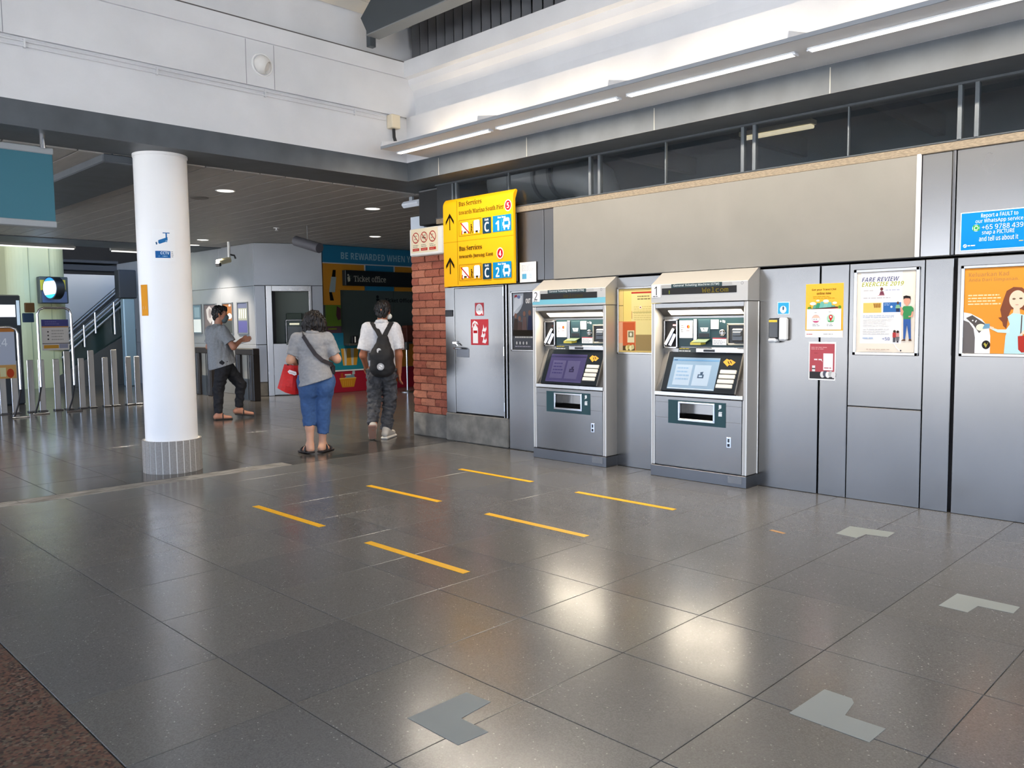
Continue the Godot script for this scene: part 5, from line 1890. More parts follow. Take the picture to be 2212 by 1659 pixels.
	p.poly([V(0.34, 0.12), V(0.38, 0.14), V(0.40, 0.17), V(0.385, 0.18), V(0.36, 0.15)], "eccbb0")
	part("print", p.g, M.ink, t)
	frame(t, -1.815, 1.125, -1.31, 1.757, -6.297, 0.024, M.steel_light)

func along_x_off(g: Geo, prof: Array, x0: float, x1: float) -> void:
	g.prism(PackedVector2Array(prof), -x1, -x0, Transform3D(Basis(Vector3(0, 0, 1), Vector3(0, 1, 0), Vector3(-1, 0, 0)), Vector3.ZERO))

# ---------------------------------------------------------------- floor markings
func build_floor_items() -> void:
	var which := ["farthest", "middle", "nearest"]
	for c in 2:
		for k in 3:
			var x := -5.35 if c == 0 else -3.83
			var z := [[-5.145, -4.085, -3.025], [-5.075, -4.055, -3.0]][c][k] as float
			var g := Geo.new()
			g.obox(Vector3(0, 0.0006, 0), Vector3(0.95, 0.0012, 0.055), Basis(), 0.0003)
			single("floor_tape", g, M.tape, Vector3(x, 0.0006, z), "yellow queue tape on the floor, %s of three in the row before machine %s" % [which[k], ["two", "one"][c]], "floor tape", "yellow queue tapes")
	var grey := tri(mat("8d9492", 0.55), Vector3.ONE)
	var ls := [["grey corner floor sticker nearest the camera, left of the other near one", [V(-2.25, -1.72), V(-2.25, -2.0), V(-2.125, -2.01), V(-2.11, -1.85), V(-1.97, -1.85), V(-1.98, -1.72)]],
		["grey corner floor sticker with a torn corner, at the right front", [V(-1.29, -2.68), V(-1.28, -2.95), V(-1.175, -2.945), V(-1.155, -2.915), V(-1.14, -2.8), V(-1.0, -2.8), V(-1.005, -2.67)]],
		["grey corner floor sticker nearest the steel wall", [V(-2.2, -5.2), V(-2.21, -5.45), V(-1.93, -5.48), V(-1.92, -5.33), V(-2.05, -5.31), V(-2.06, -5.18)]],
		["grey corner floor sticker half way to the wall at the right edge", [V(-1.27, -4.21), V(-1.26, -4.46), V(-0.98, -4.45), V(-0.98, -4.33), V(-1.13, -4.33), V(-1.14, -4.2)]]]
	for l: Array in ls:
		var g := Geo.new()
		var a: Vector2 = l[1][0]
		g.o = Vector3(a.x, 0.0006, a.y)
		var pts := PackedVector2Array()
		for q: Vector2 in l[1]:
			pts.append(Vector2(q.x, -q.y))
		g.prism(pts, 0.0006, 0.0014, Transform3D(Basis(Vector3.RIGHT, Vector3.FORWARD, Vector3.UP), Vector3.ZERO))
		single("floor_sticker", g, grey, Vector3(a.x, 0.0006, a.y), l[0], "floor sticker", "grey corner stickers")
	var g := Geo.new()
	g.obox(Vector3(0, 0.0005, 0), Vector3(0.11, 0.001, 0.03), Basis(Vector3.UP, -0.2))
	single("tape_scrap", g, mat("b58a5c", 0.6), Vector3(-2.5, 0.0006, -4.99), "small tan scrap of tape on the floor before the red poster", "tape")

# ---------------------------------------------------------------- things in the concourse
func wrap_round(pr: Print, ctr: Vector3, r: float, a0: float) -> Geo:
	var g := pr.g
	for i in g.v.size():
		var q := g.v[i]
		var a := a0 - q.x / r
		g.v[i] = ctr + Vector3(cos(a), 0, sin(a)) * (r + q.z) + Vector3(0, q.y, 0) - org
		g.n[i] = Vector3(cos(a), 0, sin(a))
	return g

func strip_rect(p: Print, x0: float, y0: float, x1: float, y1: float, col: String) -> void:
	var n := int(ceil((x1 - x0) / 0.012))
	for i in n:
		p.rect(lerpf(x0, x1, float(i) / n), y0, lerpf(x0, x1, float(i + 1) / n), y1, col)
		p.layer -= p.step
	p.layer += p.step

func build_concourse_items() -> void:
	var g: Geo
	var t: Node3D
	var p: Print
	# hanging teal sign at the left edge
	t = thing("hanging_sign", "teal sign board with grey rails hanging from the beam at the left edge", "sign", Vector3(-7.75, 2.25, -1.3))
	g = G()
	g.box(-7.83, 2.29, -2.285, -7.75, 2.88, -0.3, 0.004)
	part("board", g, tri(mat("26697a", 0.45), Vector3.ONE), t)
	for q: Array in [[2.25, 2.305], [2.865, 2.92]]:
		g = G()
		g.box(-7.84, q[0], -2.29, -7.738, q[1], -0.3, 0.006)
		part("rail", g, mat("9a9fa2", 0.5), t)
	for z: float in [-2.2, -0.45]:
		g = G()
		g.tube([Vector3(-7.7, 2.9, z), Vector3(-7.7, 3.014, z)], 0.022, 12)
		part("rod", g, M.chrome, t)
	# stickers on the round column
	var cc := Vector3(-7.93, 0, -3.27)
	var face := atan2(0.381, 0.924)
	t = thing("camera_sticker", "white sticker with a blue surveillance camera symbol on the round column", "sticker", Vector3(-7.71, 2.0, -3.18))
	p = Print.new(Vector3.ZERO)
	p.layer = 0.003
	strip_rect(p, -0.095, 2.005, 0.1, 2.30, "f1f1f0")
	strip_rect(p, -0.005, 2.262, 0.055, 2.27, "2a6ba4")
	p.rect(0.019, 2.19, 0.031, 2.265, "2a6ba4")
	for k in 8:
		var x := -0.045 + 0.01 * k
		var y := 2.16 + 0.00375 * k
		p.poly([V(x, y + (0.012 if k == 0 else 0.0)), V(x, y + 0.038), V(x + 0.0102, y + 0.042), V(x + 0.0102, y + (0.012 if k == 7 else 0.004))], "2a6ba4")
		p.layer -= p.step
	p.disc(0.025, 2.19, 0.010, "a9c6de")
	p.poly([V(-0.07, 2.178), V(-0.058, 2.184), V(-0.052, 2.162), V(-0.064, 2.156)], "3a5f80")
	strip_rect(p, -0.075, 2.035, 0.055, 2.10, "23609c")
	p.text("CCTV", -0.03, 2.068, 0.075, 0.026, "dbe8f2", true)
	p.rows(-0.045, 2.04, 0.045, 2.062, 1, "8fb3d2", 5)
	p.rows(0.062, 2.04, 0.085, 2.10, 4, "9a9da0", 6)
	part("print", wrap_round(p, cc, 0.238, face), M.ink, t)
	t = thing("orange_sticker", "narrow orange sticker on the left edge of the round column", "sticker", Vector3(-7.9, 1.5, -3.04))
	p = Print.new(Vector3.ZERO)
	p.layer = 0.003
	strip_rect(p, -0.26, 1.5, -0.17, 1.79, "e0962a")
	p.rect(-0.235, 1.56, -0.20, 1.59, "b9bcc0")
	part("print", wrap_round(p, cc, 0.238, face), M.ink, t)
	# surveillance camera on its drop pole
	t = thing("surveillance_camera", "cream surveillance camera on a white pole hanging over the poster wall", "camera", Vector3(-14.98, 3.0, -7.42))
	g = G()
	g.tube([Vector3(-14.98, 3.0, -7.42), Vector3(-14.98, 2.70, -7.42)], 0.028, 12)
	part("pole", g, M.plastic_white, t)
	g = G()
	g.tube([Vector3(-14.98, 2.76, -7.42), Vector3(-14.93, 2.74, -7.5), Vector3(-14.92, 2.68, -7.52)], 0.018, 8)
	part("cable", g, M.black, t)
	g = G()
	g.bar(Vector3(-14.98, 2.66, -7.42), Vector3(-14.83, 2.585, -7.12), 0.12, 0.1, 0.02)
	part("housing", g, mat("d5cfae", 0.5), t)
	g = G()
	g.bar(Vector3(-14.84, 2.55, -7.15), Vector3(-14.815, 2.54, -7.1), 0.1, 0.07, 0.01)
	part("lens", g, M.black, t)
	# loudspeaker
	t = thing("loudspeaker", "grey tubular loudspeaker hanging on a thin wire from the concourse ceiling", "loudspeaker", Vector3(-11.8, 3.0, -7.2))
	g = G()
	g.tube([Vector3(-12.08, 2.775, -7.15), Vector3(-12.06, 2.77, -7.155), Vector3(-11.55, 2.63, -7.25), Vector3(-11.53, 2.625, -7.254)], 0.082, 24)
	part("body", g, mat("58575c", 0.6), t)
	g = G()
	g.tube([Vector3(-11.8, 2.74, -7.2), Vector3(-11.8, 3.0, -7.2)], 0.006, 6)
	part("wire", g, mat("8a8a88", 0.5), t)
	# posters on the office side wall
	var pc := [[-17.62, -17.2, "6f8796", "poster with a pale lower half beside the round column", "e9eef0"], [-17.06, -16.5, "6d6468", "dark reflective poster behind the walking man's back", "a5a0a2"], [-16.2, -15.77, "8a5a34", "brown and dark poster behind the walking man's face", "3f4446"], [-15.55, -15.13, "5a6078", "blue-grey poster nearest the wall corner", "4c4f7e"]]
	for k in 4:
		var q: Array = pc[k]
		t = thing("wall_poster", "narrow framed " + q[3], "poster", Vector3((q[0] + q[1]) / 2, 1.24, -7.84), "posters on the office wall")
		g = G()
		g.box(q[0], 1.24, -7.852, q[1], 1.85, -7.836)
		part("board", g, mat(q[2], 0.2), t)
		p = P(Vector3(q[0], 1.24, -7.836))
		var w: float = q[1] - q[0]
		if k == 0:
			p.rect(0.03, 0.02, w - 0.03, 0.3, q[4])
			p.rect(0.08, 0.34, w - 0.08, 0.56, "8fa6b4")
		elif k == 1:
			p.poly([V(0.1, 0.5), V(0.25, 0.58), V(0.4, 0.5), V(0.42, 0.3), V(0.28, 0.2), V(0.14, 0.3)], "bdb9ba")
			p.disc(0.28, 0.42, 0.07, "8d8588", 0.1)
			p.poly([V(0.36, 0.1), V(0.44, 0.1), V(0.46, 0.3), V(0.38, 0.28)], "e4e2e0")
		elif k == 2:
			p.rect(0.0, 0.0, w, 0.26, q[4])
			p.disc(0.3, 0.35, 0.1, "cfccc6", 0.06)
			p.rect(0.28, 0.55, 0.36, 0.59, "e6e2d8")
		else:
			p.rect(0.03, 0.02, w - 0.03, 0.24, q[4])
			p.rect(0.03, 0.26, w - 0.03, 0.5, "7f867c")
			for j in 4:
				p.line(0.06 + 0.09 * j, 0.3, 0.1 + 0.08 * j, 0.48, 0.03, "d3d9d6")
		part("print", p.g, M.ink, t)
		g = G()
		g.box(q[0] - 0.012, 1.225, -7.85, q[0] + 0.01, 1.865, -7.826)
		g.box(q[1] - 0.01, 1.225, -7.85, q[1] + 0.012, 1.865, -7.826)
		g.box(q[0], 1.225, -7.85, q[1], 1.245, -7.826)
		g.box(q[0], 1.845, -7.85, q[1], 1.865, -7.826)
		part("frame", g, mat("7d8388", 0.35, 0.5), t)
	# dark barrier frames before that wall
	for k in 2:
		var x0: float = [-16.35, -14.62][k]
		t = thing("barrier_frame", ["dark brown barrier frame with a pale flap left of the walking man", "dark brown barrier frame with a pale flap right of the walking man"][k], "barrier", Vector3(x0 + 0.35, 0, -7.35), "barrier frames")
		g = G()
		g.box(x0, 0.0, -7.42, x0 + 0.17, 0.86, -7.28, 0.01)
		part("leg", g, mat("2a2522", 0.4), t)
		g = G()
		g.box(x0 + 0.53, 0.0, -7.42, x0 + 0.70, 0.86, -7.28, 0.01)
		part("leg", g, mat("2a2522", 0.4), t)
		g = G()
		g.box(x0, 0.85, -7.42, x0 + 0.70, 0.97, -7.28, 0.012)
		part("top_bar", g, mat("322c29", 0.4), t)
		g = G()
		g.box(x0 + 0.17, 0.4, -7.36, x0 + 0.53, 0.85, -7.34)
		part("flap", g, mat("a9a69c", 0.4), t)
		g = G()
		g.box(x0 + 0.17, 0.0, -7.37, x0 + 0.53, 0.4, -7.33)
		part("lower_panel", g, mat("4d5358", 0.4), t)
		for x: float in [x0 + 0.06, x0 + 0.5, x0 + 0.58]:
			bits("edge_trim", [[x, 0.02, -7.28, x + 0.014, 0.85, -7.268]], M.chrome, t)
	# flat steel posts of the gate line
	var posts := [-3.55, -3.72, -3.96, -4.12, -4.35, -4.52, -4.74, -4.90, -5.13, -5.28, -5.52, -5.67, -5.9, -6.1]
	var src: Node3D = null
	var tall: Node3D = null
	for k in posts.size():
		var hi: bool = k in [5, 7, 9]
		var pos := Vector3(-15.15, 0, posts[k])
		var label := "flat stainless steel gate post, number %s from the left photo edge in the gate line" % ["one", "two", "three", "four", "five", "six", "seven", "eight", "nine", "ten", "eleven", "twelve", "thirteen", "fourteen"][k]
		if hi:
			label = label.replace("flat stainless", "taller stainless")
		var from: Node3D = tall if hi else src
		if from:
			dup(from, "gate_post", label, pos)
			continue
		var h := 1.0 if hi else 0.87
		t = thing("gate_post", label, "post", pos, "flat steel posts of the gate line")
		org = pos
		g = G()
		g.obox(pos + Vector3(0, h / 2, 0), Vector3(0.03, h, 0.095), Basis(), 0.008)
		part("blade", g, M.steel_satin, t)
		g = G()
		g.obox(pos + Vector3(0.0, 0.012, 0), Vector3(0.12, 0.024, 0.13), Basis(), 0.006)
		part("foot", g, M.steel_dark, t)
		g = G()
		g.obox(pos + Vector3(0.016, h / 2, 0.044), Vector3(0.012, h, 0.012), Basis(), 0.003)
		part("edge_trim", g, M.chrome, t)
		if hi:
			tall = t
		else:
			src = t
	# chrome sign stands
	for k in 2:
		var x := [-14.75, -14.45][k] as float
		var z0 := [-4.0, -3.1][k] as float
		var z1 := [-4.50, -3.63][k] as float
		var top := [1.72, 1.41][k] as float
		t = thing("sign_stand", ["tall chrome tube stand holding a notice with a purple heading", "chrome tube stand with an orange-topped notice cut by the left photo edge"][k], "stand", Vector3(x, 0, (z0 + z1) / 2), "chrome sign stands")
		g = G()
		g.tube([Vector3(x, 0.44, z0), Vector3(x, top - 0.1, z0), Vector3(x, top - 0.03, z0 - 0.03), Vector3(x, top, z0 - 0.1), Vector3(x, top, z1 + 0.1), Vector3(x, top - 0.03, z1 + 0.03), Vector3(x, top - 0.1, z1), Vector3(x, 0.44, z1)], 0.02, 10)
		part("tube_frame", g, M.chrome, t)
		for z: float in [z0, z1]:
			g = G()
			g.tube([Vector3(x, 0.44, z), Vector3(x + 0.05, 0.2, z + 0.06), Vector3(x + 0.08, 0.02, z + 0.13)], 0.014, 8)
			part("leg", g, mat("2a2a2c", 0.4), t)
			g = G()
			g.tube([Vector3(x + 0.08, 0.01, z + 0.16), Vector3(x + 0.08, 0.01, z - 0.08)], 0.018, 8)
			part("foot", g, M.chrome, t)
		var y0 := [1.03, 0.62][k] as float
		var y1 := [1.53, 1.40][k] as float
		g = G()
		g.box(x - 0.012, y0, z1 + 0.05, x + 0.008, y1, z0 - 0.05, 0.003)
		part("board", g, mat("b9bcbf", 0.4), t)
		p = P(Vector3(x + 0.008, y0, z0 - 0.05), Vector3(0, 0, -1))
		var w := z0 - z1 - 0.1
		if k == 0:
			p.rect(0.0, 0.0, w, 0.5, "cfc9c0")
			p.rect(0.0, 0.39, w, 0.5, "4a4a7c")
			p.rect(0.0, 0.37, w, 0.39, "b98a58")
			p.rect(0.0, 0.105, w, 0.115, "3a3836")
			p.rect(0.02, 0.03, w * 0.6, 0.085, "c79238")
			p.rect(w * 0.62, 0.03, w - 0.02, 0.1, "8f8fa0")
			p.rows(0.14, 0.15, w - 0.04, 0.34, 4, "a8a29a", 3)
			for j in 3:
				p.disc(0.09, 0.18 + 0.06 * j, 0.013, "55504c")
			p.rows(0.05, 0.41, w - 0.1, 0.48, 2, "6a6a96", 4)
		else:
			p.rect(0.0, 0.72, w, 0.78, "b8763c")
			p.rect(0.0, 0.22, w, 0.72, "b5bccb")
			p.text("24", w - 0.26, 0.5, 0.16, 0.12, "e9edf2")
			p.rect(0.0, 0.0, w, 0.21, "c99a5c")
			p.disc(w - 0.08, 0.08, 0.05, "b8452a", 0.07)
			p.poly([V(0.05, 0.02), V(0.2, 0.02), V(0.22, 0.14), V(0.1, 0.18)], "d8792c")
			p.rect(w - 0.22, 0.03, w - 0.14, 0.17, "d5cfa0")
		part("print", p.g, M.ink, t)
	# round lit sign on the pale green column and the box behind it
	t = thing("round_sign", "glowing round blue and white sign on a black drum before the green column", "sign", Vector3(-20.4, 2.05, -5.81))
	var nn := Vector3(0.30, 0, 0.954)
	var fb := Basis(nn.cross(Vector3.UP) * -1.0, Vector3.UP, nn)
	var ctr := Vector3(-20.35, 2.286, -5.80)
	g = G()
	g.lathe(ctr, [V(0.0, -0.2), V(0.245, -0.2), V(0.255, -0.19), V(0.255, 0.0), V(0.24, 0.004), V(0.235, -0.006), V(0.0, -0.006)], 40, Basis(fb.x, nn, fb.x.cross(nn)))
	part("drum", g, M.black, t)
	var glows := [glow("1a8ae8", 0.14), glow("f4f8ff", 0.2), glow("18a9f0", 0.15)]
	glows[0].albedo_color = Color("1a6ac8")
	glows[2].albedo_color = Color("1890d0")
	var cuts := [[0.5, 2.64, 0], [-0.32, 0.5, 1], [-3.64 + 0.5, -0.32, 2]]
	var bands := ["top_face", "sign_band", "bottom_face"]
	for k in 3:
		var pts := PackedVector2Array()
		if k == 1:
			for j in 7:
				pts.append(Vector2.from_angle(lerpf(-0.6, 0.75, j / 6.0)) * 0.23)
			for j in 7:
				pts.append(Vector2.from_angle(lerpf(2.45, 3.9, j / 6.0)) * 0.23)
		else:
			for j in 13:
				pts.append(Vector2.from_angle(lerpf(0.75, 2.45, j / 12.0) if k == 0 else lerpf(3.9, 5.683, j / 12.0)) * 0.23)
		g = G()
		g.prism(pts, 0.0, 0.006, Transform3D(fb, ctr))
		part(bands[k], g, glows[k], t)
	var ol := OmniLight3D.new()
	ol.name = "sign_light"
	ol.light_color = Color("a9d4ff")
	ol.light_energy = 0.05
	ol.light_size = 0.2
	ol.omni_range = 20.0
	ol.omni_attenuation = 2.0
	ol.shadow_enabled = true
	ol.position = ctr + nn * 0.15 - t.position
	t.add_child(ol, true)
	t = thing("service_box", "dark box with yellow plates behind the round lit sign", "box", Vector3(-20.75, 1.95, -6.0))
	g = G()
	g.box(-20.95, 1.95, -6.29, -20.71, 2.56, -5.70, 0.015)
	part("case", g, mat("3c423e", 0.6), t)
	bits("yellow_plate", [[-20.712, 2.27, -6.23, -20.69, 2.49, -6.04], [-20.712, 2.25, -5.80, -20.69, 2.48, -5.71]], mat("b9a41e", 0.5), t)
	g = G()
	g.box(-20.712, 1.97, -6.25, -20.69, 2.22, -5.74)
	part("blue_plate", g, mat("4a5a7a", 0.5), t)
	# information kiosk at the far left edge
	t = thing("information_screen", "white glowing screen with a brown and blue panel at the left photo edge", "screen", Vector3(-17.0, 0, -4.2))
	g = G()
	g.box(-17.1, 0.0, -4.33, -16.95, 2.0, -3.9, 0.02)
	part("case", g, mat("394046", 0.5), t)
	g = G()
	g.box(-16.952, 1.60, -4.24, -16.945, 1.82, -3.95)
	part("screen_face", g, glow("eef6ff", 0.2), t)
	g = G()
	g.box(-16.952, 1.45, -4.31, -16.945, 1.9, -4.26)
	part("screen_edge", g, glow("8fc6ea", 0.08), t)
	g = G()
	g.box(-17.0, 1.68, -4.56, -16.94, 1.86, -4.40, 0.01)
	part("brown_panel", g, mat("6a4a22", 0.6), t)
	g = G()
	g.box(-17.0, 1.5, -4.54, -16.94, 1.67, -4.36, 0.01)
	part("blue_panel", g, mat("22405e", 0.6), t)
	# cash machine in its bay
	var fr := Transform3D(Basis(Vector3(0.4195, 0, -0.9077), Vector3.UP, Vector3(0.9077, 0, 0.4195)), Vector3(-14.85, 0, -7.85))
	t = thing("cash_machine", "dark grey-green cash machine with a lit strip in the steel framed bay", "cash machine", fr * Vector3(0.75, 1.03, -0.15))
	g = G()
	g.obox(fr * Vector3(0.755, 1.26, -0.16), Vector3(0.36, 0.46, 0.18), fr.basis, 0.01)
	part("body", g, mat("4e5a56", 0.4), t)
	g = G()
	for q: Array in [[0.575, 1.03, 0.59, 1.5], [0.925, 1.03, 0.94, 1.5], [0.575, 1.485, 0.94, 1.5]]:
		g.obox(fr * Vector3((q[0] + q[2]) / 2, (q[1] + q[3]) / 2, -0.06), Vector3(q[2] - q[0], q[3] - q[1], 0.03), fr.basis, 0.003)
	part("frame", g, M.steel_light, t)
	g = G()
	g.obox(fr * Vector3(0.745, 1.415, -0.065), Vector3(0.19, 0.035, 0.012), fr.basis, 0.003)
	part("lamp_strip", g, glow("fff3b8", 0.1), t)
	g = G()
	g.obox(fr * Vector3(0.755, 1.24, -0.066), Vector3(0.3, 0.26, 0.012), fr.basis, 0.004)
	part("screen_glass", g, mat("28312f", 0.15), t)
	g = G()
	g.obox(fr * Vector3(0.72, 1.03, 0.02), Vector3(0.3, 0.05, 0.1), fr.basis, 0.008)
	part("shelf", g, mat("6c706c", 0.4), t)
	g = G()
	g.obox(fr * Vector3(0.75, 1.56, -0.16), Vector3(0.3, 0.14, 0.14), fr.basis, 0.01)
	part("top_box", g, mat("3d4a3d", 0.5), t)
	# black ticket office sign hanging before the front
	t = thing("ticket_office_sign", "long black ticket office sign with white lettering hanging under the teal header", "sign", Vector3(-14.1, 2.18, -10.5))
	g = G()
	g.box(-14.17, 2.18, -12.1, -14.05, 2.49, -9.42, 0.006)
	part("board", g, mat("0e1518", 0.35), t)
	p = P(Vector3(-14.05, 0, 0), Vector3(0, 0, -1))
	p.text("Ticket office", 9.62, 2.265, 0.80, 0.12, "b9b6a8", false, "Droid Serif")
	p.poly([V(9.46, 2.34), V(9.53, 2.38), V(9.53, 2.27), V(9.48, 2.25)], "a9a694")
	p.disc(9.485, 2.39, 0.02, "a9a694")
	p.ring(9.55, 2.35, 0.035, 0.01, "4a564e")
	part("lettering", p.g, M.ink, t)
	for z: float in [-9.6, -11.9]:
		bits("bracket", [[-14.3, 2.3, z - 0.02, -14.16, 2.36, z]], mat("1d2326", 0.5), t)
	# things on the counter
	t = thing("card_holder", "small black and white card holder on the ticket counter", "holder", Vector3(-14.25, 1.0, -9.75))
	g = G()
	g.box(-14.28, 1.0, -9.80, -14.22, 1.16, -9.66, 0.006)
	part("stand", g, M.black, t)
	g = G()
	g.box(-14.222, 1.02, -9.745, -14.216, 1.14, -9.715)
	part("card", g, M.paper, t)
	t = thing("brown_box", "brown box on the counter left of the brick pier", "box", Vector3(-14.22, 1.0, -11.15))
	g = G()
	g.box(-14.28, 1.0, -11.35, -14.12, 1.35, -11.0, 0.01)
	part("body", g, mat("5a2a1c", 0.6), t)
	g = G()
	g.box(-14.285, 1.3, -11.36, -14.11, 1.36, -10.99, 0.01)
	part("lid", g, mat("6a3422", 0.6), t)
	t = thing("queue_post", "thin chrome queue post with a black head left of the brick pier", "post", Vector3(-13.3, 0, -10.35))
	g = G()
	g.tube([Vector3(-13.3, 0.03, -10.35), Vector3(-13.3, 0.88, -10.35)], 0.02, 12)
	part("pole", g, M.chrome, t)
	g = G()
	g.tube([Vector3(-13.3, 0.86, -10.35), Vector3(-13.3, 1.02, -10.35)], 0.045, 16)
	part("head", g, M.black, t)
	g = G()
	g.lathe(Vector3(-13.3, 0, -10.35), [V(0.16, 0.0), V(0.16, 0.012), V(0.06, 0.03), V(0.0, 0.034)], 28)
	part("foot", g, M.steel_light, t)

# ---------------------------------------------------------------- bodies: tapered capsules joined smoothly and meshed as surface nets
class Blob:
	var prims := []
	var k := 0.03

	func cap(a: Vector3, b: Vector3, ra: float, rb: float, sz := 1.0, flat_b := false) -> void:
		prims.append([a, b, ra, rb, sz, flat_b])

	func ball(a: Vector3, r: float, sz := 1.0) -> void:
		prims.append([a, a + Vector3(0, 0.0001, 0), r, r, sz, false])

	func chain(p: Array, r: Array, sz := 1.0) -> void:
		for i in p.size() - 1:
			cap(p[i], p[i + 1], r[i], r[i + 1], sz)

	# adds the surface to g; wrinkle: size of small folds; keep: planes (normal, d) that cut the shape off where normal.p > d
	func into(g: Geo, cell: float, wrinkle := 0.0, cuts := [], sd := 1, stretch := Vector3(9, 5, 9)) -> void:
		var lo := Vector3.ONE * 1e9
		var hi := -lo
		for q: Array in prims:
			var r := maxf(q[2], q[3])
			lo = lo.min(q[0] - Vector3.ONE * r).min(q[1] - Vector3.ONE * r)
			hi = hi.max(q[0] + Vector3.ONE * r).max(q[1] + Vector3.ONE * r)
		lo -= Vector3.ONE * cell * 2.5
		hi += Vector3.ONE * cell * 2.5
		var nx := int((hi.x - lo.x) / cell) + 2
		var ny := int((hi.y - lo.y) / cell) + 2
		var nz := int((hi.z - lo.z) / cell) + 2
		var f := PackedFloat32Array()
		f.resize(nx * ny * nz)
		f.fill(1.0)
		var m := k + cell * 2.0
		for q: Array in prims:
			var a: Vector3 = q[0]
			var b: Vector3 = q[1]
			var ra: float = q[2]
			var rb: float = q[3]
			var sz: float = q[4]
			var fl: bool = q[5]
			var r := maxf(ra, rb) + m
			var i0 := ((a.min(b) - Vector3.ONE * r - lo) / cell).floor().max(Vector3.ZERO)
			var i1 := ((a.max(b) + Vector3.ONE * r - lo) / cell).ceil().min(Vector3(nx - 1, ny - 1, nz - 1))
			var ba := b - a
			var l2 := ba.length_squared()
			var ln := sqrt(l2)
			for z in range(int(i0.z), int(i1.z) + 1):
				for y in range(int(i0.y), int(i1.y) + 1):
					var row := (z * ny + y) * nx
					for x in range(int(i0.x), int(i1.x) + 1):
						var p := lo + Vector3(x, y, z) * cell
						var tt := (p - a).dot(ba) / l2
						var t := clampf(tt, 0.0, 1.0)
						var v := p - a - ba * t
						if fl and tt > 1.0:
							v = p - a - ba * tt
						v.z /= sz
						var d := v.length() - lerpf(ra, rb, t)
						if fl:
							d = maxf(d, (tt - 1.0) * ln)
						var o := f[row + x]
						var h := k - absf(o - d)
						if h > 0.0:
							f[row + x] = minf(o, d) - h * h * 0.25 / k
						elif d < o:
							f[row + x] = d
		if wrinkle > 0.0 or cuts.size():
			var ns := FastNoiseLite.new()
			ns.seed = sd
			ns.frequency = 1.0
			ns.fractal_octaves = 2
			for z in nz:
				for y in ny:
					for x in nx:
						var i := (z * ny + y) * nx + x
						if f[i] < 0.06:
							var p := lo + Vector3(x, y, z) * cell
							var d := f[i]
							if wrinkle > 0.0:
								d += ns.get_noise_3d(p.x * stretch.x, p.y * stretch.y, p.z * stretch.z) * wrinkle
							for c: Array in cuts:
								d = maxf(d, p.dot(c[0]) - c[1])
							f[i] = d
		var id := PackedInt32Array()
		id.resize(nx * ny * nz)
		id.fill(-1)
		var sxy := nx * ny
		var off := [0, 1, nx, nx + 1, sxy, sxy + 1, sxy + nx, sxy + nx + 1]
		var corner := [Vector3(0, 0, 0), Vector3(1, 0, 0), Vector3(0, 1, 0), Vector3(1, 1, 0), Vector3(0, 0, 1), Vector3(1, 0, 1), Vector3(0, 1, 1), Vector3(1, 1, 1)]
		var edges := [[0, 1], [2, 3], [4, 5], [6, 7], [0, 2], [1, 3], [4, 6], [5, 7], [0, 4], [1, 5], [2, 6], [3, 7]]
		for z in nz - 1:
			for y in ny - 1:
				var row := (z * ny + y) * nx
				for x in nx - 1:
					var i := row + x
					if absf(f[i]) > cell * 3.0:
						continue
					var neg := 0
					for o: int in off:
						if f[i + o] < 0.0:
							neg += 1
					if neg == 0 or neg == 8:
						continue
					var s := Vector3.ZERO
					var n := 0
					for e: Array in edges:
						var da := f[i + off[e[0]]]
						var db := f[i + off[e[1]]]
						if (da < 0.0) != (db < 0.0):
							s += (corner[e[0]] as Vector3).lerp(corner[e[1]], da / (da - db))
							n += 1
					s /= n
					var gr := Vector3(f[i + 1] - f[i] + f[i + nx + 1] - f[i + nx] + f[i + sxy + 1] - f[i + sxy], f[i + nx] - f[i] + f[i + nx + 1] - f[i + 1] + f[i + sxy + nx] - f[i + sxy], f[i + sxy] - f[i] + f[i + sxy + 1] - f[i + 1] + f[i + sxy + nx] - f[i + nx])
					id[i] = g.put(lo + (Vector3(x, y, z) + s) * cell, gr.normalized())
		for z in range(1, nz - 1):
			for y in range(1, ny - 1):
				for x in range(1, nx - 1):
					var i := (z * ny + y) * nx + x
					if absf(f[i]) > cell * 3.0:
						continue
					var inside := f[i] < 0.0
					var sets := [[1, nx, sxy], [nx, sxy, 1], [sxy, 1, nx]]
					for e: Array in sets:
						if inside == (f[i + e[0]] < 0.0):
							continue
						var q0 := id[i]
						var q1 := id[i - e[1]]
						var q2 := id[i - e[1] - e[2]]
						var q3 := id[i - e[2]]
						if q0 < 0 or q1 < 0 or q2 < 0 or q3 < 0:
							continue
						if inside:
							g.ix.append_array([q0, q2, q1, q0, q3, q2])
						else:
							g.ix.append_array([q0, q1, q2, q0, q2, q3])

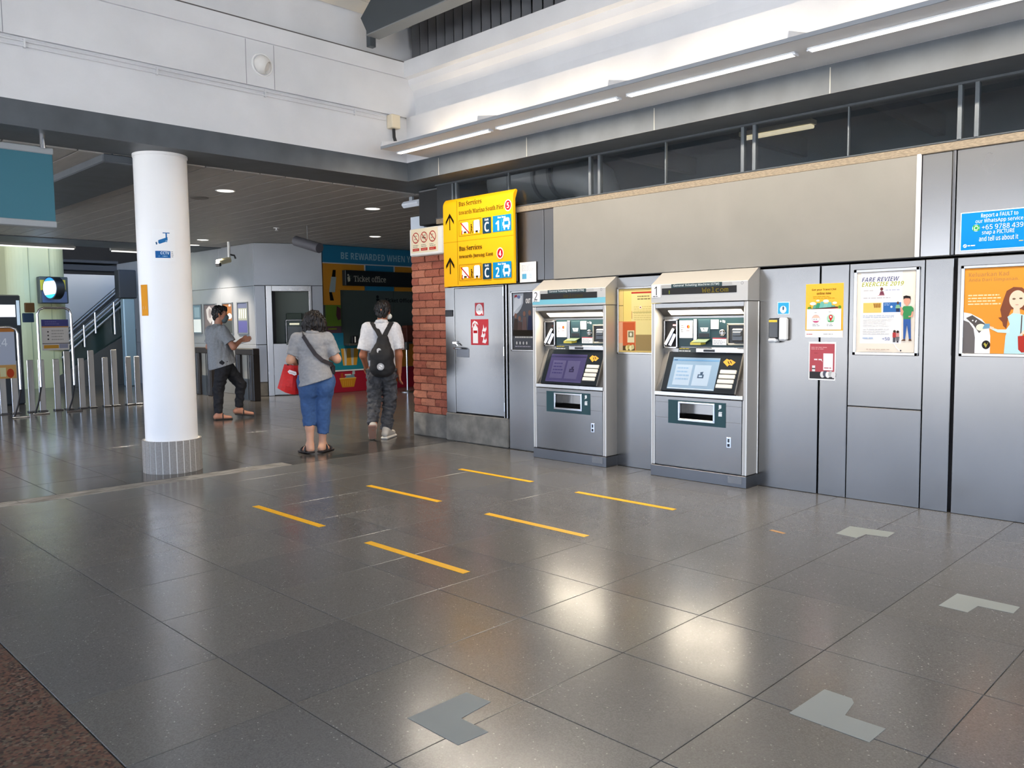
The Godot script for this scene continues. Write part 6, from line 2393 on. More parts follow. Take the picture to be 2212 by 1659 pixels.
# a relaxed hand: palm, four curled fingers of unequal length, thumb from the side of the palm
func hand(g: Geo, wrist: Vector3, along: Vector3, across: Vector3, curl: float) -> void:
	var b := Blob.new()
	b.k = 0.008
	along = along.normalized()
	across = (across - along * across.dot(along)).normalized()   # towards the thumb
	var back := along.cross(across)
	b.cap(wrist - along * 0.01, wrist + along * 0.03, 0.023, 0.024)
	for j in 4:
		b.cap(wrist + along * 0.015 + across * (0.018 - 0.012 * j), wrist + along * 0.082 + across * (0.03 - 0.02 * j), 0.014, 0.0125)
	var lens := [0.068, 0.076, 0.07, 0.055]
	for j in 4:
		var p := wrist + along * (0.084 if j < 3 else 0.078) + across * (0.030 - 0.02 * j)
		var d := along
		var r := 0.0095
		for s in 3:
			d = (d * cos(curl) + back * sin(curl)).normalized()
			var l: float = lens[j] * [0.45, 0.32, 0.25][s]
			b.cap(p, p + d * l, r, r - 0.0009)
			p += d * l
			r -= 0.0009
	var tp := wrist + along * 0.028 + across * 0.022
	var td := (along * 0.75 + across * 0.65).normalized()
	b.cap(tp, tp + td * 0.035, 0.014, 0.011)
	var te := tp + td * 0.035
	td = (along * 0.95 + across * 0.2 + back * 0.3 * curl).normalized()
	b.cap(te, te + td * 0.03, 0.011, 0.0085)
	b.into(g, 0.004)

# head, looking along `fwd`; c is its centre, h half its height
func head(g: Geo, c: Vector3, fwd: Vector3, neck: Vector3, h := 0.115) -> void:
	var b := Blob.new()
	b.k = 0.03
	fwd = fwd.normalized()
	var sd := Vector3.UP.cross(fwd).normalized()
	b.ball(c + Vector3(0, 0.025, 0) - fwd * 0.018, 0.083)
	b.ball(c + Vector3(0, 0.03, 0) + fwd * 0.03, 0.068)
	b.cap(c + fwd * 0.035 + Vector3(0, -0.03, 0), c + fwd * 0.055 + Vector3(0, -0.085, 0), 0.055, 0.034)
	b.cap(c + Vector3(0, -0.04, 0) - fwd * 0.02, neck, 0.052, 0.054)
	b.k = 0.012
	b.cap(c + fwd * 0.095 + Vector3(0, 0.012, 0), c + fwd * 0.112 + Vector3(0, -0.022, 0), 0.009, 0.014)
	b.cap(c + fwd * 0.09 + sd * 0.02 + Vector3(0, -0.058, 0), c + fwd * 0.09 - sd * 0.02 + Vector3(0, -0.058, 0), 0.008, 0.008)
	for s: float in [-1.0, 1.0]:
		b.cap(c + sd * s * 0.082 + Vector3(0, 0.02, 0) - fwd * 0.012, c + sd * s * 0.078 + Vector3(0, -0.025, 0), 0.017, 0.011, 0.9)
		b.cap(c + fwd * 0.085 + sd * s * 0.02 + Vector3(0, 0.03, 0), c + fwd * 0.078 + sd * s * 0.045 + Vector3(0, 0.03, 0), 0.008, 0.007)
	b.into(g, 0.006)

func face_parts(t: Node3D, c: Vector3, fwd: Vector3) -> void:
	fwd = fwd.normalized()
	var sd := Vector3.UP.cross(fwd).normalized()
	var g := Geo.new()
	for s: float in [-1.0, 1.0]:
		g.obox(c + fwd * 0.092 + sd * s * 0.032 + Vector3(0, 0.008, 0), Vector3(0.026, 0.011, 0.012), Basis(sd, Vector3.UP, fwd), 0.004)
	part("eye", g, mat("2b211d", 0.3), t)

func cloth(col: String, rough := 0.85) -> StandardMaterial3D:
	var m := mat(col, rough)
	m.albedo_texture = M.fabric_noise
	return tri(m, Vector3.ONE * 2.5)

func foot(b: Blob, ankle: Vector3, heel: Vector3, toe: Vector3, r := 0.033) -> void:
	b.cap(ankle, heel, 0.036, 0.032)
	b.cap(heel, toe, r, r * 0.72, 1.0)
	b.cap(ankle + (toe - heel) * 0.12, (heel + toe) * 0.5, 0.034, 0.028)

func build_people() -> void:
	woman()
	backpack_man()
	walking_man()

func facing(at: Vector3) -> float:
	return atan2(-at.x, -at.z)

func woman() -> void:
	var at := Vector3(-7.742, 0, -4.794)
	var turn := facing(at)
	var t := thing("person", "person with dark bobbed hair, grey polo shirt and cropped blue jeans walking away", "person", at, "", turn)
	var skin := mat("c8977a", 0.55)
	skin.subsurf_scatter_enabled = true
	skin.subsurf_scatter_strength = 0.1
	var neck := Vector3(-0.04, 1.31, 0.0)
	var hc := Vector3(-0.015, 1.405, -0.04)
	var shl := Vector3(-0.20, 1.245, 0.0)
	var shr := Vector3(0.115, 1.245, 0.0)
	var ell := Vector3(-0.275, 1.02, 0.01)
	var elr := Vector3(0.215, 1.02, 0.0)
	var wrl := Vector3(-0.225, 0.985, -0.2)
	var wrr := Vector3(0.10, 1.05, -0.2)
	var hipl := Vector3(-0.10, 0.80, 0.0)
	var hipr := Vector3(0.07, 0.80, 0.0)
	var knl := Vector3(-0.093, 0.475, -0.02)
	var knr := Vector3(0.052, 0.475, 0.0)
	var anl := Vector3(-0.095, 0.095, 0.05)
	var anr := Vector3(0.035, 0.085, -0.02)
	var b := Blob.new()
	b.k = 0.05
	b.cap(neck, Vector3(-0.04, 1.2, 0.0), 0.052, 0.06)
	b.cap(Vector3(-0.14, 1.2, 0.0), Vector3(0.06, 1.2, 0.0), 0.06, 0.06)
	b.cap(Vector3(-0.04, 1.18, 0.0), Vector3(-0.025, 0.85, 0.0), 0.085, 0.085)
	b.k = 0.03
	b.chain([shl, ell, wrl], [0.052, 0.042, 0.028])
	b.chain([shr, elr, wrr], [0.052, 0.042, 0.028])
	b.chain([hipl, knl, anl], [0.075, 0.055, 0.036])
	b.chain([hipr, knr, anr], [0.075, 0.055, 0.036])
	b.cap(knl.lerp(anl, 0.15) + Vector3(0, 0, 0.012), knl.lerp(anl, 0.5) + Vector3(0, 0, 0.01), 0.055, 0.045)
	b.cap(knr.lerp(anr, 0.15) + Vector3(0, 0, 0.012), knr.lerp(anr, 0.5) + Vector3(0, 0, 0.01), 0.055, 0.045)
	foot(b, anl, Vector3(-0.09, 0.055, 0.07), Vector3(-0.18, 0.04, -0.08))
	foot(b, anr, Vector3(0.02, 0.05, 0.02), Vector3(0.115, 0.035, -0.13))
	var g := Geo.new()
	b.into(g, 0.012)
	head(g, hc, Vector3(0.25, -0.35, -1), neck)
	hand(g, wrl, Vector3(0.05, -0.1, -1), Vector3(1, 0.3, 0), 0.75)
	hand(g, wrr, Vector3(-0.6, 0.1, -1), Vector3(-0.3, 1, 0), 0.5)
	part("body", g, skin, t)
	# shirt
	b = Blob.new()
	b.k = 0.05
	b.cap(Vector3(-0.04, 1.275, 0.0), Vector3(-0.04, 1.2, 0.01), 0.075, 0.115)
	b.cap(Vector3(-0.15, 1.215, 0.0), Vector3(0.065, 1.215, 0.0), 0.085, 0.085)
	b.cap(Vector3(-0.04, 1.2, 0.01), Vector3(-0.03, 0.95, 0.01), 0.158, 0.15, 0.8)
	b.cap(Vector3(-0.03, 0.95, 0.015), Vector3(-0.01, 0.76, 0.03), 0.16, 0.196, 0.92)
	b.k = 0.035
	b.cap(shl, shl.lerp(ell, 0.78), 0.072, 0.066, 1.0, true)
	b.cap(shr, shr.lerp(elr, 0.78), 0.072, 0.066, 1.0, true)
	g = Geo.new()
	b.into(g, 0.009, 0.009, [[Vector3(0.28, -1, 0), -0.785], [Vector3(0, 1, 0.2), 1.325]], 3, Vector3(9, 12, 9))
	part("shirt", g, cloth("9d9d9f"), t)
	b = Blob.new()
	b.k = 0.01
	b.chain([Vector3(-0.10, 1.30, -0.03), Vector3(-0.085, 1.315, 0.04), Vector3(-0.04, 1.315, 0.07), Vector3(0.01, 1.31, 0.04), Vector3(0.02, 1.30, -0.03)], [0.02, 0.022, 0.022, 0.022, 0.02])
	g = Geo.new()
	b.into(g, 0.007)
	part("collar", g, cloth("9a9a9c"), t)
	# trousers
	b = Blob.new()
	b.k = 0.05
	b.cap(Vector3(-0.07, 0.80, 0.01), Vector3(0.04, 0.80, 0.01), 0.14, 0.14, 0.85)
	b.cap(Vector3(-0.085, 0.735, 0.05), Vector3(-0.09, 0.68, 0.035), 0.108, 0.1)
	b.cap(Vector3(0.068, 0.735, 0.05), Vector3(0.07, 0.68, 0.035), 0.108, 0.1)
	b.k = 0.02
	b.cap(Vector3(-0.10, 0.78, 0.0), Vector3(-0.095, 0.5, -0.01), 0.118, 0.082)
	b.cap(Vector3(0.075, 0.78, 0.0), Vector3(0.055, 0.5, 0.0), 0.118, 0.082)
	b.cap(Vector3(-0.095, 0.5, -0.01), Vector3(-0.095, 0.3, 0.012), 0.08, 0.068, 1.0, true)
	b.cap(Vector3(0.055, 0.5, 0.0), Vector3(0.045, 0.215, -0.01), 0.08, 0.066, 1.0, true)
	g = Geo.new()
	b.into(g, 0.010, 0.010, [[Vector3(0, 1, 0), 0.86]], 7, Vector3(10, 10, 10))
	part("jeans", g, cloth("3b5c8c"), t)
	# hair
	b = Blob.new()
	b.k = 0.04
	b.ball(hc + Vector3(-0.005, 0.045, 0.02), 0.105)
	b.ball(hc + Vector3(-0.06, 0.0, 0.035), 0.062)
	b.ball(hc + Vector3(0.055, 0.0, 0.03), 0.066)
	b.cap(hc + Vector3(-0.075, 0.0, 0.01), hc + Vector3(-0.085, -0.075, 0.02), 0.04, 0.032)
	b.cap(hc + Vector3(0.075, 0.0, 0.0), hc + Vector3(0.092, -0.1, -0.01), 0.045, 0.03)
	b.cap(hc + Vector3(-0.03, -0.02, 0.05), hc + Vector3(-0.04, -0.08, 0.045), 0.055, 0.04)
	b.cap(hc + Vector3(0.04, -0.02, 0.045), hc + Vector3(0.05, -0.095, 0.035), 0.055, 0.04)
	g = Geo.new()
	b.into(g, 0.008, 0.022, [], 9, Vector3(40, 9, 40))
	part("hair", g, tri(mat("150e0b", 0.55), Vector3.ONE), t)
	face_parts(t, hc, Vector3(0.25, -0.35, -1))
	# sandals
	for k in 2:
		var heel: Vector3 = [Vector3(-0.085, 0.022, 0.09), Vector3(0.015, 0.018, 0.04)][k]
		var toe: Vector3 = [Vector3(-0.19, 0.012, -0.1), Vector3(0.125, 0.012, -0.15)][k]
		g = Geo.new()
		var d := (toe - heel).normalized()
		var x := Vector3.UP.cross(d).normalized()
		var bb := Basis(x, d.cross(x), d)
		g.obox(heel + (toe - heel) * 0.5 + Vector3(0, 0.002, 0), Vector3(0.082, 0.022, heel.distance_to(toe) + 0.04), bb, 0.008)
		var sole := part("sandal", g, mat("2a2220", 0.6), t)
		g = Geo.new()
		var mid := heel.lerp(toe, 0.62) + Vector3(0, 0.03, 0)
		for s in 2:
			var q := heel.lerp(toe, [0.3, 0.7][s])
			var arc := []
			for j in 7:
				var a := PI * j / 6.0
				arc.append(q + x * cos(a) * 0.045 + Vector3(0, 0.012 + sin(a) * [0.075, 0.045][s], 0))
			g.tube(arc, 0.011, 6)
		part("sandal_strap", g, mat("161414", 0.5), t)
		mid = mid
	# crossbody bag strap with its bag at her right front
	var bt := thing("crossbody_bag", "dark crossbody bag on a wide strap across the grey shirt", "bag", at + Vector3(0, 0.9, 0), "", turn)
	g = Geo.new()
	var pts := [Vector3(-0.16, 1.305, -0.06), Vector3(-0.145, 1.315, 0.0), Vector3(-0.13, 1.275, 0.105), Vector3(-0.075, 1.18, 0.148), Vector3(-0.01, 1.08, 0.150), Vector3(0.06, 1.015, 0.145), Vector3(0.125, 0.985, 0.10), Vector3(0.165, 0.965, 0.03), Vector3(0.17, 0.95, -0.06)]
	for i in pts.size() - 1:
		var d: Vector3 = pts[i + 1] - pts[i]
		var o: Vector3 = ((pts[i] + pts[i + 1]) * 0.5 - Vector3(-0.03, 1.1, 0.0)) * Vector3(1, 0.1, 1)
		o = (o - d.normalized() * o.dot(d.normalized())).normalized()
		var z := d.normalized()
		var y := o
		var x := y.cross(z)
		g.o = Vector3(0, 0.9, 0)
		g.obox((pts[i] + pts[i + 1]) * 0.5 + o * 0.004, Vector3(0.042, 0.006, d.length() + 0.012), Basis(x, y, z), 0.002)
	part("strap", g, mat("2a2428", 0.7), bt)
	g = Geo.new()
	g.o = Vector3(0, 0.9, 0)
	g.obox(Vector3(0.165, 0.90, -0.13), Vector3(0.06, 0.12, 0.2), Basis(), 0.02)
	part("pouch", g, mat("231f24", 0.6), bt)
	# red bag
	var rt := thing("tote_bag", "bright red tote bag with a white logo hanging from the person's left arm", "bag", at + Vector3(0, 0.65, 0), "", turn)
	g = Geo.new()
	g.o = Vector3(0, 0.65, 0)
	var cols := 7
	var rows := 8
	var front := []
	var backs := []
	for r in rows + 1:
		var fy := float(r) / rows
		for c in cols + 1:
			var fx := float(c) / cols
			var top := Vector3(lerpf(-0.345, -0.165, fx), lerpf(0.972, 0.945, fx), 0)
			var bot := Vector3(lerpf(-0.425, -0.165, fx), 0.695 - 0.06 * sin(fx * 2.4) + 0.02 * (1 - fx), 0)
			var p := bot.lerp(top, fy)
			var bulge := sin(PI * fx) * (0.02 + 0.06 * sin(PI * minf(fy + 0.15, 1.0))) + 0.012
			bulge += 0.010 * sin(fx * 9.0 + fy * 4.0) * sin(PI * fx)
			front.append(p + Vector3(0, 0, -0.12 + bulge))
			backs.append(p + Vector3(0, 0, -0.12 - bulge))
	for r in rows:
		for c in cols:
			var i := r * (cols + 1) + c
			g.quad(front[i], front[i + 1], front[i + cols + 2], front[i + cols + 1])
			g.quad(backs[i + 1], backs[i], backs[i + cols + 1], backs[i + cols + 2])
	for r in rows:
		var i := r * (cols + 1)
		g.quad(backs[i], front[i], front[i + cols + 1], backs[i + cols + 1])
		i += cols
		g.quad(front[i], backs[i], backs[i + cols + 1], front[i + cols + 1])
	for c in cols:
		g.quad(backs[c], backs[c + 1], front[c + 1], front[c])
	part("sack", g, cloth("e01a18", 0.6), rt)
	g = Geo.new()
	g.o = Vector3(0, 0.65, 0)
	g.tube([Vector3(-0.31, 0.965, -0.09), Vector3(-0.27, 1.0, -0.12), Vector3(-0.225, 1.03, -0.15), Vector3(-0.2, 1.0, -0.13), Vector3(-0.185, 0.95, -0.09)], 0.011, 8)
	g.tube([Vector3(-0.31, 0.965, -0.15), Vector3(-0.27, 1.0, -0.15), Vector3(-0.225, 1.03, -0.17), Vector3(-0.2, 1.0, -0.16), Vector3(-0.185, 0.95, -0.15)], 0.011, 8)
	part("handle", g, mat("1a1516", 0.7), rt)
	org = Vector3(0, 0.65, 0)
	var p := P(Vector3(-0.31, 0.84, -0.040), Vector3(1, 0, 0.10).normalized())
	p.poly([V(0.0, 0.055), V(0.02, 0.075), V(0.055, 0.062), V(0.09, 0.05), V(0.095, 0.02), V(0.07, 0.01), V(0.045, 0.025), V(0.02, 0.03), V(0.01, 0.04)], "efe3e0")
	p.line(0.015, 0.05, 0.08, 0.03, 0.006, "b9a9a6")
	part("logo", p.g, M.ink, rt)

func backpack_man() -> void:
	var at := Vector3(-8.12, 0, -5.90)
	var turn := facing(at)
	var t := thing("person", "person in white shirt and washed grey jeans walking away under a black backpack", "person", at, "", turn)
	var skin := mat("a8694a", 0.55)
	skin.subsurf_scatter_enabled = true
	skin.subsurf_scatter_strength = 0.1
	var neck := Vector3(0.035, 1.43, 0.0)
	var hc := Vector3(0.055, 1.545, -0.015)
	var shl := Vector3(-0.125, 1.345, 0.0)
	var shr := Vector3(0.195, 1.335, 0.0)
	var ell := Vector3(-0.195, 1.02, 0.02)
	var elr := Vector3(0.235, 1.02, 0.03)
	var wrl := Vector3(-0.165, 0.87, -0.17)
	var wrr := Vector3(0.235, 0.80, -0.03)
	var hipl := Vector3(-0.055, 0.84, 0.0)
	var hipr := Vector3(0.10, 0.84, 0.0)
	var knl := Vector3(-0.075, 0.47, 0.0)
	var knr := Vector3(0.115, 0.48, -0.05)
	var anl := Vector3(-0.09, 0.19, 0.18)
	var anr := Vector3(0.06, 0.12, 0.0)
	var b := Blob.new()
	b.k = 0.05
	b.cap(neck, Vector3(0.035, 1.3, 0.0), 0.052, 0.06)
	b.cap(Vector3(-0.07, 1.29, 0.0), Vector3(0.14, 1.29, 0.0), 0.055, 0.055)
	b.cap(Vector3(0.035, 1.28, 0.0), Vector3(0.02, 0.88, 0.0), 0.085, 0.08)
	b.k = 0.03
	b.chain([shl, ell, wrl], [0.052, 0.042, 0.029])
	b.chain([shr, elr, wrr], [0.052, 0.042, 0.029])
	b.chain([hipl, knl, anl], [0.09, 0.058, 0.04])
	b.chain([hipr, knr, anr], [0.09, 0.058, 0.04])
	foot(b, anl, Vector3(-0.095, 0.16, 0.2), Vector3(-0.105, 0.05, 0.08))
	foot(b, anr, Vector3(0.05, 0.06, 0.04), Vector3(0.14, 0.05, -0.14))
	var g := Geo.new()
	b.into(g, 0.012)
	head(g, hc, Vector3(0.45, -0.05, -1), neck)
	hand(g, wrr, Vector3(0.0, -1, -0.15), Vector3(-0.25, 0, -1), 0.35)
	hand(g, wrl, Vector3(0.1, -0.4, -1), Vector3(1, 0.3, 0), 0.6)
	part("body", g, skin, t)
	face_parts(t, hc, Vector3(0.45, -0.05, -1))
	# shirt
	b = Blob.new()
	b.k = 0.05
	b.cap(Vector3(0.035, 1.39, 0.0), Vector3(0.035, 1.3, 0.0), 0.07, 0.1)
	b.cap(Vector3(-0.09, 1.315, 0.0), Vector3(0.16, 1.315, 0.0), 0.085, 0.085)
	b.cap(Vector3(0.035, 1.28, 0.0), Vector3(0.03, 0.86, 0.0), 0.155, 0.165, 0.78)
	b.k = 0.035
	b.cap(shl, shl.lerp(ell, 0.80), 0.08, 0.085, 1.0, true)
	b.cap(shr, shr.lerp(elr, 0.80), 0.08, 0.08, 1.0, true)
	g = Geo.new()
	b.into(g, 0.009, 0.013, [[Vector3(0, -1, 0), -0.79], [Vector3(0, 1, 0.1), 1.43]], 13, Vector3(12, 5, 12))
	part("shirt", g, cloth("e2e2e5"), t)
	b = Blob.new()
	b.k = 0.01
	b.chain([Vector3(-0.025, 1.40, -0.04), Vector3(-0.015, 1.425, 0.04), Vector3(0.035, 1.43, 0.065), Vector3(0.085, 1.425, 0.04), Vector3(0.095, 1.40, -0.04)], [0.02, 0.024, 0.026, 0.024, 0.02])
	g = Geo.new()
	b.into(g, 0.007)
	part("collar", g, cloth("dededf"), t)
	# jeans with pale washed patches
	b = Blob.new()
	b.k = 0.05
	b.cap(Vector3(-0.03, 0.84, 0.0), Vector3(0.08, 0.84, 0.0), 0.125, 0.125, 0.85)
	b.cap(Vector3(-0.055, 0.77, 0.04), Vector3(-0.055, 0.72, 0.03), 0.095, 0.09)
	b.cap(Vector3(0.10, 0.77, 0.04), Vector3(0.10, 0.72, 0.02), 0.095, 0.09)
	b.k = 0.02
	b.cap(hipl, Vector3(-0.075, 0.47, 0.01), 0.108, 0.082)
	b.cap(hipr, Vector3(0.112, 0.48, -0.045), 0.108, 0.082)
	b.cap(Vector3(-0.075, 0.47, 0.01), Vector3(-0.10, 0.21, 0.165), 0.08, 0.066, 1.0, true)
	b.cap(Vector3(0.112, 0.48, -0.045), Vector3(0.06, 0.10, -0.01), 0.08, 0.068, 1.0, true)
	g = Geo.new()
	b.into(g, 0.010, 0.024, [[Vector3(0, 1, 0), 0.86]], 17, Vector3(11, 16, 11))
	var jm := mat("5b5c60", 0.85)
	jm.albedo_texture = noise_tex(0.02, 0.45, 1.0, 41, 4, 256)
	part("jeans", g, tri(jm, Vector3(1.6, 1.1, 1.6)), t)
	# hair
	b = Blob.new()
	b.k = 0.03
	b.ball(hc + Vector3(-0.008, 0.055, 0.02), 0.086)
	b.ball(hc + Vector3(0.02, 0.065, -0.035), 0.07)
	b.cap(hc + Vector3(-0.045, 0.02, 0.045), hc + Vector3(-0.03, -0.045, 0.05), 0.05, 0.035)
	b.cap(hc + Vector3(0.03, 0.02, 0.05), hc + Vector3(0.01, -0.045, 0.055), 0.05, 0.035)
	b.cap(hc + Vector3(-0.07, 0.03, 0.0), hc + Vector3(-0.07, -0.02, 0.02), 0.03, 0.022)
	g = Geo.new()
	b.into(g, 0.008, 0.016, [], 19, Vector3(45, 14, 45))
	part("hair", g, tri(mat("110d0b", 0.55), Vector3.ONE), t)
	# face mask seen past the cheek
	b = Blob.new()
	b.k = 0.015
	var f := Vector3(0.45, -0.05, -1).normalized()
	b.cap(hc + f * 0.075 + Vector3(0.0, -0.04, 0), hc + f * 0.055 + Vector3(0.05, -0.055, 0.02), 0.045, 0.035)
	g = Geo.new()
	b.into(g, 0.007)
	part("face_mask", g, mat("cfd8d3", 0.8), t)
	# trainers
	var st := mat("b9b2a6", 0.7)
	b = Blob.new()
	b.k = 0.02
	b.cap(Vector3(-0.097, 0.19, 0.215), Vector3(-0.108, 0.055, 0.09), 0.042, 0.048, 1.0)
	b.cap(Vector3(-0.092, 0.19, 0.185), Vector3(-0.1, 0.1, 0.1), 0.044, 0.04)
	g = Geo.new()
	b.into(g, 0.008)
	var sh := part("trainer", g, st, t)
	g = Geo.new()
	var d := (Vector3(-0.112, 0.02, 0.10) - Vector3(-0.098, 0.20, 0.262)).normalized()
	g.obox(Vector3(-0.105, 0.11, 0.192), Vector3(0.092, 0.02, 0.25), Basis(Vector3.RIGHT, d.cross(Vector3.RIGHT), d).orthonormalized(), 0.009)
	part("sole", g, mat("a07a68", 0.8), sh)
	b = Blob.new()
	b.k = 0.02
	b.cap(Vector3(0.045, 0.065, 0.05), Vector3(0.14, 0.05, -0.16), 0.044, 0.036)
	b.cap(Vector3(0.06, 0.11, 0.02), Vector3(0.10, 0.07, -0.07), 0.05, 0.04)
	g = Geo.new()
	b.into(g, 0.008)
	sh = part("trainer", g, st, t)
	g = Geo.new()
	d = (Vector3(0.145, 0, -0.175) - Vector3(0.04, 0, 0.06)).normalized()
	g.obox(Vector3(0.0925, 0.016, -0.058), Vector3(0.095, 0.032, 0.30), Basis(Vector3.UP.cross(d), Vector3.UP, d), 0.012)
	part("sole", g, mat("d8d2c4", 0.7), sh)
	# backpack
	var bp := thing("backpack", "black backpack with two round white patches on the back of the person in white", "backpack", at + Vector3(0, 0.80, 0), "", turn)
	b = Blob.new()
	b.k = 0.06
	b.cap(Vector3(0.045, 1.20, 0.175), Vector3(0.035, 1.02, 0.20), 0.075, 0.125, 0.75)
	b.cap(Vector3(0.035, 1.02, 0.20), Vector3(0.035, 0.90, 0.20), 0.13, 0.13, 0.75)
	b.cap(Vector3(-0.045, 0.86, 0.19), Vector3(0.10, 0.86, 0.19), 0.075, 0.075, 0.9)
	g = Geo.new()
	g.o = Vector3(0, 0.8, 0)
	b.into(g, 0.011, 0.014, [], 23, Vector3(8, 8, 8))
	part("sack", g, cloth("1b1b1d", 0.75), bp)
	for k in 2:
		var s: float = [-1.0, 1.0][k]
		g = Geo.new()
		g.o = Vector3(0, 0.8, 0)
		var pts := [Vector3(0.04 + 0.02 * s, 1.235, 0.15), Vector3(0.04 + 0.055 * s, 1.31, 0.115), Vector3(0.037 + 0.09 * s, 1.37, 0.075), Vector3(0.036 + 0.115 * s, 1.405, 0.02), Vector3(0.036 + 0.125 * s, 1.39, -0.06)]
		for i in pts.size() - 1:
			var dd: Vector3 = pts[i + 1] - pts[i]
			var y := Vector3(0, 0.75, 0.66)
			if i == 3:
				y = Vector3(0, 1, -0.1)
			var z := dd.normalized()
			y = (y - z * y.dot(z)).normalized()
			g.obox((pts[i] + pts[i + 1]) * 0.5 + y * 0.006, Vector3(0.06, 0.014, dd.length() + 0.02), Basis(y.cross(z), y, z), 0.005)
		part("strap", g, mat("1d1d1f", 0.75), bp)
	g = Geo.new()
	g.o = Vector3(0, 0.8, 0)
	g.tube([Vector3(-0.10, 0.97, 0.15), Vector3(-0.105, 1.06, 0.16)], 0.035, 14)
	part("side_bottle", g, mat("3c3c3e", 0.35), bp)
	org = Vector3(0, 0.8, 0)
	var p := P(Vector3(-0.03, 1.07, 0.292), Vector3(1, 0, -0.1).normalized())
	p.poly([V(0.0, 0.0), V(0.0, 0.03), V(0.02, 0.045), V(0.04, 0.04), V(0.055, 0.015), V(0.035, 0.02), V(0.02, 0.01), V(0.015, -0.015)], "c9c9c9")
	part("patch", p.g, M.ink, bp)
	p = P(Vector3(0.01, 0.895, 0.302), Vector3.RIGHT, Vector3(0, 1, 0.12).normalized())
	p.disc(0.0, 0.0, 0.042, "c2c2c4")
	p.ring(0.0, 0.0, 0.036, 0.004, "77777a")
	p.poly([V(-0.02, -0.015), V(0.0, -0.02), V(0.022, 0.0), V(0.015, 0.02), V(-0.01, 0.018), V(-0.018, 0.005)], "f0f0f0")
	p.line(-0.02, 0.012, 0.012, -0.012, 0.006, "77777a")
	part("patch", p.g, M.ink, bp)

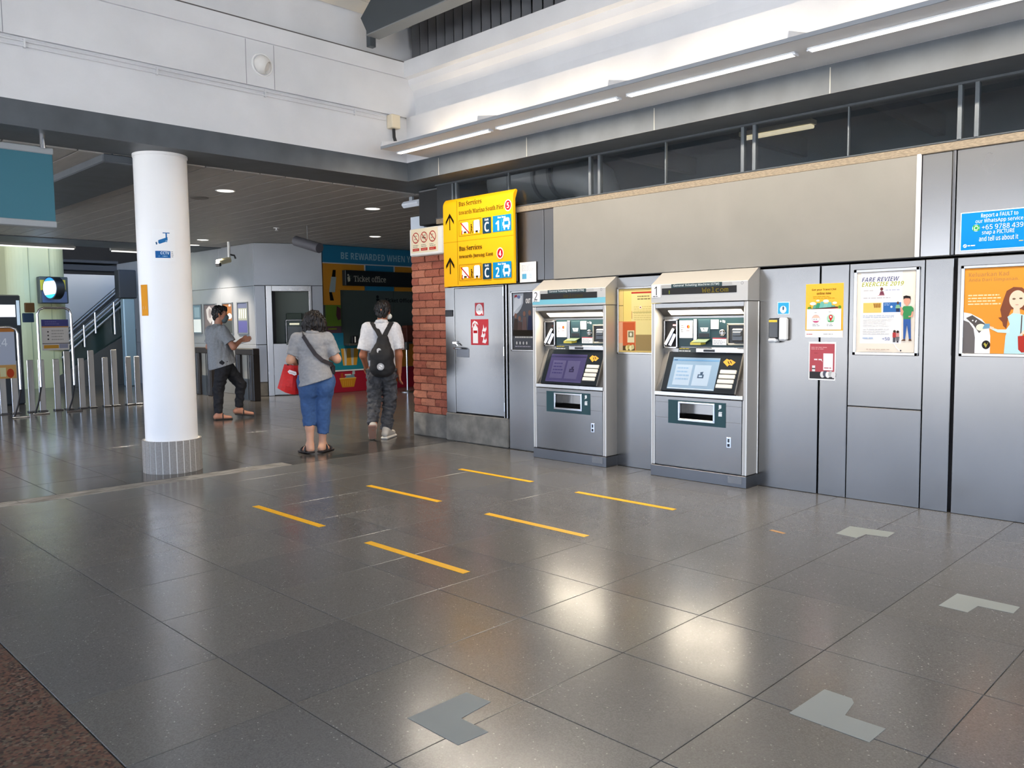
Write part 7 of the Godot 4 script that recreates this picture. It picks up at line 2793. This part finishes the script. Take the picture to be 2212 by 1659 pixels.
func walking_man() -> void:
	var at := Vector3(-11.64, 0, -5.634)
	var turn := facing(at)
	var t := thing("person", "person with short dark hair in a grey T-shirt and black trousers striding to the right", "person", at, "", turn)
	var skin := mat("b07a60", 0.55)
	skin.subsurf_scatter_enabled = true
	skin.subsurf_scatter_strength = 0.1
	var neck := Vector3(-0.065, 1.43, 0.0)
	var hc := Vector3(-0.04, 1.555, 0.0)
	var shl := Vector3(-0.17, 1.33, -0.10)
	var shr := Vector3(-0.02, 1.335, 0.14)
	var ell := Vector3(-0.22, 1.08, -0.2)
	var elr := Vector3(0.13, 1.08, 0.19)
	var wrl := Vector3(0.04, 1.10, -0.2)
	var wrr := Vector3(0.245, 1.18, 0.05)
	var hipl := Vector3(-0.02, 0.84, -0.08)
	var hipr := Vector3(-0.02, 0.84, 0.08)
	var knl := Vector3(0.22, 0.50, -0.09)
	var knr := Vector3(-0.10, 0.47, 0.08)
	var anl := Vector3(0.175, 0.13, -0.09)
	var anr := Vector3(-0.115, 0.085, 0.08)
	var b := Blob.new()
	b.k = 0.05
	b.cap(neck, Vector3(-0.09, 1.3, 0.0), 0.052, 0.06)
	b.cap(Vector3(-0.14, 1.29, -0.06), Vector3(-0.05, 1.29, 0.08), 0.055, 0.055)
	b.cap(Vector3(-0.09, 1.27, 0.0), Vector3(-0.03, 0.88, 0.0), 0.085, 0.085)
	b.k = 0.03
	b.chain([shl, ell, wrl], [0.05, 0.04, 0.028])
	b.chain([shr, elr, wrr], [0.05, 0.04, 0.028])
	b.chain([hipl, knl, anl], [0.09, 0.058, 0.038])
	b.chain([hipr, knr, anr], [0.09, 0.058, 0.038])
	foot(b, anl, Vector3(0.13, 0.10, -0.09), Vector3(0.37, 0.055, -0.09), 0.036)
	foot(b, anr, Vector3(-0.15, 0.045, 0.08), Vector3(0.05, 0.03, 0.08), 0.036)
	var g := Geo.new()
	b.into(g, 0.012)
	head(g, hc, Vector3(1, -0.08, 0.1), neck)
	hand(g, wrr, Vector3(1, 0.15, -0.25), Vector3(-0.1, 1, 0), 0.5)
	hand(g, wrl, Vector3(1, 0.1, 0.2), Vector3(-0.1, 1, 0), 0.5)
	part("body", g, skin, t)
	face_parts(t, hc, Vector3(1, -0.08, 0.1))
	b = Blob.new()
	b.k = 0.05
	b.cap(Vector3(-0.08, 1.38, 0.0), Vector3(-0.09, 1.28, 0.0), 0.07, 0.1)
	b.cap(Vector3(-0.17, 1.29, -0.08), Vector3(-0.05, 1.29, 0.1), 0.09, 0.09)
	b.cap(Vector3(-0.095, 1.26, 0.0), Vector3(-0.03, 0.80, 0.0), 0.15, 0.20, 0.98)
	b.k = 0.035
	b.cap(shl, shl.lerp(ell, 0.75), 0.075, 0.07, 1.0, true)
	b.cap(shr, shr.lerp(elr, 0.72), 0.08, 0.08, 1.0, true)
	g = Geo.new()
	b.into(g, 0.010, 0.013, [[Vector3(0.30, -1, 0), -0.80], [Vector3(0, 1, 0), 1.425]], 29, Vector3(12, 5, 12))
	part("shirt", g, cloth("94979a"), t)
	b = Blob.new()
	b.k = 0.04
	b.cap(Vector3(-0.02, 0.80, -0.05), Vector3(-0.02, 0.80, 0.05), 0.125, 0.125)
	b.k = 0.02
	b.cap(hipl, knl, 0.115, 0.08)
	b.cap(hipr, knr, 0.115, 0.08)
	b.cap(knl, anl + Vector3(0, 0.03, 0), 0.08, 0.056, 1.0, true)
	b.cap(knr, anr + Vector3(0, 0.02, 0), 0.08, 0.058, 1.0, true)
	g = Geo.new()
	b.into(g, 0.012, 0.014, [], 31, Vector3(10, 12, 10))
	part("trousers", g, cloth("17181e"), t)
	b = Blob.new()
	b.k = 0.03
	b.ball(hc + Vector3(-0.025, 0.055, 0.0), 0.09)
	b.ball(hc + Vector3(0.05, 0.085, 0.0), 0.055)
	b.cap(hc + Vector3(-0.06, 0.02, 0.0), hc + Vector3(-0.065, -0.045, 0.0), 0.06, 0.04)
	b.cap(hc + Vector3(-0.01, 0.04, 0.055), hc + Vector3(-0.02, 0.0, 0.06), 0.035, 0.025)
	g = Geo.new()
	b.into(g, 0.008, 0.02, [], 37, Vector3(40, 25, 40))
	part("hair", g, tri(mat("15110f", 0.5), Vector3.ONE), t)
	b = Blob.new()
	b.k = 0.02
	b.cap(hc + Vector3(0.07, -0.035, 0.0), hc + Vector3(0.055, -0.075, 0.01), 0.052, 0.045)
	g = Geo.new()
	b.into(g, 0.007)
	part("face_mask", g, mat("4a5a5e", 0.8), t)
	for k in 2:
		var heel: Vector3 = [Vector3(0.115, 0.06, -0.09), Vector3(-0.165, 0.012, 0.08)][k]
		var toe: Vector3 = [Vector3(0.40, 0.025, -0.09), Vector3(0.085, 0.010, 0.08)][k]
		var d := (toe - heel).normalized()
		g = Geo.new()
		g.obox((heel + toe) * 0.5, Vector3(0.09, 0.02, heel.distance_to(toe)), Basis(Vector3.UP.cross(d).normalized(), d.cross(Vector3.UP.cross(d).normalized()), d), 0.008)
		var sn := part("slipper", g, mat("1b1716", 0.6), t)
		g = Geo.new()
		var q := heel.lerp(toe, 0.45)
		var arc := []
		for j in 7:
			var a := PI * j / 6.0
			arc.append(q + Vector3(0, 0.01 + sin(a) * 0.07, cos(a) * 0.045))
		g.tube(arc, 0.010, 6)
		part("slipper_strap", g, mat("141212", 0.6), sn)
	var ph := thing("phone", "small pale phone in the hand of the person striding to the right", "phone", at + Vector3(0, 1.14, 0), "", turn)
	g = Geo.new()
	g.o = Vector3(0, 1.14, 0)
	g.obox(Vector3(0.30, 1.145, 0.0), Vector3(0.13, 0.012, 0.065), Basis(Vector3(0, 0, 1), 0.25), 0.004)
	part("case", g, mat("c9ccd2", 0.3), ph)
